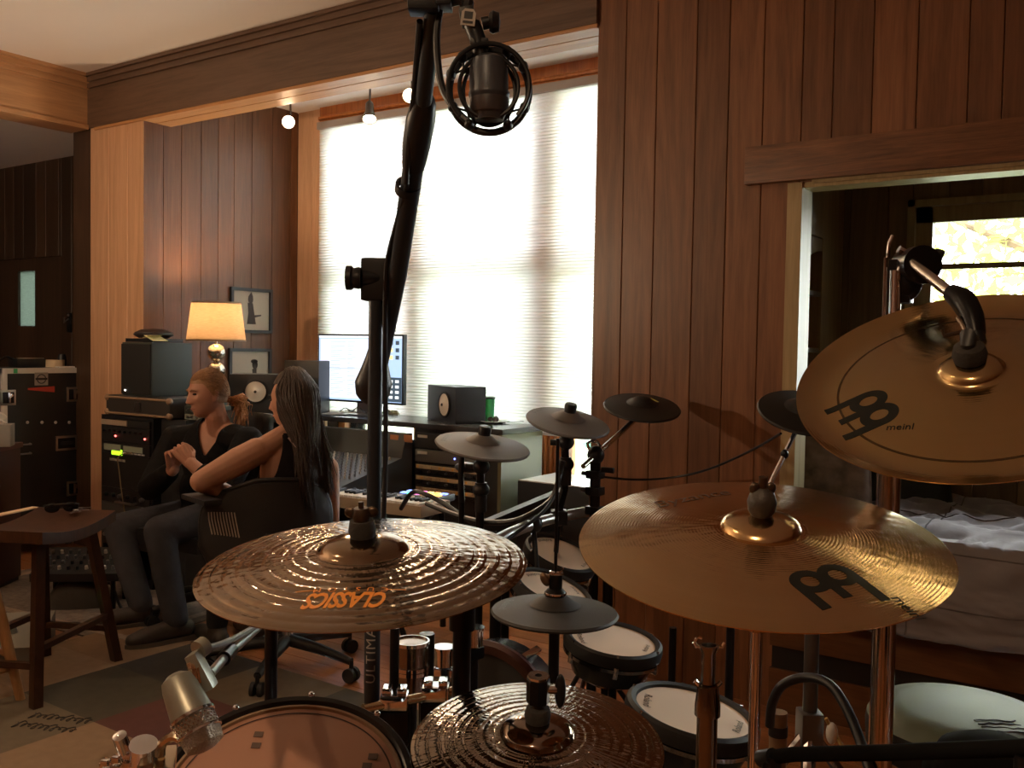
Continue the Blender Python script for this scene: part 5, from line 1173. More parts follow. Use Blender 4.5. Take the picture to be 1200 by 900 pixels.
m = MB(); m.tube([P(246, 790, 1.17), P(262, 772, 1.24), P(300, 738, 1.5), e2], .006, seg=10); m.build('arm_rod', mat('grey_rod', (.45, .45, .43), .3, .9), t)
m = MB(); m.cone(P(262, 772, 1.24), P(271, 762, 1.29), .0095, seg=14); m.build('arm_joint', BLACKM, t)
m = MB(); m.tube([P(242, 759, 1.17), P(256, 756, 1.22), P(275, 748, 1.32), P(296, 736, 1.45), P(316, 722, 1.6)], .0045, smooth=4); m.build('mic_cable', mat('cable_grey', (.30, .29, .26), .5), t)
m = MB(); m.cone(e2, V((e2.x, e2.y, .02)), .011); m.cone(V((e2.x, e2.y, .02)), V((e2.x, e2.y, 0)), .11, .115, seg=28); m.build('stand_base', BLACKM, t)

# ================================================================ overhead microphone stand
pb = P(438, 600, 1.90); zj = P(444, 330, 1.90).z
t = thing('microphone_stand', 'black boom microphone stand with white lettering on its lower tube', 'microphone stand', (pb.x, pb.y, 0))
MSB = mat('stand_black_hazy', (.034, .043, .056), .35, .3)  # bluish lift in the black stands in for lens haze
m = MB(); m.cone((pb.x, pb.y, .05), (pb.x, pb.y, 1.02), .0160, seg=24); lt = m.build('lower_tube', MSB, t)
m = MB(); m.cone((pb.x, pb.y, 1.0), (pb.x, pb.y, zj), .0145, seg=24); m.build('upper_tube', MSB, t)
m = MB(); m.cone((pb.x, pb.y, .99), (pb.x, pb.y, 1.05), .019, seg=24); m.build('clutch_collar', BLACK, t)
for k in range(3):
    a = .2+k*2*pi/3; m = MB(); m.tube([(pb.x, pb.y, .12), (pb.x+cos(a)*.36, pb.y+sin(a)*.36, .02)], .011); m.build('leg', MSB, t)
vf = text_bm('ULTIMATE', .030, 0, 1.12); a = atan2(-FW.y, -FW.x)-.02; m = MB(); zc = P(436, 757, 1.9).z
for v in vf[0]: v.y *= .95
vs, fs = vf; nv = [m.bm.verts.new(v) for v in vs]
for f in fs: m.face([nv[i] for i in f])
for k in range(-6, 7): bmesh.ops.bisect_plane(m.bm, geom=list(m.bm.verts)+list(m.bm.edges)+list(m.bm.faces), plane_co=(0, k*.002, 0), plane_no=(0, 1, 0))
for v in m.bm.verts:
    th = a-v.co.y/.0163; v.co = V((pb.x+cos(th)*.0164, pb.y+sin(th)*.0164, zc+v.co.x))
m.build('lettering', mat('letter_white', (.42, .42, .40), .5), lt)
J = V((pb.x, pb.y, zj))
hi = P(507, -6, 1.32); mid_ = P(497, 130, 1.50)
lo = P(446, 470, 2.05)
m = MB(); m.box(P(442, 328, 1.89), (.06, .05, .085), Mx.Rotation(yaw, 3, 'Z'), bev=.008); m.cone(P(424, 326, 1.87), P(444, 326, 1.88), .016, seg=18); m.build('boom_clamp', BLACK, t)
m = MB(); m.lathe([(0, 0), (.020, 0), (.022, .006), (.020, .016), (.024, .02), (.024, .030), (0, .032)], frame(-RT, P(424, 326, 1.87)), 20); m.build('clamp_knob', BLACK, t)
b1, b2 = P(442, 440, 2.0), P(466, 322, 1.83)
m = MB(); m.tube([b1, b2, P(487, 178, 1.60)], .0180, seg=16); m.build('boom_lower', MSB, t)
m = MB(); m.tube([P(484.5, 196, 1.625), P(488, 170, 1.59), P(493, 140, 1.55), P(496.5, 120, 1.53), P(497.5, 112, 1.52)], [.0190, .0235, .0240, .020, .0130], seg=18, smooth=3); m.build('boom_grip', BLACK, t)
m = MB(); m.tube([P(496, 124, 1.53), P(508, 10, 1.36)], .0135, seg=16); m.build('boom_upper', MSB, t)
m = MB(); m.box(P(497, 3, 1.355), (.045, .04, .03), Mx.Rotation(yaw, 3, 'Z'), bev=.006); m.box(P(521, 1, 1.35), (.022, .04, .022), Mx.Rotation(yaw, 3, 'Z'), bev=.004); m.tube([P(508, 8, 1.36), P(540, 0, 1.34), P(547, 16, 1.34)], .007); m.build('boom_head', BLACK, t)
m = MB(); m.tube([P(439, 402, 1.99), P(440, 425, 2.01), P(438, 448, 2.02), P(437, 462, 2.03), P(437, 472, 2.035)], [.008, .026, .040, .036, .018], seg=20, smooth=4); m.build('counterweight', BLACK, t)
m = MB(); m.tube([P(478, 212, 1.62), P(468, 250, 1.70), P(455, 300, 1.79), P(452, 330, 1.83), P(451, 420, 1.88), P(452, 520, 1.88), P(449, 620, 1.88)], .005, smooth=6); m.tube([P(492, 25, 1.37), P(489, 60, 1.43), P(486, 100, 1.5), P(479, 170, 1.57), P(476, 215, 1.62)], .005, smooth=4); m.build('stand_cable', BLACK, t)
m = MB(); M_ = frame((b2-P(487, 178, 1.6)), P(478, 220, 1.66)); m.lathe([(.0182, -.008), (.0225, -.008), (.0225, .008), (.0182, .008)], M_, 18, close=True); m.build('cable_clip', BLACK, t)
# large microphone in its cradle, hanging from the boom
dM = 1.33; cM = P(573, 104, dM)
t = thing('hanging_microphone', 'large dark microphone in a round spider cradle hanging before the window', 'microphone', cM)
k_ = dM/FOC; Mm = frame(-cf, cM, cr)
m = MB(); MV = frame(UP-RT*.03, cM, RT)
m.lathe([(0, .046), (.014, .046), (.024, .040), (.027, .028), (.0275, -.004), (.029, -.006), (.029, -.010), (.0275, -.013), (.026, -.030), (.020, -.044), (.0, -.047)], MV, 32); m.build('mic_body', mat('mic_dark_hazy', (.085, .095, .115), .4, .4), t)  # body colour shifted to blue for the haze in front of it
m = MB(); m.lathe([(.0279, -.014), (.0278, -.026), (.0262, -.034), (.0262, -.0335)], MV, 32, close=True); m.build('mic_grille', mat('mic_band', (.16, .16, .17), .35, .8), t)
m = MB(); m.tube([Mm @ V((cos(a)*.0565, sin(a)*.0585, -.012)) for a in [2*pi*i/48 for i in range(48)]], .0052, seg=8, closed=True); m.tube([Mm @ V((cos(a)*.0565, sin(a)*.0585, .014)) for a in [2*pi*i/48 for i in range(-6, 31)]], .0035, seg=8); m.build('outer_ring', BLACK, t)
m = MB(); m.tube([Mm @ V((cos(a)*.041, sin(a)*.044, .010)) for a in [2*pi*i/40 for i in range(40)]], .003, seg=8, closed=True); m.tube([Mm @ V((cos(a)*.037, sin(a)*.047, -.016)) for a in [2*pi*i/40 for i in range(40)]], .003, seg=8, closed=True); m.build('inner_ring', BLACK, t)
m = MB()
for a in (.55, 1.1, 2.3, 2.8, 3.6, 4.2, 5.2, 5.8): m = MB(); m.sphere(Mm @ V((cos(a)*.0565, sin(a)*.0585, 0)), (.0075, .0075, .015), M=Mm, u=10, v=6); m.build('ring_lug', BLACK, t)
m = MB(); ang8 = [.55, 1.1, 2.3, 2.8, 3.6, 4.2, 5.2, 5.8]
for i, a in enumerate(ang8):
    m = MB(); b = a+(.35 if i % 2 == 0 else -.35); m.tube([Mm @ V((cos(a)*.056, sin(a)*.058, 0)), Mm @ V((cos(b)*.039, sin(b)*.045, 0))], .0016, seg=5); m.build('elastic_cord', BLACK, t)
m = MB(); m.tube([P(545, 84, dM), P(556, 80, dM), P(562, 68, dM), P(584, 66, dM), P(592, 74, dM)], .005, smooth=3, seg=8); m.tube([P(565, 70, dM), P(559, 44, dM), P(553, 28, dM)], [.010, .012, .012], seg=12); m.box(P(562, 52, dM), (.026, .02, .014), Mx.Rotation(yaw, 3, 'Z'), bev=.004); m.build('cradle_bracket', BLACK, t)
m = MB(); m.box(P(548, 20, dM), (.022, .024, .026), frame(-cf, (0, 0, 0), cr+cu*.22), bev=.006); m.tube([P(547, 14, dM), P(549, 2, 1.335)], .008); m.build('swivel', BLACK, t)
m = MB(); FL = frame(-cf, P(549, 20, dM-.0135), cr+cu*-.12); m.prism([(-.010, -.012), (.010, -.012), (.010, .006), (.006, .011), (-.006, .011), (-.010, .006)], FL, .002); bd = m.build('badge', mat('badge_white', (.62, .60, .55), .4), t)
m = MB(); FL2 = FL @ Mx.Translation(V((0, 0, .0022)))
m.prism([(-.006, -.003), (.006, -.003), (.006, .007), (-.006, .007)], FL2, .0004); m.prism([(-.007, -.0095), (.007, -.0095), (.007, -.006), (-.007, -.006)], FL2, .0004); m.build('badge_mark', BLACK, bd)
m = MB(); kn = P(580, 26, dM); m.cone(P(565, 28, dM), kn-cr*.008, .009, seg=14); m.lathe([(0, 0), (.013, 0), (.016, .005), (.013, .014), (0, .016)], frame(cr, kn-cr*.008), 18); m.build('swivel_knob', BLACK, t)
m = MB(); m.tube([P(517, 4, 1.36), P(512, 40, 1.36), P(514, 80, 1.36), P(520, 108, 1.35), P(535, 130, 1.34), P(549, 143, 1.335), P(557, 148, 1.335)], .0052, smooth=6); m.build('mic_cable', BLACK, t)
# ================================================================ the electronic kit
DRUMB = mat('pad_black', (.013, .013, .014), .22, coat=.3)
def roland(mb, F, size, lift=None):
    size *= .78; add_flat(mb, text_bm('Roland', size, .2), F, lift)
def pad(label, c, n, R, depth, name_px, shell_taper=.85, R_in=None):
    c, n = V(c), V(n).normalized(); M = frame(n, c); t = thing('drum_pad', label, 'drum pad', M @ Mx.Translation(V((0, 0, -depth))), 'electronic drum pads')
    m = MB(); m.lathe([(0, -depth), (R*.6*shell_taper, -depth), (R*shell_taper*1.05, -depth*.8), (R*1.08, -depth*.32), (R*1.08, -.02), (0, -.02)], M, 48); m.build('shell', DRUMB, t)
    m = MB(); m.lathe([(R*1.02, -.030), (R*1.17, -.030), (R*1.19, -.012), (R*1.17, .004), (R*1.10, .010), (R*1.02, .006), (R*.99, -.002)], M, 56, close=True); m.build('hoop', RUBBER, t)
    m = MB(); m.lathe([(0, .0), (R*.7, .0), (R, -.0005)], M, 56); h = m.build('mesh_head', CREAM, t)
    for px, py, sz in name_px:
        p = onP(px, py, c, n); r = p-c; ang = atan2((M.inverted().to_3x3() @ r).y, (M.inverted().to_3x3() @ r).x)
        F = M @ Mx.Translation(V((cos(ang)*R*.80, sin(ang)*R*.80, .0008))) @ Mx.Rotation(ang+pi/2, 4, 'Z'); m = MB(); roland(m, F, sz); m.build('lettering', INK, h)
    for k in range(6):
        a = .5+k*pi/3; m = MB(); m.box(M @ V((cos(a)*R*1.12, sin(a)*R*1.12, -.042)), (.020, .014, .035), M @ Mx.Rotation(a, 4, 'Z'), bev=.004); m.cone(M @ V((cos(a)*R*1.14, sin(a)*R*1.14, -.03)), M @ V((cos(a)*R*1.14, sin(a)*R*1.14, .010)), .004, seg=8); m.build('lug', CHROME, t)
    m = MB(); m.lathe([(R*1.10, -.034), (R*1.165, -.034), (R*1.165, -.044), (R*1.10, -.044)], M, 56, close=True); m.build('rim_band', mat('band_chrome', (.35, .35, .36), .15, 1), t)
    return t, M
P1c, P1n = V((-1.7498, 2.863, .6696)), V((.36, -.02, .93)); P2c, P2n = V((-1.569, 2.5233, .640)), V((.34, .06, .93))
pad('tilted electronic drum pad at the back of the small kit, left of the golden cymbal', P1c, P1n, .115, .12, [(640, 634, .03), (686, 662, .024)])
pad('electronic drum pad just behind the black hi-hat pad, its front hidden', P2c, P2n, .112, .12, [(622, 671, .03), (682, 693, .022)])
pad('round electronic drum pad right of the black hi-hat pad', (-1.3472, 2.5158, .5204), (.1409, .0, .99), .127, .13, [(684, 748, .034), (757, 760, .026)])
P4, MP4 = pad('frontmost electronic drum pad, low, behind the empty chrome tube', (-.9049, 2.0973, .5336), (.1645, .06, .97), .137, .16, [(764, 822, .036), (858, 850, .034)])
ECY = mat('cymbal_rubber', (.15, .145, .14), .6, bump=.03, bscale=300); ECYB = mat('cymbal_rubber_black', (.014, .014, .013), .5, bump=.03, bscale=300)
def ecymbal(label, c, n, R, mt, name_px=None, cup=True, nm='cymbal_pad'):
    c, n = V(c), V(n).normalized(); M = frame(n, c); zf = lambda r: .020*(1-(r/R)**1.3)
    t = thing(nm, label, 'cymbal pad', M, 'electronic cymbal pads')
    m = MB(); prof = [(.006, zf(0))]+[(R*k/24, zf(R*k/24)) for k in range(1, 24)]+[(R-.004, .001), (R, -.004), (R-.003, -.009), (R-.012, -.010)]
    m.lathe(prof+[(R*.5, -.001), (.006, .006)], M, 72, close=True); bw = m.build('bow', mt, t)
    m = MB(); m.lathe([(0, .019), (.062, .0155), (.045, .024), (.030, .036), (.012, .040), (0, .040)], M, 32); m.build('bell', mt, t)
    if cup: m = MB(); m.lathe([(0, .038), (.021, .038), (.0225, .060), (.019, .068), (0, .070)], M, 20); m.build('rubber_cap', BLACK, t)
    if name_px:
        p = onP(name_px[0], name_px[1], c, n); q = M.inverted() @ p; ang = atan2(q.y, q.x)
        F = M @ Mx.Translation(V((cos(ang)*R*.78, sin(ang)*R*.78, 0))) @ Mx.Rotation(ang+pi/2, 4, 'Z'); m = MB(); roland(m, F, name_px[2], on_disc(M, zf, .0008)); m.build('lettering', INK, bw)
    return t, M
E1 = (V((-1.9175, 2.6089, 1.064)), V((.194, -.063, .979))); E2 = (V((-1.7515, 2.8947, 1.1389)), V((.26, -.1227, .9577))); E3 = (V((-1.6818, 3.3366, 1.1777)), V((.2012, -.2265, .953)))
E4 = (V((-.95, 3.02, 1.2115)), V((.265, -.34, .902))); E5 = (V((-1.1744, 1.8966, .7764)), V((.0185, .0023, .9998)))
ecymbal('grey electronic cymbal pad in front of the green desk panel', *E1, .165, ECY, (527, 515, .045))
ecymbal('grey electronic cymbal pad on a black post against the window', *E2, .152, ECY, (637, 484, .04))
t, M = ecymbal('black electronic cymbal pad on a slanting arm before the wood wall', *E3, .152, ECYB, None, cup=False)
m = MB(); F = frame(E3[1], M @ V((.05, .03, .0175)), onP(775, 474, *E3)-onP(762, 468, *E3)); m.box(F @ V((0, 0, .0012)), (.045, .008, .001), F); m.build('yellow_mark', mat('mark_yellow', (.55, .6, .12), .5), t)
ecymbal('black electronic cymbal pad by the pale jamb, half behind the tilted golden cymbal', *E4, .145, ECYB, None, cup=False)
t, M5 = ecymbal('black electronic hi-hat pad on a thin rod at the centre', *E5, .152, ECYB if False else mat('hat_rubber', (.042, .041, .040), .62, bump=.03, bscale=300), (618, 713, .04), cup=False)
def stand(name, label, top, r, mt=BLACKM, extra=None, legs=True, lean=None, rot=.2):
    x, y, z = top; t = thing(name, label, 'stand', (x, y, 0)); m = MB(); m.cone((x, y, .08 if legs else .0), (x, y, z), r, seg=16); m.build('pole', mt, t)
    if legs:
        for k in range(3):
            a = rot+k*2*pi/3; m = MB(); m.tube([(x, y, .30), (x+cos(a)*.24, y+sin(a)*.24, .02)], .009); l = m.build('leg', mt, t); m = MB(); m.sphere((x+cos(a)*.24, y+sin(a)*.24, .016), .016, u=10, v=6); m.build('rubber_foot', RUBBER, l)
    if extra: extra(t)
    return t
# hi-hat rod and clutch
def ex(t):
    m = MB(); ztop = P(652, 513, 2.25).z; m.cone(M5 @ V((0, 0, .02)), V((E5[0].x, E5[0].y, ztop)), .0042, seg=10); m.build('pull_rod', BLACKM, t)
    m = MB(); m.lathe([(0, .035), (.024, .035), (.026, .045), (.02, .052), (.016, .055), (.016, .09), (0, .09)], M5, 20); m.build('clutch', mat('gold_chrome', (.62, .45, .26)) if False else BLACKM, t)
    m = MB(); m.lathe([(.0165, .088), (.0175, .09), (.0165, .096), (.012, .098)], M5, 20, close=True); m.lathe([(.0235, .047), (.0265, .045), (.0265, .041), (.0235, .041)], M5, 20, close=True); m.build('clutch_ring', CHROME, t)
    m = MB(); m.sphere(M5 @ V((-.026, -.004, .076)), (.010, .007, .018), M=M5 @ Mx.Rotation(-.5, 4, 'Y')); m.cone(M5 @ V((-.014, 0, .08)), M5 @ V((-.026, 0, .082)), .006); m.build('wing_screw', mat('bronze_wing', (.30, .21, .13), .35, .9), t)
    m = MB(); m.lathe([(0, -.03), (.05, -.03), (.055, -.015), (.03, -.004), (0, -.004)], M5, 24); m.build('sensor_base', BLACK, t)
stand('hi_hat_pad_stand', 'stand with a tall thin rod through the black hi-hat pad', (E5[0].x, E5[0].y, E5[0].z-.01), .013, BLACKM, ex, rot=.9)
def exE(c, n, d_=.0):
    def f(t):
        M = frame(n, c); m = MB(); p = M @ V((0, 0, -.03)); m.cone(V((p.x, p.y, p.z-.05)), V((p.x, p.y, p.z)), .018, seg=16); m.cone(p, M @ V((0, 0, .04)), .005); m.build('tilter', BLACKM, t)
        m = MB(); m.sphere(V((p.x, p.y, p.z-.045)), (.03, .03, .028)); m.sphere(V((p.x, p.y, p.z-.125)), (.03, .03, .026)); m.cone(V((p.x, p.y, p.z-.20)), V((p.x, p.y, p.z-.10)), .021, seg=16); m.build('height_clamp', BLACK, t)
        m = MB(); m.box(V((p.x-.045, p.y, p.z-.05)), (.04, .012, .022), bev=.004); m.build('wing_screw', BLACKM, t)
    return f
for (c, n), lb in ((E1, 'black stand post under the cymbal pad before the green panel'), (E2, 'black stand post with two clamps under the cymbal pad by the window')):
    p = frame(n, c) @ V((0, 0, -.05))
    if c is E1[0]: stand('cymbal_pad_stand', lb, (p.x, p.y, p.z), .0145, BLACKM, exE(c, n))
    else:
        t = thing('cymbal_pad_stand', lb, 'stand', P(655, 606, 3.35)); j = P(655, 606, 3.35); m = MB(); m.tube([(p.x, p.y, p.z), (p.x, p.y, j.z+.09), j+V((0, 0, .03)), j-V((0, 0, .02))], .0145, seg=14); m.build('pole', BLACKM, t); exE(c, n)(t)
        m = MB(); m.box(j, (.06, .06, .05), Mx.Rotation(yaw, 3, 'Z'), bev=.008); m.build('bar_clamp', BLACK, t)
# post with slanting arm
pp = P(697, 590, 3.42); tp = V((pp.x, pp.y, P(699, 533, 3.42).z))
def ex(t):
    m = MB(); j = tp; e = frame(E3[1], E3[0]) @ V((0, 0, -.03)); m.tube([j-(e-j)*.25, j, e], .010, seg=12); m.build('slanting_arm', mat('arm_chrome2', (.5, .47, .42), .2, 1), t)
    m = MB(); m.sphere(j, (.032, .03, .034)); m.box(j+V((.05, 0, -.05)), (.05, .012, .02), bev=.004); m.build('arm_clamp', BLACK, t)
    m = MB(); m.tube([j+V((-.02, 0, .01)), j+V((-.035, 0, .04)), j+V((0, 0, .05)), j+V((.02, 0, .03))], .006, smooth=3); m.build('chrome_hook', CHROME, t)
    m = MB(); m.cone(e+V((0, 0, -.02)), frame(E3[1], E3[0]) @ V((0, 0, .03)), .006); m.sphere(e, (.022, .022, .022)); m.build('tilter', BLACKM, t)
    for z in (.04, .10, .17): m = MB(); m.box(j-V((0, 0, z+.03)), (.055, .05, .03), bev=.006); m.cone(j-V((.03, 0, z+.03)), j-V((.055, .0, z+.03)), .008); m.build('rack_clamp', BLACKM, t)
stand('rack_post', 'black clamp-covered post carrying the slanting cymbal arm by the wood wall', tp, .019, BLACKM, ex)
p4 = P(903, 566, 3.0); e4 = frame(E4[1], E4[0]) @ V((0, 0, -.03)); bpt = e4+(p4-e4)*2.2
t = thing('slanting_stand', 'slanting chrome rod under the black cymbal pad by the jamb', 'stand', (bpt.x, bpt.y, 0))
m = MB(); m.tube([e4, bpt], .008); m.build('slanting_rod', CHROME, t); m = MB(); m.cone((bpt.x, bpt.y, .02), bpt, .013); m.build('pole', BLACKM, t); m = MB(); m.cone((bpt.x, bpt.y, 0), (bpt.x, bpt.y, .03), .12, seg=24); m.build('base', BLACKM, t)
m = MB(); m.sphere(e4, .018); m.cone(e4, frame(E4[1], E4[0]) @ V((0, 0, .03)), .006); m.sphere(bpt, .02); m.sphere(e4+(p4-e4)*.55, (.013, .013, .016)); m.build('joint', BLACKM, t)
# rack: silver curved bar and feet that carry the pads
t = thing('drum_rack', 'drum rack with a silver curved bar behind the electronic pads', 'drum rack', (-1.75, 2.8, 0))
m = MB(); m.tube([P(580, 634, 3.05), P(600, 624, 3.12), P(625, 614, 3.22), P(655, 606, 3.35), P(690, 600, 3.45), P(714, 604, 3.42)], .019, seg=14, smooth=5); m.build('curved_bar', mat('bar_silver', (.62, .62, .62), .3, .9), t)
for a, b, r in ((P(582, 632, 3.05), None, .019), (P(714, 604, 3.42), None, .019)):
    m = MB(); m.cone((a.x, a.y, 0.02), a, r, seg=14); m.build('post', BLACKM, t); m = MB(); m.sphere((a.x, a.y, .02), (.03, .03, .02)); m.build('foot', RUBBER, t)
for c, n, tgt in ((P1c, P1n, P(655, 606, 3.35)), (P2c, P2n, P(625, 614, 3.22))):
    m = MB(); e = c-n.normalized()*.10; m.tube([tgt, tgt.lerp(e, .5)-V((0, 0, .03)), e], .009, seg=8, smooth=4); m.build('pad_arm', BLACKM, t); m = MB(); m.sphere(tgt, .032); m.build('bar_clamp', BLACK, t)
# front pad stand
def ex(t): pass
c = V((-1.3472, 2.5158, .5204)); stand('pad_stand', 'dark stand under the round drum pad right of the black hi-hat pad', (c.x, c.y, c.z-.13), .013, BLACKM, None, rot=1.2)
c = V((-.9049, 2.0973, .5336)); stand('pad_stand', 'short dark stand under the frontmost drum pad', (c.x, c.y, c.z-.15), .013, BLACKM, None, rot=.5)
# kick pad and pedal
q = P(572, 768, 2.55); q.z = 0; M = Mx.Translation(q) @ Mx.Rotation(yaw-.5, 4, 'Z')
t = thing('kick_drum_pad', 'black round bass drum pad with chrome fittings below the hi-hat pad', 'drum pad', M)
F = M @ Mx.Translation(V((0, 0, .40))) @ Mx.Rotation(pi/2, 4, 'X')
m = MB(); m.lathe([(0, -.13), (.17, -.13), (.19, -.10), (.19, .0), (0, 0)], F, 40); m.build('shell', DRUMB, t)
m = MB(); m.lathe([(.18, -.01), (.21, -.01), (.215, .01), (.205, .02), (.18, .015)], F, 40, close=True); m.build('hoop', mat('hoop_red', (.07, .025, .02), .3), t)
m = MB(); m.lathe([(0, .006), (.18, .005)], F, 40); m.build('head', mat('kick_head', (.03, .03, .03), .6), t)
for k in range(6): a = k*pi/3; m = MB(); m.box(F @ V((cos(a)*.2, sin(a)*.2, -.05)), (.03, .02, .09), F @ Mx.Rotation(a, 4, 'Z'), bev=.005); m.build('lug', CHROME, t)
for s in (-1, 1): m = MB(); m.tube([M @ V((s*.15, .05, .3)), M @ V((s*.26, -.05, .015))], .010); m.build('spur', CHROME, t)
q = P(540, 800, 2.2); q.z = 0; M = Mx.Translation(q) @ Mx.Rotation(yaw-.4, 4, 'Z')
t = thing('bass_pedal', 'chrome bass drum pedal with a pale footboard among the black hardware', 'pedal', M)
m = MB(); m.box(M @ V((0, -.02, .09)), (.09, .28, .012), M @ Mx.Rotation(.30, 4, 'X'), bev=.004); m.build('footboard', mat('board_metal', (.6, .54, .45), .3, .8), t)
m = MB(); m.box(M @ V((0, 0, .012)), (.11, .34, .012), M, bev=.003); m.build('base_plate', BLACKM, t)
for s in (-1, 1): m = MB(); m.cone(M @ V((s*.06, .14, .012)), M @ V((s*.06, .14, .28)), .010); m.build('post', CHROME, t)
m = MB(); m.cone(M @ V((-.075, .14, .275)), M @ V((.075, .14, .275)), .009); m.tube([M @ V((0, .14, .275)), M @ V((0, .16, .44))], .004); m.build('axle', CHROME, t)
m = MB(); m.cone(M @ V((-.0, .13, .44)), M @ V((0, .19, .45)), .026, seg=18); m.build('beater', FELT, t)
m = MB(); m.tube([M @ V((.0, .11, .27)), M @ V((0, .10, .16))], .006); m.build('chain', STEEL, t)
# hardware between the stands
bz0, bz1 = P(429, 830, 1.85), P(495, 817, 1.92)
t = thing('hardware_bar', 'short shiny horizontal bar with a clamp left of the hi-hat', 'hardware bar', (bz0+bz1)/2)
m = MB(); m.cone(bz0-(bz1-bz0)*.05, bz1+(bz1-bz0)*.6, .0095, seg=16); m.build('bar', mat('gold_chrome2', (.70, .54, .32), .14, 1), t)
for f, nm in ((.5, 'clamp'), (1.25, 'end_clamp')):
    c_ = bz0.lerp(bz1, f); m = MB(); m.box(c_+V((0, 0, .006)), (.055, .045, .03), Mx.Rotation(yaw, 3, 'Z'), bev=.006)
    for dx in (-.015, .015): m.box(c_+RT*dx+V((0, 0, .026)), (.018, .03, .014), Mx.Rotation(yaw, 3, 'Z'), bev=.003)
    m.build(nm, CHROME, t); m = MB(); m.box(c_-V((0, 0, .045)), (.06, .05, .07), Mx.Rotation(yaw, 3, 'Z'), bev=.006); m.build('clamp_block', BLACKM, t)
    m = MB(); m.cone(c_-V((0, 0, .07)), V((c_.x, c_.y, .02)), .013); m.sphere((c_.x, c_.y, .02), (.02, .02, .02)); m.build('post', BLACKM, t)
q = P(462, 790, 2.0); stand('plain_stand', 'plain thin black stand tube beside the lettered microphone stand tube', (q.x, q.y, P(462, 735, 2.0).z), .010, BLACKM, None)
q = P(482, 775, 2.1); t = thing('metal_cylinder', 'dull chrome cylinder with bright rims behind the shiny bar', 'cylinder', (q.x, q.y, 0)); za, zb_ = P(482, 810, 2.1).z, P(482, 752, 2.1).z
M = Mx.Translation(V((q.x, q.y, 0)))
m = MB(); m.lathe([(0, za), (.036, za), (.036, zb_), (0, zb_)], M, 28); m.build('body', mat('dull_chrome', (.30, .27, .25), .22, 1), t)
for z in (zb_, zb_-.055, za+.045): m = MB(); m.lathe([(.036, z-.004), (.040, z-.004), (.040, z+.004), (.036, z+.004)], M, 28, close=True); m.build('rim', CHROME, t)
m = MB(); m.cone((q.x, q.y, .02), (q.x, q.y, za), .014); m.cone((q.x, q.y, 0), (q.x, q.y, .02), .10, seg=24); m.build('post', BLACKM, t)
q = P(500, 770, 2.2); stand('paired_stand', 'thick black stand tube right of the chrome cylinder', (q.x, q.y, P(500, 742, 2.2).z), .018, BLACKM, None, rot=.7)
rg = random.Random(9)
for k, (px, py, d, lb) in enumerate(((520, 765, 2.3, 'chrome wing clamp low behind the dark bronze cymbal'), (555, 742, 2.35, 'bright chrome cap beside the black bass drum pad'))):
    q = P(px, py, d); t = thing('chrome_clamp', lb, 'clamp', (q.x, q.y, 0)); m = MB(); m.cone(q-V((0, 0, .03)), q+V((0, 0, .01)), .024, seg=18); m.cone(q+V((0, 0, .01)), q+V((0, 0, .016)), .028, seg=18); m.build('cap', CHROME, t)
    m = MB(); m.box(q-V((.0, .0, .05)), (.05, .03, .03), Mx.Rotation(k+.4, 3, 'Z'), bev=.005); m.build('clamp_jaw', CHROME if k == 0 else BLACKM, t); m = MB(); m.cone((q.x, q.y, .02), q-V((0, 0, .03)), .013); m.cone((q.x, q.y, 0), (q.x, q.y, .02), .09, seg=20); m.build('post', BLACKM, t)
for k, (px, py, lb) in enumerate(((612, 806, 'left of two small cream blocks on the rug behind the front hi-hat'), (624, 800, 'right of two small cream blocks on the rug behind the front hi-hat'))):
    q = onZ(px, py, .01); 
    if q.y > 3.4: q = P(px, py, 3.0); 
    q.z = .0; m = MB(); m.box(q+V((0, 0, .025+.009)), (.05, .07, .05), Mx.Rotation(.5, 3, 'Z'), bev=.006); tag(m.build('power_adapter', mat('adapter_cream', (.42, .34, .26), .6)), lb, 'adapter', 'small cream blocks on the rug')
q = P(805, 800, 3.25); stand('thin_post', 'thin dark upright post before the wood wall under the large golden cymbal', (P(788, 760, 3.3).x, P(788, 760, 3.3).y, P(788, 735, 3.3).z), .013, BLACKM, None, legs=False)
# empty chrome tube
q = P(829, 830, 1.15); x, y = q.x, q.y; zf_ = lambda py: P(829, py, 1.15).z
t = thing('empty_stand', 'empty dark chrome stand tube with a winged top in the front', 'stand', (x, y, 0)); M = Mx.Translation(V((x, y, 0)))
DCH = mat('dark_chrome', (.24, .21, .18), .16, 1)
m = MB(); m.lathe([(0, .05), (.0125, .05), (.0125, zf_(836)), (0, zf_(836))], M, 28); m.build('pole', DCH, t)
m = MB(); m.lathe([(.0125, zf_(838)), (.0155, zf_(838)), (.0155, zf_(826)), (.0125, zf_(803)), (.010, zf_(801))], M, 28); m.build('collar', DCH, t)
m = MB(); m.lathe([(0, zf_(808)), (.0085, zf_(808)), (.0085, zf_(765)), (.012, zf_(758)), (.012, zf_(755)), (.009, zf_(755)), (.008, zf_(762)), (0, zf_(762))], M, 24); m.build('inner_tube', DCH, t)
m = MB()
for s in (-1, 1): m = MB(); m.tube([M @ V((0, 0, zf_(757)))+RT*s*.009, M @ V((0, 0, zf_(757)))+RT*s*.016, M @ V((0, 0, zf_(752)))+RT*s*.019], .0022, seg=6); m.build('wing', CHROME, t)
m = MB()
m.tube([M @ V((0, 0, zf_(758)))-RT*.013, M @ V((0, 0, zf_(752)))-RT*.017, M @ V((0, 0, zf_(746)))-RT*.014, M @ V((0, 0, zf_(747)))-RT*.009], .002, seg=6, smooth=3)
m.build('hook', CHROME, t)
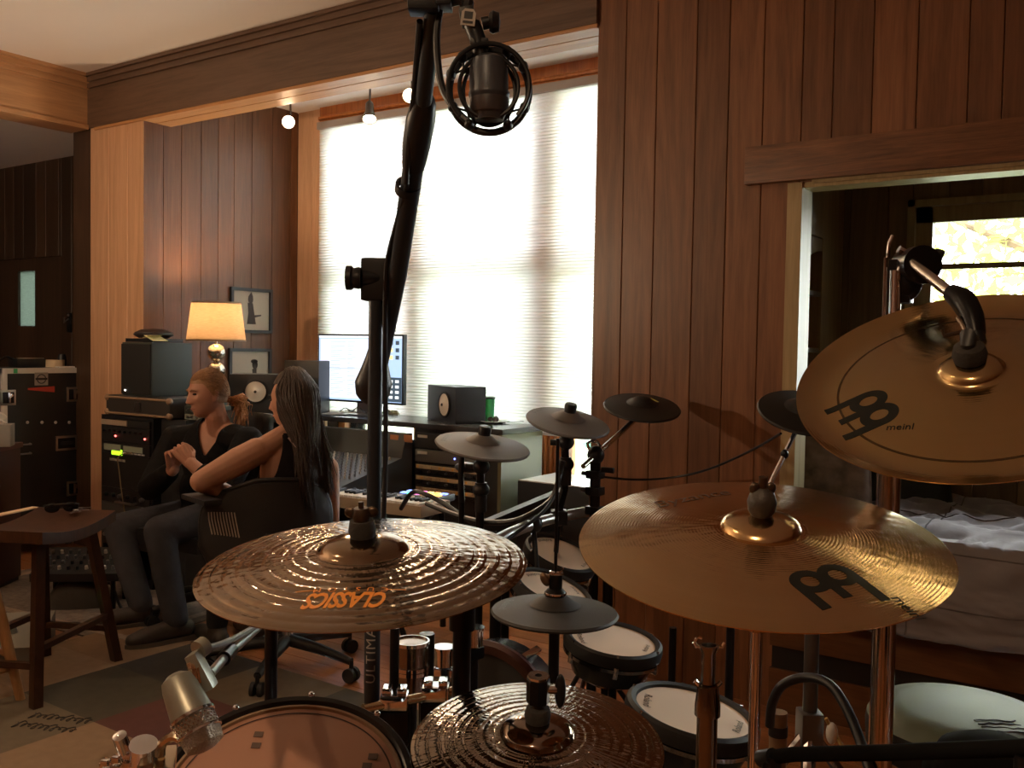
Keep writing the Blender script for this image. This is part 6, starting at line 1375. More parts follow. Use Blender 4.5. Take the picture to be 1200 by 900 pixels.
for s in (-1, 1): m = MB(); m.tube([M @ V((0, 0, zf_(804)))+RT*.010*s, M @ V((0, 0, zf_(798)))+RT*.016*s], .003); m.build('wing', CHROME, t)
for k in range(3): a = .9+k*2*pi/3; m = MB(); m.tube([(x, y, .30), (x+cos(a)*.26, y+sin(a)*.26, .02)], .009); m.build('leg', DCH, t)
# grey column with tripod bracket
q = P(950, 800, 1.9)
def ex(t):
    z = P(948, 855, 1.9).z; m = MB(); m.box((q.x, q.y, z), (.045, .05, .075), Mx.Rotation(yaw, 3, 'Z'), bev=.008); m.build('bracket', mat('bracket_grey', (.16, .15, .14), .35, .7), t)
    for a, l in ((pi+yaw+.3, .16), (yaw-.2, .12), (yaw-1.9, .14)):
        m = MB(); m.tube([(q.x, q.y, z), (q.x+cos(a)*l, q.y+sin(a)*l, z-.16), (q.x+cos(a)*l*1.5, q.y+sin(a)*l*1.5, .02)], .011); m.build('leg', CHROME, t)
    m = MB(); m.sphere((q.x+.05, q.y-.02, z+.01), (.012, .008, .022)); m.build('white_lever', WHITE, t)
stand('grey_stand', 'grey stand column with a splayed bracket under the large golden cymbal', (q.x, q.y, P(953, 700, 1.9).z), .0145, mat('column_grey', (.13, .125, .12), .35, .8), ex, legs=False)
q = P(912, 850, 1.75); stand('tan_post', 'short tan-topped post with a black band beside the grey column', (q.x, q.y, P(912, 834, 1.75).z), .016, mat('post_tan', (.30, .2, .12), .5), lambda t: (lambda m: (m.cone((q.x, q.y, P(912, 862, 1.75).z), (q.x, q.y, P(912, 850, 1.75).z), .0175, seg=16), m.build('black_band', BLACK, t)))(MB()), legs=False)
m = MB(); m.tube([P(902, 850, 1.72), P(905, 824, 1.70), P(918, 802, 1.68), P(945, 794, 1.66), P(972, 802, 1.62), P(992, 830, 1.58), P(1008, 868, 1.54), P(1020, 905, 1.5)], .0085, seg=10, smooth=6); tag(m.build('black_hose', BLACK), 'thick black cable arching in front of the grey stand column', 'cable')
m = MB(); m.tube([P(968, 842, 1.86), P(978, 860, 1.86), P(990, 878, 1.84), P(1004, 892, 1.84)], .004, smooth=4); tag(m.build('hanging_cable', mat('cord_yellow', (.55, .38, .14), .5)), 'short yellow cord hanging from the grey column', 'cord')
# throne
q = P(1128, 842, 1.95); M = Mx.Translation(V((q.x, q.y, 0))); zs = P(1128, 826, 1.95).z
t = thing('drum_throne', 'round black drum stool seat, top coloured grey-green as window light, at the lower right', 'drum stool', M)
SEAT = mat('seat_green_light', (.13, .17, .125), .5, bump=.03, bscale=200)  # green window light on the black seat is put into this colour
m = MB(); m.lathe([(0, zs), (.12, zs-.002), (.165, zs-.012), (.185, zs-.035)], M, 48); m.build('seat_top', SEAT, t)
m = MB(); m.lathe([(.185, zs-.035), (.188, zs-.05), (.185, zs-.095), (.17, zs-.105), (0, zs-.105)], M, 48); m.build('seat_side', mat('seat_black', (.016, .015, .014), .5), t)
m = MB(); m.cone((q.x, q.y, .12), (q.x, q.y, zs-.105), .017); m.build('pole', CHROME, t)
for k in range(3): a = .4+k*2*pi/3; m = MB(); m.tube([(q.x, q.y, .32), (q.x+cos(a)*.27, q.y+sin(a)*.27, .02)], .011); m.build('leg', CHROME, t)
rg = random.Random(3); m = MB(); F = frame(UP, P(1165, 840, 1.85), RT); F.translation.z = zs-.002
for j in range(4): m.tube([(lambda p: V((p.x, p.y, zs+.0005-.0025*(max(0, (p-V((q.x, q.y, p.z))).length-.07)/.09)**2*4)))(F @ V((-.03+k*.012, .02-j*.016+rg.uniform(-.004, .004), 0))) for k in range(8)], .0015, seg=4)
m.build('lettering', mat('letter_dark', (.03, .035, .03), .6), t)
# black rail along the bottom right
t = thing('black_rail', 'black horizontal rail along the bottom right corner', 'rail', P(1050, 885, 1.0))
m = MB(); m.tube([P(900, 888, 1.15), P(930, 884, 1.12), P(1040, 882, 1.0), P(1210, 876, .88)], .0085, seg=12); m.build('rail_tube', mat('matte_black', (.006, .006, .006), .85, spec=.08), t)
m = MB(); m.cone(P(892, 889, 1.16), P(906, 887, 1.14), .0105, seg=16); m.build('end_cap', BLACK, t)
for px, d in ((905, 1.145), (1205, .885)):
    e = P(px, 885, d); m = MB(); m.cone(e, V((e.x, e.y, 0)), .012); m.build('post', BLACKM, t)
q = P(1165, 880, 1.12); m = MB(); M = Mx.Translation(V((q.x, q.y, 0))); zq = P(1165, 862, 1.12).z
m.lathe([(0, zq), (.03, zq-.004), (.06, zq-.018), (.078, zq-.05), (.075, zq-.12), (0, zq-.13)], M, 32); t = tag(m.build('black_pad_case', mat('matte_black', (.006, .006, .006), .85, spec=.08)), 'black rounded pad behind the rail in the bottom right corner', 'pad'); RM[t.name] = t.matrix_world.copy() if False else RM[t.name]
m = MB(); m.cone((q.x, q.y, 0.02), (q.x, q.y, zq-.125), .013); m.cone((q.x, q.y, 0), (q.x, q.y, .02), .10, seg=20); m.build('post', BLACKM, t)
# cables
CB = [('black cable loop from the desk cabinet toward the drum rack', [P(500, 590, 3.5), P(530, 602, 3.4), P(562, 611, 3.3), P(600, 611, 3.2), P(630, 598, 3.2), P(648, 582, 3.25), P(656, 556, 3.3), P(660, 540, 3.3)], .010),
      ('second black cable loop below the first behind the dark bronze cymbal', [P(585, 640, 3.0), P(600, 628, 3.05), P(622, 612, 3.1), P(640, 596, 3.15), P(652, 576, 3.2), P(656, 560, 3.22)], .006),
      ('thin black cable running along the wood wall to the jamb pad', [P(700, 558, 3.75), P(740, 562, 3.8), P(785, 560, 3.85), P(830, 550, 3.7), P(880, 528, 3.4), P(915, 508, 3.12)], .0045),
      ('black cable draped over the piano keyboard to the cymbal post', [P(470, 596, 3.7), P(482, 578, 3.6), P(496, 578, 3.55), P(520, 590, 3.5), P(546, 608, 3.4), P(560, 616, 3.3)], .009)]
for lb, pts, r in CB: m = MB(); m.tube(pts, r, seg=8, smooth=6); tag(m.build('cable', BLACK), lb, 'cable')
rg = random.Random(14)
for k in range(6):
    a = onZ(600+k*8, 815-k*3, .012); a = V((-1.45+rg.uniform(-.15, .15), 2.35+rg.uniform(-.2, .2), .016)); pts = [a]
    for j in range(6): a = a+V((rg.uniform(-.13, .16), rg.uniform(-.13, .13), 0)); pts.append(V((a.x, a.y, .016+.004*k)))
    m = MB(); m.tube(pts, .0045, seg=6, smooth=5); tag(m.build('floor_cable', BLACK), 'black cable tangled on the rug below the hi-hat pad', 'cable', 'tangled cables under the electronic kit')
# little clip with dark lamp in front of the green panel
q = P(541, 545, 3.3); t = thing('clip_microphone', 'small dark clip microphone upright before the beige button rows', 'microphone', P(540, 590, 3.35))
m = MB(); m.tube([P(541, 588, 3.35), P(540, 560, 3.33), P(541, 540, 3.32), P(542, 528, 3.32)], [.012, .010, .011, .008], seg=10, smooth=3); m.build('gooseneck', BLACK, t)
m = MB(); m.sphere(P(541, 522, 3.32), .016); m.sphere(P(537, 524, 3.32), .012); m.sphere(P(546, 524, 3.32), .012); m.build('clip_head', BLACKM, t)
m = MB(); m.sphere(P(547, 548, 3.36), (.05, .03, .02)); m.build('clip_base', mat('clip_blue', (.05, .07, .10), .3), t)
m = MB(); a = P(541, 588, 3.35); m.cone(a, V((a.x, a.y, .0)), .010); m.build('post', BLACKM, t)
# slanted black tray with a grey edge beside the green panel
t = thing('slanted_tray', 'slanted black tray with a grey metal edge at the foot of the green panel', 'tray', onZ(600, 620, .55))
a, b, c_, d_ = P(563, 612, 3.75), P(620, 592, 4.0), P(628, 610, 3.95), P(575, 618, 3.7)
m = MB(); m.tube([P(563, 613, 3.70), P(616, 590, 3.95), P(620, 608, 3.9)], .007); m.build('metal_edge', STEEL, t)
m = MB(); m.prism([(0, 0), (.32, 0), (.32, .16), (0, .02)], frame(-FW, P(563, 616, 3.72), RT), .10); m.build('tray_body', BLACK, t); e = P(590, 616, 3.78)
m = MB(); m.cone(V((e.x, e.y, 0)), V((e.x, e.y, e.z)), .03); m.build('post', BLACKM, t)
# ================================================================ the two seated people
def remeshed(mb, name, mats, parent, voxel, smooth=6, post=None, fac=.5, more=None):
    """weld overlapping limbs into one continuous skin"""
    bm = mb.bm; bmesh.ops.recalc_face_normals(bm, faces=bm.faces)
    me = bpy.data.meshes.new('w'); bm.to_mesh(me); bm.free()
    o = bpy.data.objects.new('w', me); COL.objects.link(o)
    r = o.modifiers.new('r', 'REMESH'); r.mode = 'VOXEL'; r.voxel_size = voxel
    s = o.modifiers.new('s', 'SMOOTH'); s.factor = fac; s.iterations = smooth
    dg = bpy.context.evaluated_depsgraph_get(); dg.update()
    me2 = bpy.data.meshes.new_from_object(o.evaluated_get(dg)); bpy.data.objects.remove(o); bpy.data.meshes.remove(me)
    out = MB(); out.bm.from_mesh(me2); bpy.data.meshes.remove(me2)
    if more:
        t_ = MB(); t_.bm.free(); t_.bm = weld(more[0].bm, more[1], more[2]); tm = bpy.data.meshes.new('w'); t_.bm.to_mesh(tm); t_.bm.free(); out.bm.from_mesh(tm); bpy.data.meshes.remove(tm)
    if post: post(out.bm)
    return out.build(name, mats, parent, ang=80, recalc=False)
def weld(bm, voxel, smooth, fac=.5):
    bmesh.ops.recalc_face_normals(bm, faces=bm.faces)
    me = bpy.data.meshes.new('w'); bm.to_mesh(me); bm.free(); o = bpy.data.objects.new('w', me); COL.objects.link(o)
    r = o.modifiers.new('r', 'REMESH'); r.mode = 'VOXEL'; r.voxel_size = voxel
    s = o.modifiers.new('s', 'SMOOTH'); s.factor = fac; s.iterations = smooth
    dg = bpy.context.evaluated_depsgraph_get(); dg.update(); me2 = bpy.data.meshes.new_from_object(o.evaluated_get(dg))
    bpy.data.objects.remove(o); bpy.data.meshes.remove(me); b = bmesh.new(); b.from_mesh(me2); bpy.data.meshes.remove(me2); return b
def trim_edge(bm, n=14):
    """even out a cut hem"""
    bv = [v for v in bm.verts if v.is_boundary]
    nb = {v: [e.other_vert(v) for e in v.link_edges if e.is_boundary] for v in bv}
    for _ in range(n):
        new = {v: (v.co*.4+sum((q.co for q in nb[v]), V())*(.6/len(nb[v]))) for v in bv if len(nb[v]) == 2}
        for v, c in new.items(): v.co = c
def limb(mb, pts, rs, seg=14):
    pts = [V(p) for p in pts]
    for i in range(len(pts)-1):
        mb.cone(pts[i], pts[i+1], rs[i], rs[i+1], seg=seg)
    for p, r in zip(pts, rs): mb.sphere(p, r, u=seg, v=8)
def blob(mb, c, r, ax=None):
    """ellipsoid; ax = (right, forward) direction of its own axes"""
    M = None
    if ax: z = ax[0].cross(ax[1]); M = Mx(((ax[0].x, ax[1].x, z.x), (ax[0].y, ax[1].y, z.y), (ax[0].z, ax[1].z, z.z)))
    mb.sphere(c, r, u=24, v=16, M=M)
def G(x, s): return exp(-(x/s)**2)
def head(mb, H, s=1.0, jaw=.80, brow=1.0, nose=1.0, nu=72, nv=56):
    """a head in its own frame H: x to its right, y where it faces, z up; origin at mid-head"""
    rows = []
    def pt(th, ph):
        x, y, z = sin(th)*cos(ph), sin(th)*sin(ph), cos(th)
        px, py, pz = x*.074, y*.094, z*.116
        if pz < 0:
            t = -pz/.116; px *= 1-(1-jaw)*t**1.2*1.35
            if py < 0: py *= 1-.50*t
            else: py *= (1-.06*t)*(1+1.45*max(0, t-.3)**2)
        else: py *= 1.0+.04*pz/.116; px *= 1+.02*(pz/.116)
        if y > 0:
            f = y**.6
            py *= .955; d = 0.0
            d += .006*brow*G(pz-.026, .010)*G(abs(px)-.026, .022)                   # brow ridge
            d -= .011*G(pz-.008, .013)*G(abs(px)-.031, .014)                        # eye sockets
            d += .005*G(pz-.006, .008)*G(abs(px)-.031, .012)                        # lids
            if pz < .022:
                nz = (.022-pz)/.060; prof = max(0, min(1, nz)) if pz > -.038 else max(0, 1-(-.038-pz)/.008)
                d += .027*nose*prof**1.15*G(px, .0085+.006*max(0, min(1, nz)))           # nose
                d += .008*nose*G(pz+.034, .007)*G(abs(px)-.012, .006)               # nostrils' wings
            d += .0065*G(pz+.060, .0055)*G(px, .021)-.004*G(pz+.0665, .0025)*G(px, .024)+.0065*G(pz+.0735, .006)*G(px, .018)  # lips
            d -= .004*G(pz+.085, .006)*G(px, .02)
            d += .009*G(pz+.102, .013)*G(px, .022)                                   # chin
            d += .006*G(pz+.020, .018)*G(abs(px)-.050, .016)                         # cheekbones
            d -= .004*G(pz+.062, .018)*G(abs(px)-.045, .014)
            py += d*f
        return H @ V((px*s, py*s, pz*s))
    top = mb.bm.verts.new(pt(0, 0)); bot = mb.bm.verts.new(pt(pi, 0))
    for j in range(1, nv): rows.append([mb.bm.verts.new(pt(pi*j/nv, 2*pi*i/nu)) for i in range(nu)])
    for i in range(nu):
        mb.face((top, rows[0][i], rows[0][(i+1) % nu])); mb.face((bot, rows[-1][(i+1) % nu], rows[-1][i]))
    for j in range(nv-2):
        for i in range(nu): mb.face((rows[j][i], rows[j+1][i], rows[j+1][(i+1) % nu], rows[j][(i+1) % nu]))
    for sx in (-1, 1):                                                               # ears
        c = H @ V((sx*.073*s, -.008*s, -.004*s)); mb.sphere(c, (.008*s, .018*s, .031*s), u=12, v=10, M=H @ Mx.Rotation(sx*.30, 4, 'Z') @ Mx.Rotation(.15, 4, 'X'))
        mb.sphere(H @ V((sx*.076*s, -.012*s, .012*s)), (.007*s, .015*s, .018*s), u=10, v=8, M=H @ Mx.Rotation(sx*.35, 4, 'Z'))
def hand(mb, wrist, d, up, s=1.0, curl=1.2, thumb=1, spread=.12, L=(.070, .078, .073, .058)):
    """palm and five fingers; d = along the hand, up = the back of the hand, thumb = side (+1: d x up)"""
    d = V(d).normalized(); up = V(up); up = (up-d*up.dot(d)).normalized(); sd = d.cross(up).normalized()
    w = V(wrist)
    for k in range(4):
        o = (k-1.5)*.0205*s*-thumb
        kn = w+d*.088*s+sd*o-up*.004*s*abs(k-1.5)
        limb(mb, [w+sd*o*.55, kn], [.0135*s, .0115*s], seg=10)
        p = kn; a = .35; fd = (d+sd*o*spread*8).normalized()
        segs = [L[k]*s*.46, L[k]*s*.31, L[k]*s*.25]; pts = [p]
        for i, l in enumerate(segs):
            a += curl*(.55, .75, .5)[i]; p = p+(fd*cos(a)-up*sin(a))*l; pts.append(p)
        limb(mb, pts, [.0094*s, .0086*s, .0079*s, .0068*s], seg=9)
    b = w+d*.022*s+sd*.020*s*thumb; t1 = b+(d*.55+sd*.62*thumb-up*.45).normalized()*.038*s; t2 = t1+(d*.85+sd*.12*thumb-up*.5).normalized()*.030*s; t3 = t2+(d*.9-sd*.15*thumb-up*.35).normalized()*.024*s
    limb(mb, [b, t1, t2, t3], [.0150*s, .0115*s, .0098*s, .0082*s], seg=9)
def skin(name, col): return mat(name, col, .48, bump=.03, bscale=180, var=.10, vscale=22, spec=.35)
def strands(mb, roots, r0_=.004, mi=0, seg=5):
    for pts in roots: mb.tube(pts, [r0_*.7, r0_, r0_*.9, r0_*.35], seg=seg, smooth=3, mi=mi)
def lf(x, y, z=0): return RT*x+FW*y+UP*z

# ---------------- the man, clasping his hands, facing left
dm = 4.62
SKM = skin('skin_man', (.46, .235, .16))
hc = P(243, 462, 4.66); fdir = lf(-.74, -.67, -.05).normalized(); hx = fdir.cross(UP).normalized(); hz = hx.cross(fdir)
H = Mx(((hx.x, fdir.x, hz.x, hc.x), (hx.y, fdir.y, hz.y, hc.y), (hx.z, fdir.z, hz.z, hc.z), (0, 0, 0, 1)))
root = thing('person', 'man in a black shirt and jeans, seated sideways with hands clasped, facing left', 'person', (P(240, 600, 4.75).x, P(240, 600, 4.75).y, 0))
neck0 = P(250, 487, 4.68); neckb = P(258, 504, 4.74)
shL, shR = P(291, 517, 4.62), P(206, 514, 4.95); elL, elR = P(262, 577, 4.42), P(176, 572, 4.72)
hands = P(209, 526, 4.45); wrL, wrR = P(224, 543, 4.44), P(203, 550, 4.55)
chest = P(248, 535, 4.80); belly = P(246, 575, 4.82); pel = P(247, 603, 4.82)
hpL, hpR = P(262, 604, 4.68), P(236, 603, 4.94); knL, knR = P(187, 622, 4.45), P(139, 618, 4.78)
anL, anR = P(206, 722, 4.42), P(165, 708, 4.66); anL.z = .09; anR.z = .09
sdir = (shL-shR).normalized(); fwd = UP.cross(sdir)*-1
fwd = fwd if fwd.dot(fdir) > 0 else -fwd
m = MB(); head(m, H, 1.0, jaw=.84, brow=1.6, nose=1.15)
limb(m, [hc+hz*-.06-fdir*.03, neck0-fdir*.012, neckb], [.052, .054, .062])
blob(m, chest, (.165, .105, .19), (sdir, fwd)); blob(m, belly, (.15, .11, .15), (sdir, fwd)); blob(m, pel, (.16, .12, .11), (sdir, fwd))
limb(m, [neckb, shL], [.055, .055]); limb(m, [neckb, shR], [.055, .055])
limb(m, [shL, elL, wrL], [.058, .044, .029]); limb(m, [shR, elR, wrR], [.058, .044, .029])
dL = (hands-wrL).normalized(); dR = (hands-wrR).normalized()
limb(m, [hpL, knL, anL], [.080, .056, .036]); limb(m, [hpR, knR, anR], [.080, .056, .036])
hm = MB(); hand(hm, wrL, lf(-.62, .05, .78), lf(.57, -.82, .1), 1.0, 1.15, thumb=1); hand(hm, wrR, lf(.02, -.22, .97), lf(-.72, .68, .1), 1.0, 1.25, thumb=-1)
limb(hm, [wrL.lerp(elL, .12), wrL], [.029, .027]); limb(hm, [wrR.lerp(elR, .12), wrR], [.029, .027])
remeshed(m, 'body', SKM, root, .0036, 3, more=(hm, .0022, 2))
# eyes, brows, lips
ey = MB()
for sx in (-1, 1): ey.sphere(H @ V((sx*.031, .0785, .007)), (.0125, .0095, .0055), u=12, v=8, M=H)
ey.build('eye', mat('eye_dark', (.035, .025, .02), .25), root)
br = MB()
for sx in (-1, 1): br.tube([H @ V((sx*.014, .0925, .021)), H @ V((sx*.030, .090, .026)), H @ V((sx*.047, .078, .022))], [.0035, .0048, .003], seg=6, smooth=3)
br.build('eyebrow', mat('brow_fair', (.22, .11, .06), .8), root)
lp = MB(); lp.tube([H @ V((-.022, .0765, -.067)), H @ V((-.009, .0835, -.0655)), H @ V((0, .0845, -.0665)), H @ V((.009, .0835, -.0655)), H @ V((.022, .0765, -.067))], [.0012, .0034, .0036, .0034, .0012], seg=6, smooth=3); lp.build('lips', mat('lip_man', (.33, .13, .10), .5), root)
# hair: swept back, and a curly ponytail
HRM = mat('hair_fair', (.30, .155, .07), .5, bump=.3, bscale=260, var=.35, vscale=90, stretch=(1, 1, .4)); HRC = mat('hair_curly', (.42, .20, .075), .55, var=.45, vscale=60)
rg = random.Random(17); m = MB()
def scalp(th, ph, k=1.0):
    x, y, z = sin(th)*cos(ph), sin(th)*sin(ph), cos(th); return H @ V((x*.078*k, (y*.097-.004)*k, z*.119*k+.003))
def shell(u, v):
    ph = 2*pi*u; y = sin(ph); lim = 1.08 if y > .55 else (1.08+(.55-y)*1.15 if y > -.2 else 1.95)
    lim = min(lim, 2.0); return scalp(.02+v*lim, ph, 1.0+.03*(1-v*.8))
m.grid(shell, 48, 16)
rt = []
for k in range(1100):
    ph = rg.uniform(0, 2*pi); y = sin(ph); th0 = rg.uniform(.05, 1.0 if y > .4 else 1.55)
    p = scalp(th0, ph, 1.025); pts = [p]
    dirn = (-fdir*.9+hz*(.15 if y > .3 else -.45)+hx*cos(ph)*.25).normalized()
    for j in range(3):
        p = p+dirn*.022+V((rg.gauss(0, .0015), rg.gauss(0, .0015), rg.gauss(0, .0012))); q = H.inverted() @ p
        s_ = sqrt((q.x/.080)**2+((q.y+.004)/.099)**2+((q.z-.003)/.121)**2)
        if s_ < 1.02: q = V((q.x, q.y, q.z))*(1.02/s_)
        elif s_ > 1.10: q = q*(1.08/s_)
        p = H @ q; pts.append(p)
    rt.append(pts)
strands(m, rt, .0017, seg=4)
m.build('hair', HRM, root, ang=180)
m = MB(); pb_ = P(268, 468, 4.76); rt = []
for k in range(170):
    a = rg.uniform(0, 2*pi); p = pb_+V((rg.gauss(0, .008), rg.gauss(0, .008), rg.gauss(0, .008))); pts = [p]; r_ = rg.uniform(.012, .036)
    tip = P(282+rg.gauss(0, 4), 496+rg.uniform(-16, 6), 4.76+rg.gauss(0, .03))
    for j in range(1, 8):
        f = j/7; c = pb_.lerp(tip, f)+UP*.035*sin(pi*f)+RT*.03*sin(pi*f)
        pts.append(c+V((cos(a+j*1.7), sin(a+j*1.7), cos(j*1.3+a)))*r_*.62*sin(pi*min(1, f*1.05+.05)))
    rt.append(pts)
for pts in rt: m.tube(pts, [.002, .0027, .0025, .0014], seg=4, smooth=3)
m.build('ponytail', HRC, root, ang=180)
# black shirt with a V neck and sleeves
SHB = mat('shirt_black', (.0075, .0072, .008), .9, bump=.45, bscale=22, spec=.2)
m = MB()
blob(m, chest, (.182, .124, .205), (sdir, fwd)); blob(m, belly, (.172, .132, .17), (sdir, fwd)); blob(m, pel+UP*.02, (.175, .135, .10), (sdir, fwd))
limb(m, [neckb-UP*.015, shL-UP*.006], [.066, .068]); limb(m, [neckb-UP*.015, shR-UP*.006], [.066, .068])
limb(m, [shL, elL, elL.lerp(wrL, .62)], [.072, .060, .050]); limb(m, [shR, elR, elR.lerp(wrR, .80)], [.072, .060, .047])
nc = neckb+UP*.005
def vcut(bm):
    dead = []
    vb = nc+fwd*.10-UP*.125
    for f in bm.faces:
        c = f.calc_center_median(); r = c-nc; side = abs(r.dot(sdir)); h = r.z; fr = r.dot(fwd)
        if h > .012 and (r-UP*h).length < .10: dead.append(f)
        elif fr > .01 and h > -.135 and side < .072*(h+.135)/.135*1.05: dead.append(f)
        elif (c-elL.lerp(wrL, .60)).dot((wrL-elL).normalized()) > .03 and (c-wrL).length < .13: dead.append(f)
    bmesh.ops.delete(bm, geom=dead, context='FACES'); trim_edge(bm)
o = remeshed(m, 'shirt', SHB, root, .0065, 6, vcut); sm = o.modifiers.new('cloth', 'SOLIDIFY'); sm.thickness = .004; sm.offset = 0
# skin shown in the V: the chest rises to the shirt's level there
# jeans
JEAN = mat('jeans_grey', (.058, .060, .072), .88, bump=.5, bscale=24, var=.4, vscale=10, spec=.2)
m = MB(); blob(m, pel-UP*.015, (.172, .135, .115), (sdir, fwd))
for h_, k_, a_ in ((hpL, knL, anL), (hpR, knR, anR)):
    limb(m, [h_, h_.lerp(k_, .5), k_, k_.lerp(a_, .5), a_+UP*.02], [.100, .086, .073, .066, .058])
    b0 = k_+(h_-k_).normalized()*.05
    for j in range(4): m.tube([b0+lf(.0, -.0, -.02)+(h_-k_).normalized()*(.03*j)+sdir*s_*.075+UP*(.02 if abs(s_) < .5 else -.01) for s_ in (-.9, -.3, .3, .9)], .012, seg=6)
remeshed(m, 'jeans', JEAN, root, .009, 4)
# shoes
SHOE = mat('shoe_dark', (.055, .045, .04), .5); SOLE = mat('sole_grey', (.12, .10, .085), .7)
for a_, dr in ((anL, lf(-.78, -.62)), (anR, lf(-.88, -.47))):
    dr = V((dr.x, dr.y, 0)).normalized(); m = MB(); b = V((a_.x, a_.y, 0))-dr*.05
    limb(m, [b+UP*.062, b+dr*.10+UP*.060, b+dr*.20+UP*.045, b+dr*.245+UP*.040], [.042, .046, .044, .034]); limb(m, [a_+UP*.03, a_-UP*.02], [.046, .05])
    sdz = dr.cross(UP)
    sh = remeshed(m, 'shoe', SHOE, root, .008, 3, lambda bm: [setattr(v.co, 'z', max(v.co.z, .022)) for v in bm.verts])
    m = MB(); prof_ = [(-.055, .03), (-.03, .043), (.05, .040), (.14, .050), (.21, .047), (.265, .025), (.28, 0)]
    poly = [(x, y) for x, y in prof_]+[(x, -y) for x, y in reversed(prof_[:-1])]
    m.prism(poly, Mx(((dr.x, sdz.x, 0, b.x), (dr.y, sdz.y, 0, b.y), (0, 0, 1, .0075), (0, 0, 0, 1))), .02); m.build('sole', SOLE, sh)
# his chair
CHB = mat('chair_black', (.018, .018, .02), .5, bump=.15, bscale=150)
cb = V((pel.x, pel.y, 0)); rz = atan2(fwd.y, fwd.x)-pi/2; M = Mx.Translation(cb) @ Mx.Rotation(rz, 4, 'Z')
def office_chair(name, label, M, seat_z, back_fn, five=.30, rot=.3, arm=None):
    t = thing(name, label, 'chair', M, 'office chairs')
    m = MB(); m.box(M @ V((0, .03, seat_z-.045)), (.49, .47, .085), M, bev=.035); m.build('seat', CHB, t)
    back_fn(t)
    m = MB(); m.cone(M @ V((0, 0, .11)), M @ V((0, 0, seat_z-.09)), .026, .022, seg=16); m.build('gas_lift', CHROME, t)
    for k in range(5):
        a = rot+k*2*pi/5; e = M @ V((cos(a)*five, sin(a)*five, .085)); m = MB(); m.tube([M @ V((0, 0, .13)), M @ V((cos(a)*five*.5, sin(a)*five*.5, .115)), e], [.028, .024, .016], seg=10); l = m.build('base_arm', CHB, t)
        m = MB(); ax = V((-sin(a), cos(a), 0)); ax = M.to_3x3() @ ax; c = V((e.x, e.y, .030))
        for s in (-1, 1): m.cone(c+ax*s*.008, c+ax*s*.024, .030, seg=18)
        m.cone(c+UP*.01, c+UP*.06, .009, seg=8); m.build('caster', RUBBER, l)
    return t
def man_back(t):
    m = MB(); m.grid(lambda u, v: M @ V(((u-.5)*.44, -.19-.05*v+.05*(2*u-1)**2, .62+.42*v)), 12, 10); o = m.build('backrest', CHB, t); s = o.modifiers.new('pad', 'SOLIDIFY'); s.thickness = .05; s.offset = 0
    m = MB(); m.tube([M @ V((0, -.02, .42)), M @ V((0, -.26, .46)), M @ V((0, -.245, .70))], .018, smooth=3); m.build('back_bar', CHB, t)
office_chair('office_chair', 'black office chair under the seated man, mostly hidden by him', M, .475, man_back, rot=.1)

# ---------------- the woman, seen from behind
SKW = skin('skin_woman', (.50, .27, .18))
hw = P(341, 470, 3.96); fd = lf(-.955, .22, -.03).normalized(); hx = fd.cross(UP).normalized(); hz = hx.cross(fd)
H = Mx(((hx.x, fd.x, hz.x, hw.x), (hx.y, fd.y, hz.y, hw.y), (hx.z, fd.z, hz.z, hw.z), (0, 0, 0, 1)))
root = thing('person', 'woman with long dark hair in a sleeveless black top, seated with her back to us', 'person', (P(336, 640, 4.0).x, P(336, 640, 4.0).y, 0))
nk = P(346, 503, 3.98); shL, shR = P(301, 529, 3.86), P(383, 549, 4.08)
elL, elR = P(236, 564, 3.70), P(387, 612, 4.05); wrL, wrR = P(292, 590, 4.02), P(352, 640, 4.28)
ch = P(343, 552, 3.98); bl = P(341, 600, 4.02); pel = P(338, 645, 4.06)
sdir = (shR-shL); sdir.z = 0; sdir.normalize(); fwd = UP.cross(sdir)
fwd = fwd if fwd.dot(FW) > 0 else -fwd
hpL, hpR = pel-sdir*.09, pel+sdir*.09; knL, knR = hpL+fwd*.40-sdir*.02+UP*.0, hpR+fwd*.42; knL.z = knR.z = .50
anL, anR = V((knL.x, knL.y, .09))+fwd*.06, V((knR.x, knR.y, .09))+fwd*.04
m = MB(); head(m, H, .94, jaw=.74, brow=.6, nose=1.0)
limb(m, [hw+hz*-.055-fd*.025, nk], [.046, .050])
blob(m, ch, (.145, .088, .16), (sdir, fwd)); blob(m, bl, (.125, .09, .14), (sdir, fwd)); blob(m, pel, (.165, .115, .11), (sdir, fwd))
limb(m, [nk, shL-UP*.005], [.047, .050]); limb(m, [nk, shR-UP*.005], [.047, .050])
limb(m, [shL, shL.lerp(elL, .35), elL, wrL], [.056, .058, .044, .026]); limb(m, [shR, shR.lerp(elR, .4), elR, wrR], [.053, .050, .038, .026])
hand(m, wrL, lf(.45, .85, -.1), lf(0, 0, 1), .9, .55, thumb=1); hand(m, wrR, lf(-.8, .4, -.1), lf(0, 0, 1), .9, .5, thumb=1)
limb(m, [hpL, knL, anL], [.082, .056, .036]); limb(m, [hpR, knR, anR], [.082, .056, .036])
for a_ in (anL, anR): limb(m, [a_-UP*.03, a_+fwd*.12-UP*.055, a_+fwd*.17-UP*.06], [.036, .034, .026])
remeshed(m, 'body', SKW, root, .0050, 3)
m = MB()
for sx in (-1, 1): m.sphere(H @ V((sx*.029, .0735, .006)), (.0115, .009, .005), u=12, v=8, M=H)
m.build('eye', mat('eye_dark', (.03, .02, .02)), root)
m = MB()
for sx in (-1, 1): m.tube([H @ V((sx*.013, .085, .021)), H @ V((sx*.029, .083, .026)), H @ V((sx*.044, .072, .022))], .003, seg=6, smooth=3)
m.build('eyebrow', mat('brow_dark', (.04, .025, .02), .8), root)
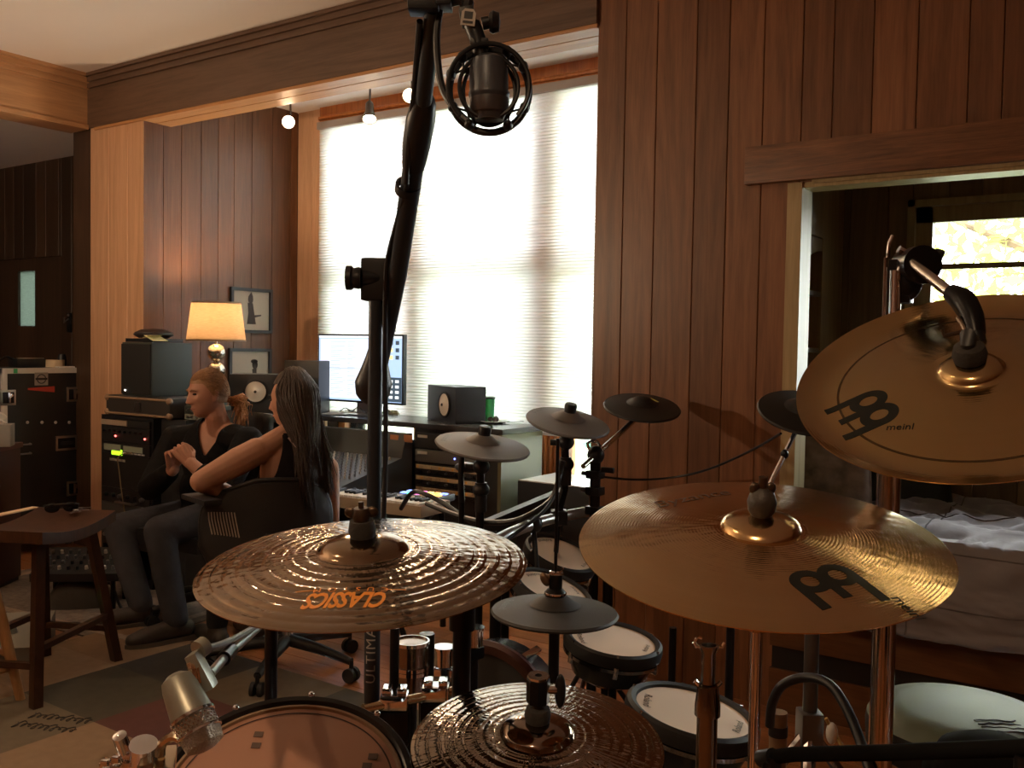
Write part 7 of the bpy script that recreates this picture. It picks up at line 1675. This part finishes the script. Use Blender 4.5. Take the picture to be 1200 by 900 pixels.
m = MB(); m.tube([H @ V((-.020, .0715, -.063)), H @ V((-.008, .0782, -.0615)), H @ V((0, .0792, -.0625)), H @ V((.008, .0782, -.0615)), H @ V((.020, .0715, -.063))], [.0012, .0034, .0036, .0034, .0012], seg=6, smooth=3); m.build('lips', mat('lip_woman', (.40, .14, .12), .45), root)
HRW = mat('hair_dark', (.060, .040, .032), .42, bump=.3, bscale=300, var=.45, vscale=120, spec=.5, stretch=(1, 1, .25))
rg = random.Random(23); m = MB()
def scalp2(th, ph, k=1.0):
    x, y, z = sin(th)*cos(ph), sin(th)*sin(ph), cos(th); return H @ V((x*.082*k, (y*.098-.006)*k, z*.122*k+.002))
def shell2(u, v):
    ph = 2*pi*u; y = sin(ph); lim = .92 if y > .30 else .92+(min(1, (.30-y)/.4))*1.0
    return scalp2(.02+v*lim, ph, 1.09-(.10*max(0, v-.45)/.55 if y > .1 else 0)*min(1, (y-.1)/.3 if y > .1 else 0))
m.grid(shell2, 48, 14)
back = -fd
for k in range(1300):
    ph = rg.uniform(0, 2*pi); y = sin(ph)
    if y > .22: continue
    th = rg.uniform(.35, 1.1); p0 = scalp2(.05+rg.random()*.25, ph, 1.12); p1 = scalp2(th, ph, 1.13); p2 = scalp2(rg.uniform(1.35, 1.85), ph, 1.15+.04*rg.random())
    side = cos(ph); L_ = rg.uniform(.24, .42)*(1 if y < .1 else .85)
    # falls to the back: gather toward the spine side
    endp = V((hw.x, hw.y, 0))+back*(.045+.035*rg.random())+hx*side*.085*rg.uniform(.8, 1.1)+RT*.045+FW*-.03
    p3 = V((p2.x, p2.y, 0)).lerp(endp, .55)+UP*(p2.z-.13); p4 = endp+UP*(p2.z-L_)+V((rg.gauss(0, .012), rg.gauss(0, .012), 0))
    # keep outside the back
    q = p4-nk; 
    dep = (p4-ch).dot(fwd)
    if dep > -.095 and p4.z < nk.z-.03: p4 = p4-fwd*(dep+.105+.02*rg.random())
    dep = (p3-nk).dot(fwd)
    if dep > -.06 and p3.z < nk.z+.03: p3 = p3-fwd*(dep+.065+.01*rg.random())
    m.tube([p0, p1, p2, p3, p4], [.0020, .0028, .0031, .0028, .0010], seg=4, smooth=4)
m.build('hair', HRW, root, ang=180)
# sleeveless black top
TOP = mat('top_black', (.014, .011, .013), .9, bump=.3, bscale=30, spec=.2)
m = MB(); blob(m, ch, (.158, .101, .175), (sdir, fwd)); blob(m, bl, (.140, .105, .155), (sdir, fwd)); blob(m, pel+UP*.03, (.172, .125, .10), (sdir, fwd))
limb(m, [nk-UP*.022, shL.lerp(nk, .35)-UP*.010], [.052, .055]); limb(m, [nk-UP*.022, shR.lerp(nk, .35)-UP*.010], [.052, .055])
def topcut(bm):
    dead = []
    for f in bm.faces:
        c = f.calc_center_median(); r = c-nk; side = r.dot(sdir); h = r.z
        lim = .085+max(0, -h-.05)*.32 if h > -.20 else 9
        if h > -.002: dead.append(f)
        elif abs(side) > lim: dead.append(f)
        elif (r-UP*h).length < .052 and h > -.03: dead.append(f)
    bmesh.ops.delete(bm, geom=dead, context='FACES'); trim_edge(bm)
o = remeshed(m, 'top', TOP, root, .008, 5, topcut); sm = o.modifiers.new('cloth', 'SOLIDIFY'); sm.thickness = .004; sm.offset = 0
m = MB(); m.tube([P(338, 513, 3.86), P(347, 524, 3.85), P(352, 529, 3.855)], .0035, seg=6, smooth=3); m.build('strap', mat('strap_pale', (.40, .30, .27), .6), root)
m = MB(); blob(m, pel-UP*.01, (.175, .128, .115), (sdir, fwd))
for h_, k_, a_ in ((hpL, knL, anL), (hpR, knR, anR)): limb(m, [h_, k_, a_+UP*.03], [.096, .070, .050])
remeshed(m, 'trousers', mat('trousers_black', (.02, .02, .022), .85, bump=.3, bscale=24), root, .010, 4)
for a_ in (anL, anR):
    m = MB(); b = V((a_.x, a_.y, 0)); limb(m, [b-fwd*.04+UP*.052, b+fwd*.10+UP*.046, b+fwd*.19+UP*.036], [.040, .042, .034]); limb(m, [b+UP*.11, b+UP*.05], [.044, .046])
    remeshed(m, 'shoe', SHOE, root, .008, 3, lambda bm: [setattr(v.co, 'z', max(v.co.z, .009)) for v in bm.verts])
# her chair: broad curved back toward us
cb = V((pel.x, pel.y, 0)); rz = atan2(fwd.y, fwd.x)-pi/2; M = Mx.Translation(cb) @ Mx.Rotation(rz, 4, 'Z')
cA, cB = P(236, 600, 3.72), P(391, 596, 3.92)
bx = (cB-cA); bx.z = 0; bw = bx.length; bx.normalize(); bn = UP.cross(bx); bn = bn if bn.dot(FW) < 0 else -bn   # toward us
bc = (cA+cB)/2
ztop = P(320, 562, 3.8).z; zlow = P(320, 668, 3.8).z
def wback(t):
    def f(u, v):
        s = 2*u-1; wv = 1.0-.18*max(0, .35-v)/.35-.14*max(0, (v-.62)/.38)**2
        top = ztop-.03*s*s-.05*max(0, s-.55)-.055*max(0, -s-.25); z = zlow+(top-zlow)*v
        return V((bc.x, bc.y, 0))+bx*(s*bw/2*wv)+bn*(.085*(1-s*s)+.018*(1-v)-.06)+UP*z
    m = MB(); m.grid(f, 32, 20); o = m.build('backrest', mat('mesh_black', (.022, .021, .022), .6, bump=.25, bscale=500), t); s = o.modifiers.new('shell', 'SOLIDIFY'); s.thickness = .016; s.offset = 0
    m = MB(); m.tube([f(k/30, 1.0)+bn*.004 for k in range(31)], .010, seg=8); m.tube([f(1, k/20) for k in range(21)], .009, seg=8); m.tube([f(0, k/20) for k in range(21)], .009, seg=8); m.build('back_rim', CHB, t)
    m = MB()
    for k in range(10):
        u = .045+k*.021; m.tube([f(u+.012*j, .78-.03*k*.3-j*.10)+bn*.011 for j in range(4)], .0028, seg=5)
    m.build('lumbar_slat', mat('slat_pale', (.50, .45, .38), .5), t)
    m = MB(); m.tube([V((bc.x, bc.y, zlow+.15))+bn*.05, V((bc.x, bc.y, .44))+bn*.06, V((pel.x, pel.y, .40))], .020, smooth=3); m.build('back_bar', CHB, t)
    for s, lim_ in ((-1, elL), (1, elR)):
        m = MB(); a = M @ V((s*.27, .0, .40)); b = V((lim_.x, lim_.y, lim_.z-.062)); m.tube([M @ V((s*.2, 0, .40)), a, V((a.x, a.y, b.z-.05)).lerp(V((b.x, b.y, b.z-.05)), .3), b-UP*.012], .014, smooth=3); m.build('armrest_post', CHB, t)
        m = MB(); m.box(b-UP*.008, (.075, .22, .022), M, bev=.010); m.build('armrest', CHB, t)
office_chair('office_chair', 'black office chair with a broad curved back turned to us, under the woman', M, .50, wback, five=.33, rot=2.6)
# ================================================================ the room's ceiling lamps, and an added floor lamp behind the viewer
def ceiling_lamp(x, y, label, w):
    t = thing('ceiling_lamp', label, 'ceiling light', (x, y, ZC-.08), 'ceiling lights')
    M = Mx.Translation(V((x, y, ZC))); m = MB(); m.lathe([(0, 0), (.085, 0), (.085, -.055), (.078, -.06), (.074, -.05), (0, -.045)], M, 28); m.build('housing', STEEL, t)
    m = MB(); m.lathe([(0, -.051), (.045, -.053), (.05, -.048), (0, -.047)], M, 20); m.build('bulb', mat('ceiling_glow', (1, .8, .5), .5, emit=(1, .72, .40), estr=40), t)
    light('ceiling_lamp_light', 'SPOT', (x, y, ZC-.07), w, WARM, .05, spot_size=radians(150), spot_blend=.8)
ceiling_lamp(-2.3, .2, 'round ceiling lamp over the left of the drums', 12)
ceiling_lamp(-.2, -.9, 'round ceiling lamp behind the viewer', 60)
def fill_uplight(x, y, label, w):  # added lamp out of view, brightens the ceiling, left beam and pier
    t = thing('fill_floor_lamp', label, 'floor lamp', (x, y, 0), 'added fill lamps behind the viewer'); M = Mx.Translation(V((x, y, 0)))
    m = MB(); m.lathe([(0, 0), (.15, 0), (.15, .02), (.03, .035), (0, .035)], M, 32); m.build('base', BLACKM, t)
    m = MB(); m.cone((x, y, .03), (x, y, 1.74), .012); m.build('pole', BLACKM, t)
    m = MB(); m.lathe([(.02, 1.74), (.16, 1.84), (.162, 1.845), (.02, 1.75)], M, 40, close=True); m.build('lamp_shade', translucent('opal_shade', (.9, .75, .55), .6), t)
    m = MB(); m.sphere((x, y, 1.80), .03); m.build('bulb', mat('ceiling_glow', (1, .8, .5)), t)
    light('fill_floor_light', 'POINT', (x, y, 1.88), w, (1, .72, .46), .05)
fill_uplight(-4.5, .2, 'added tall fill lamp with an opal bowl, unseen behind the viewer, by the dark room side', 90)
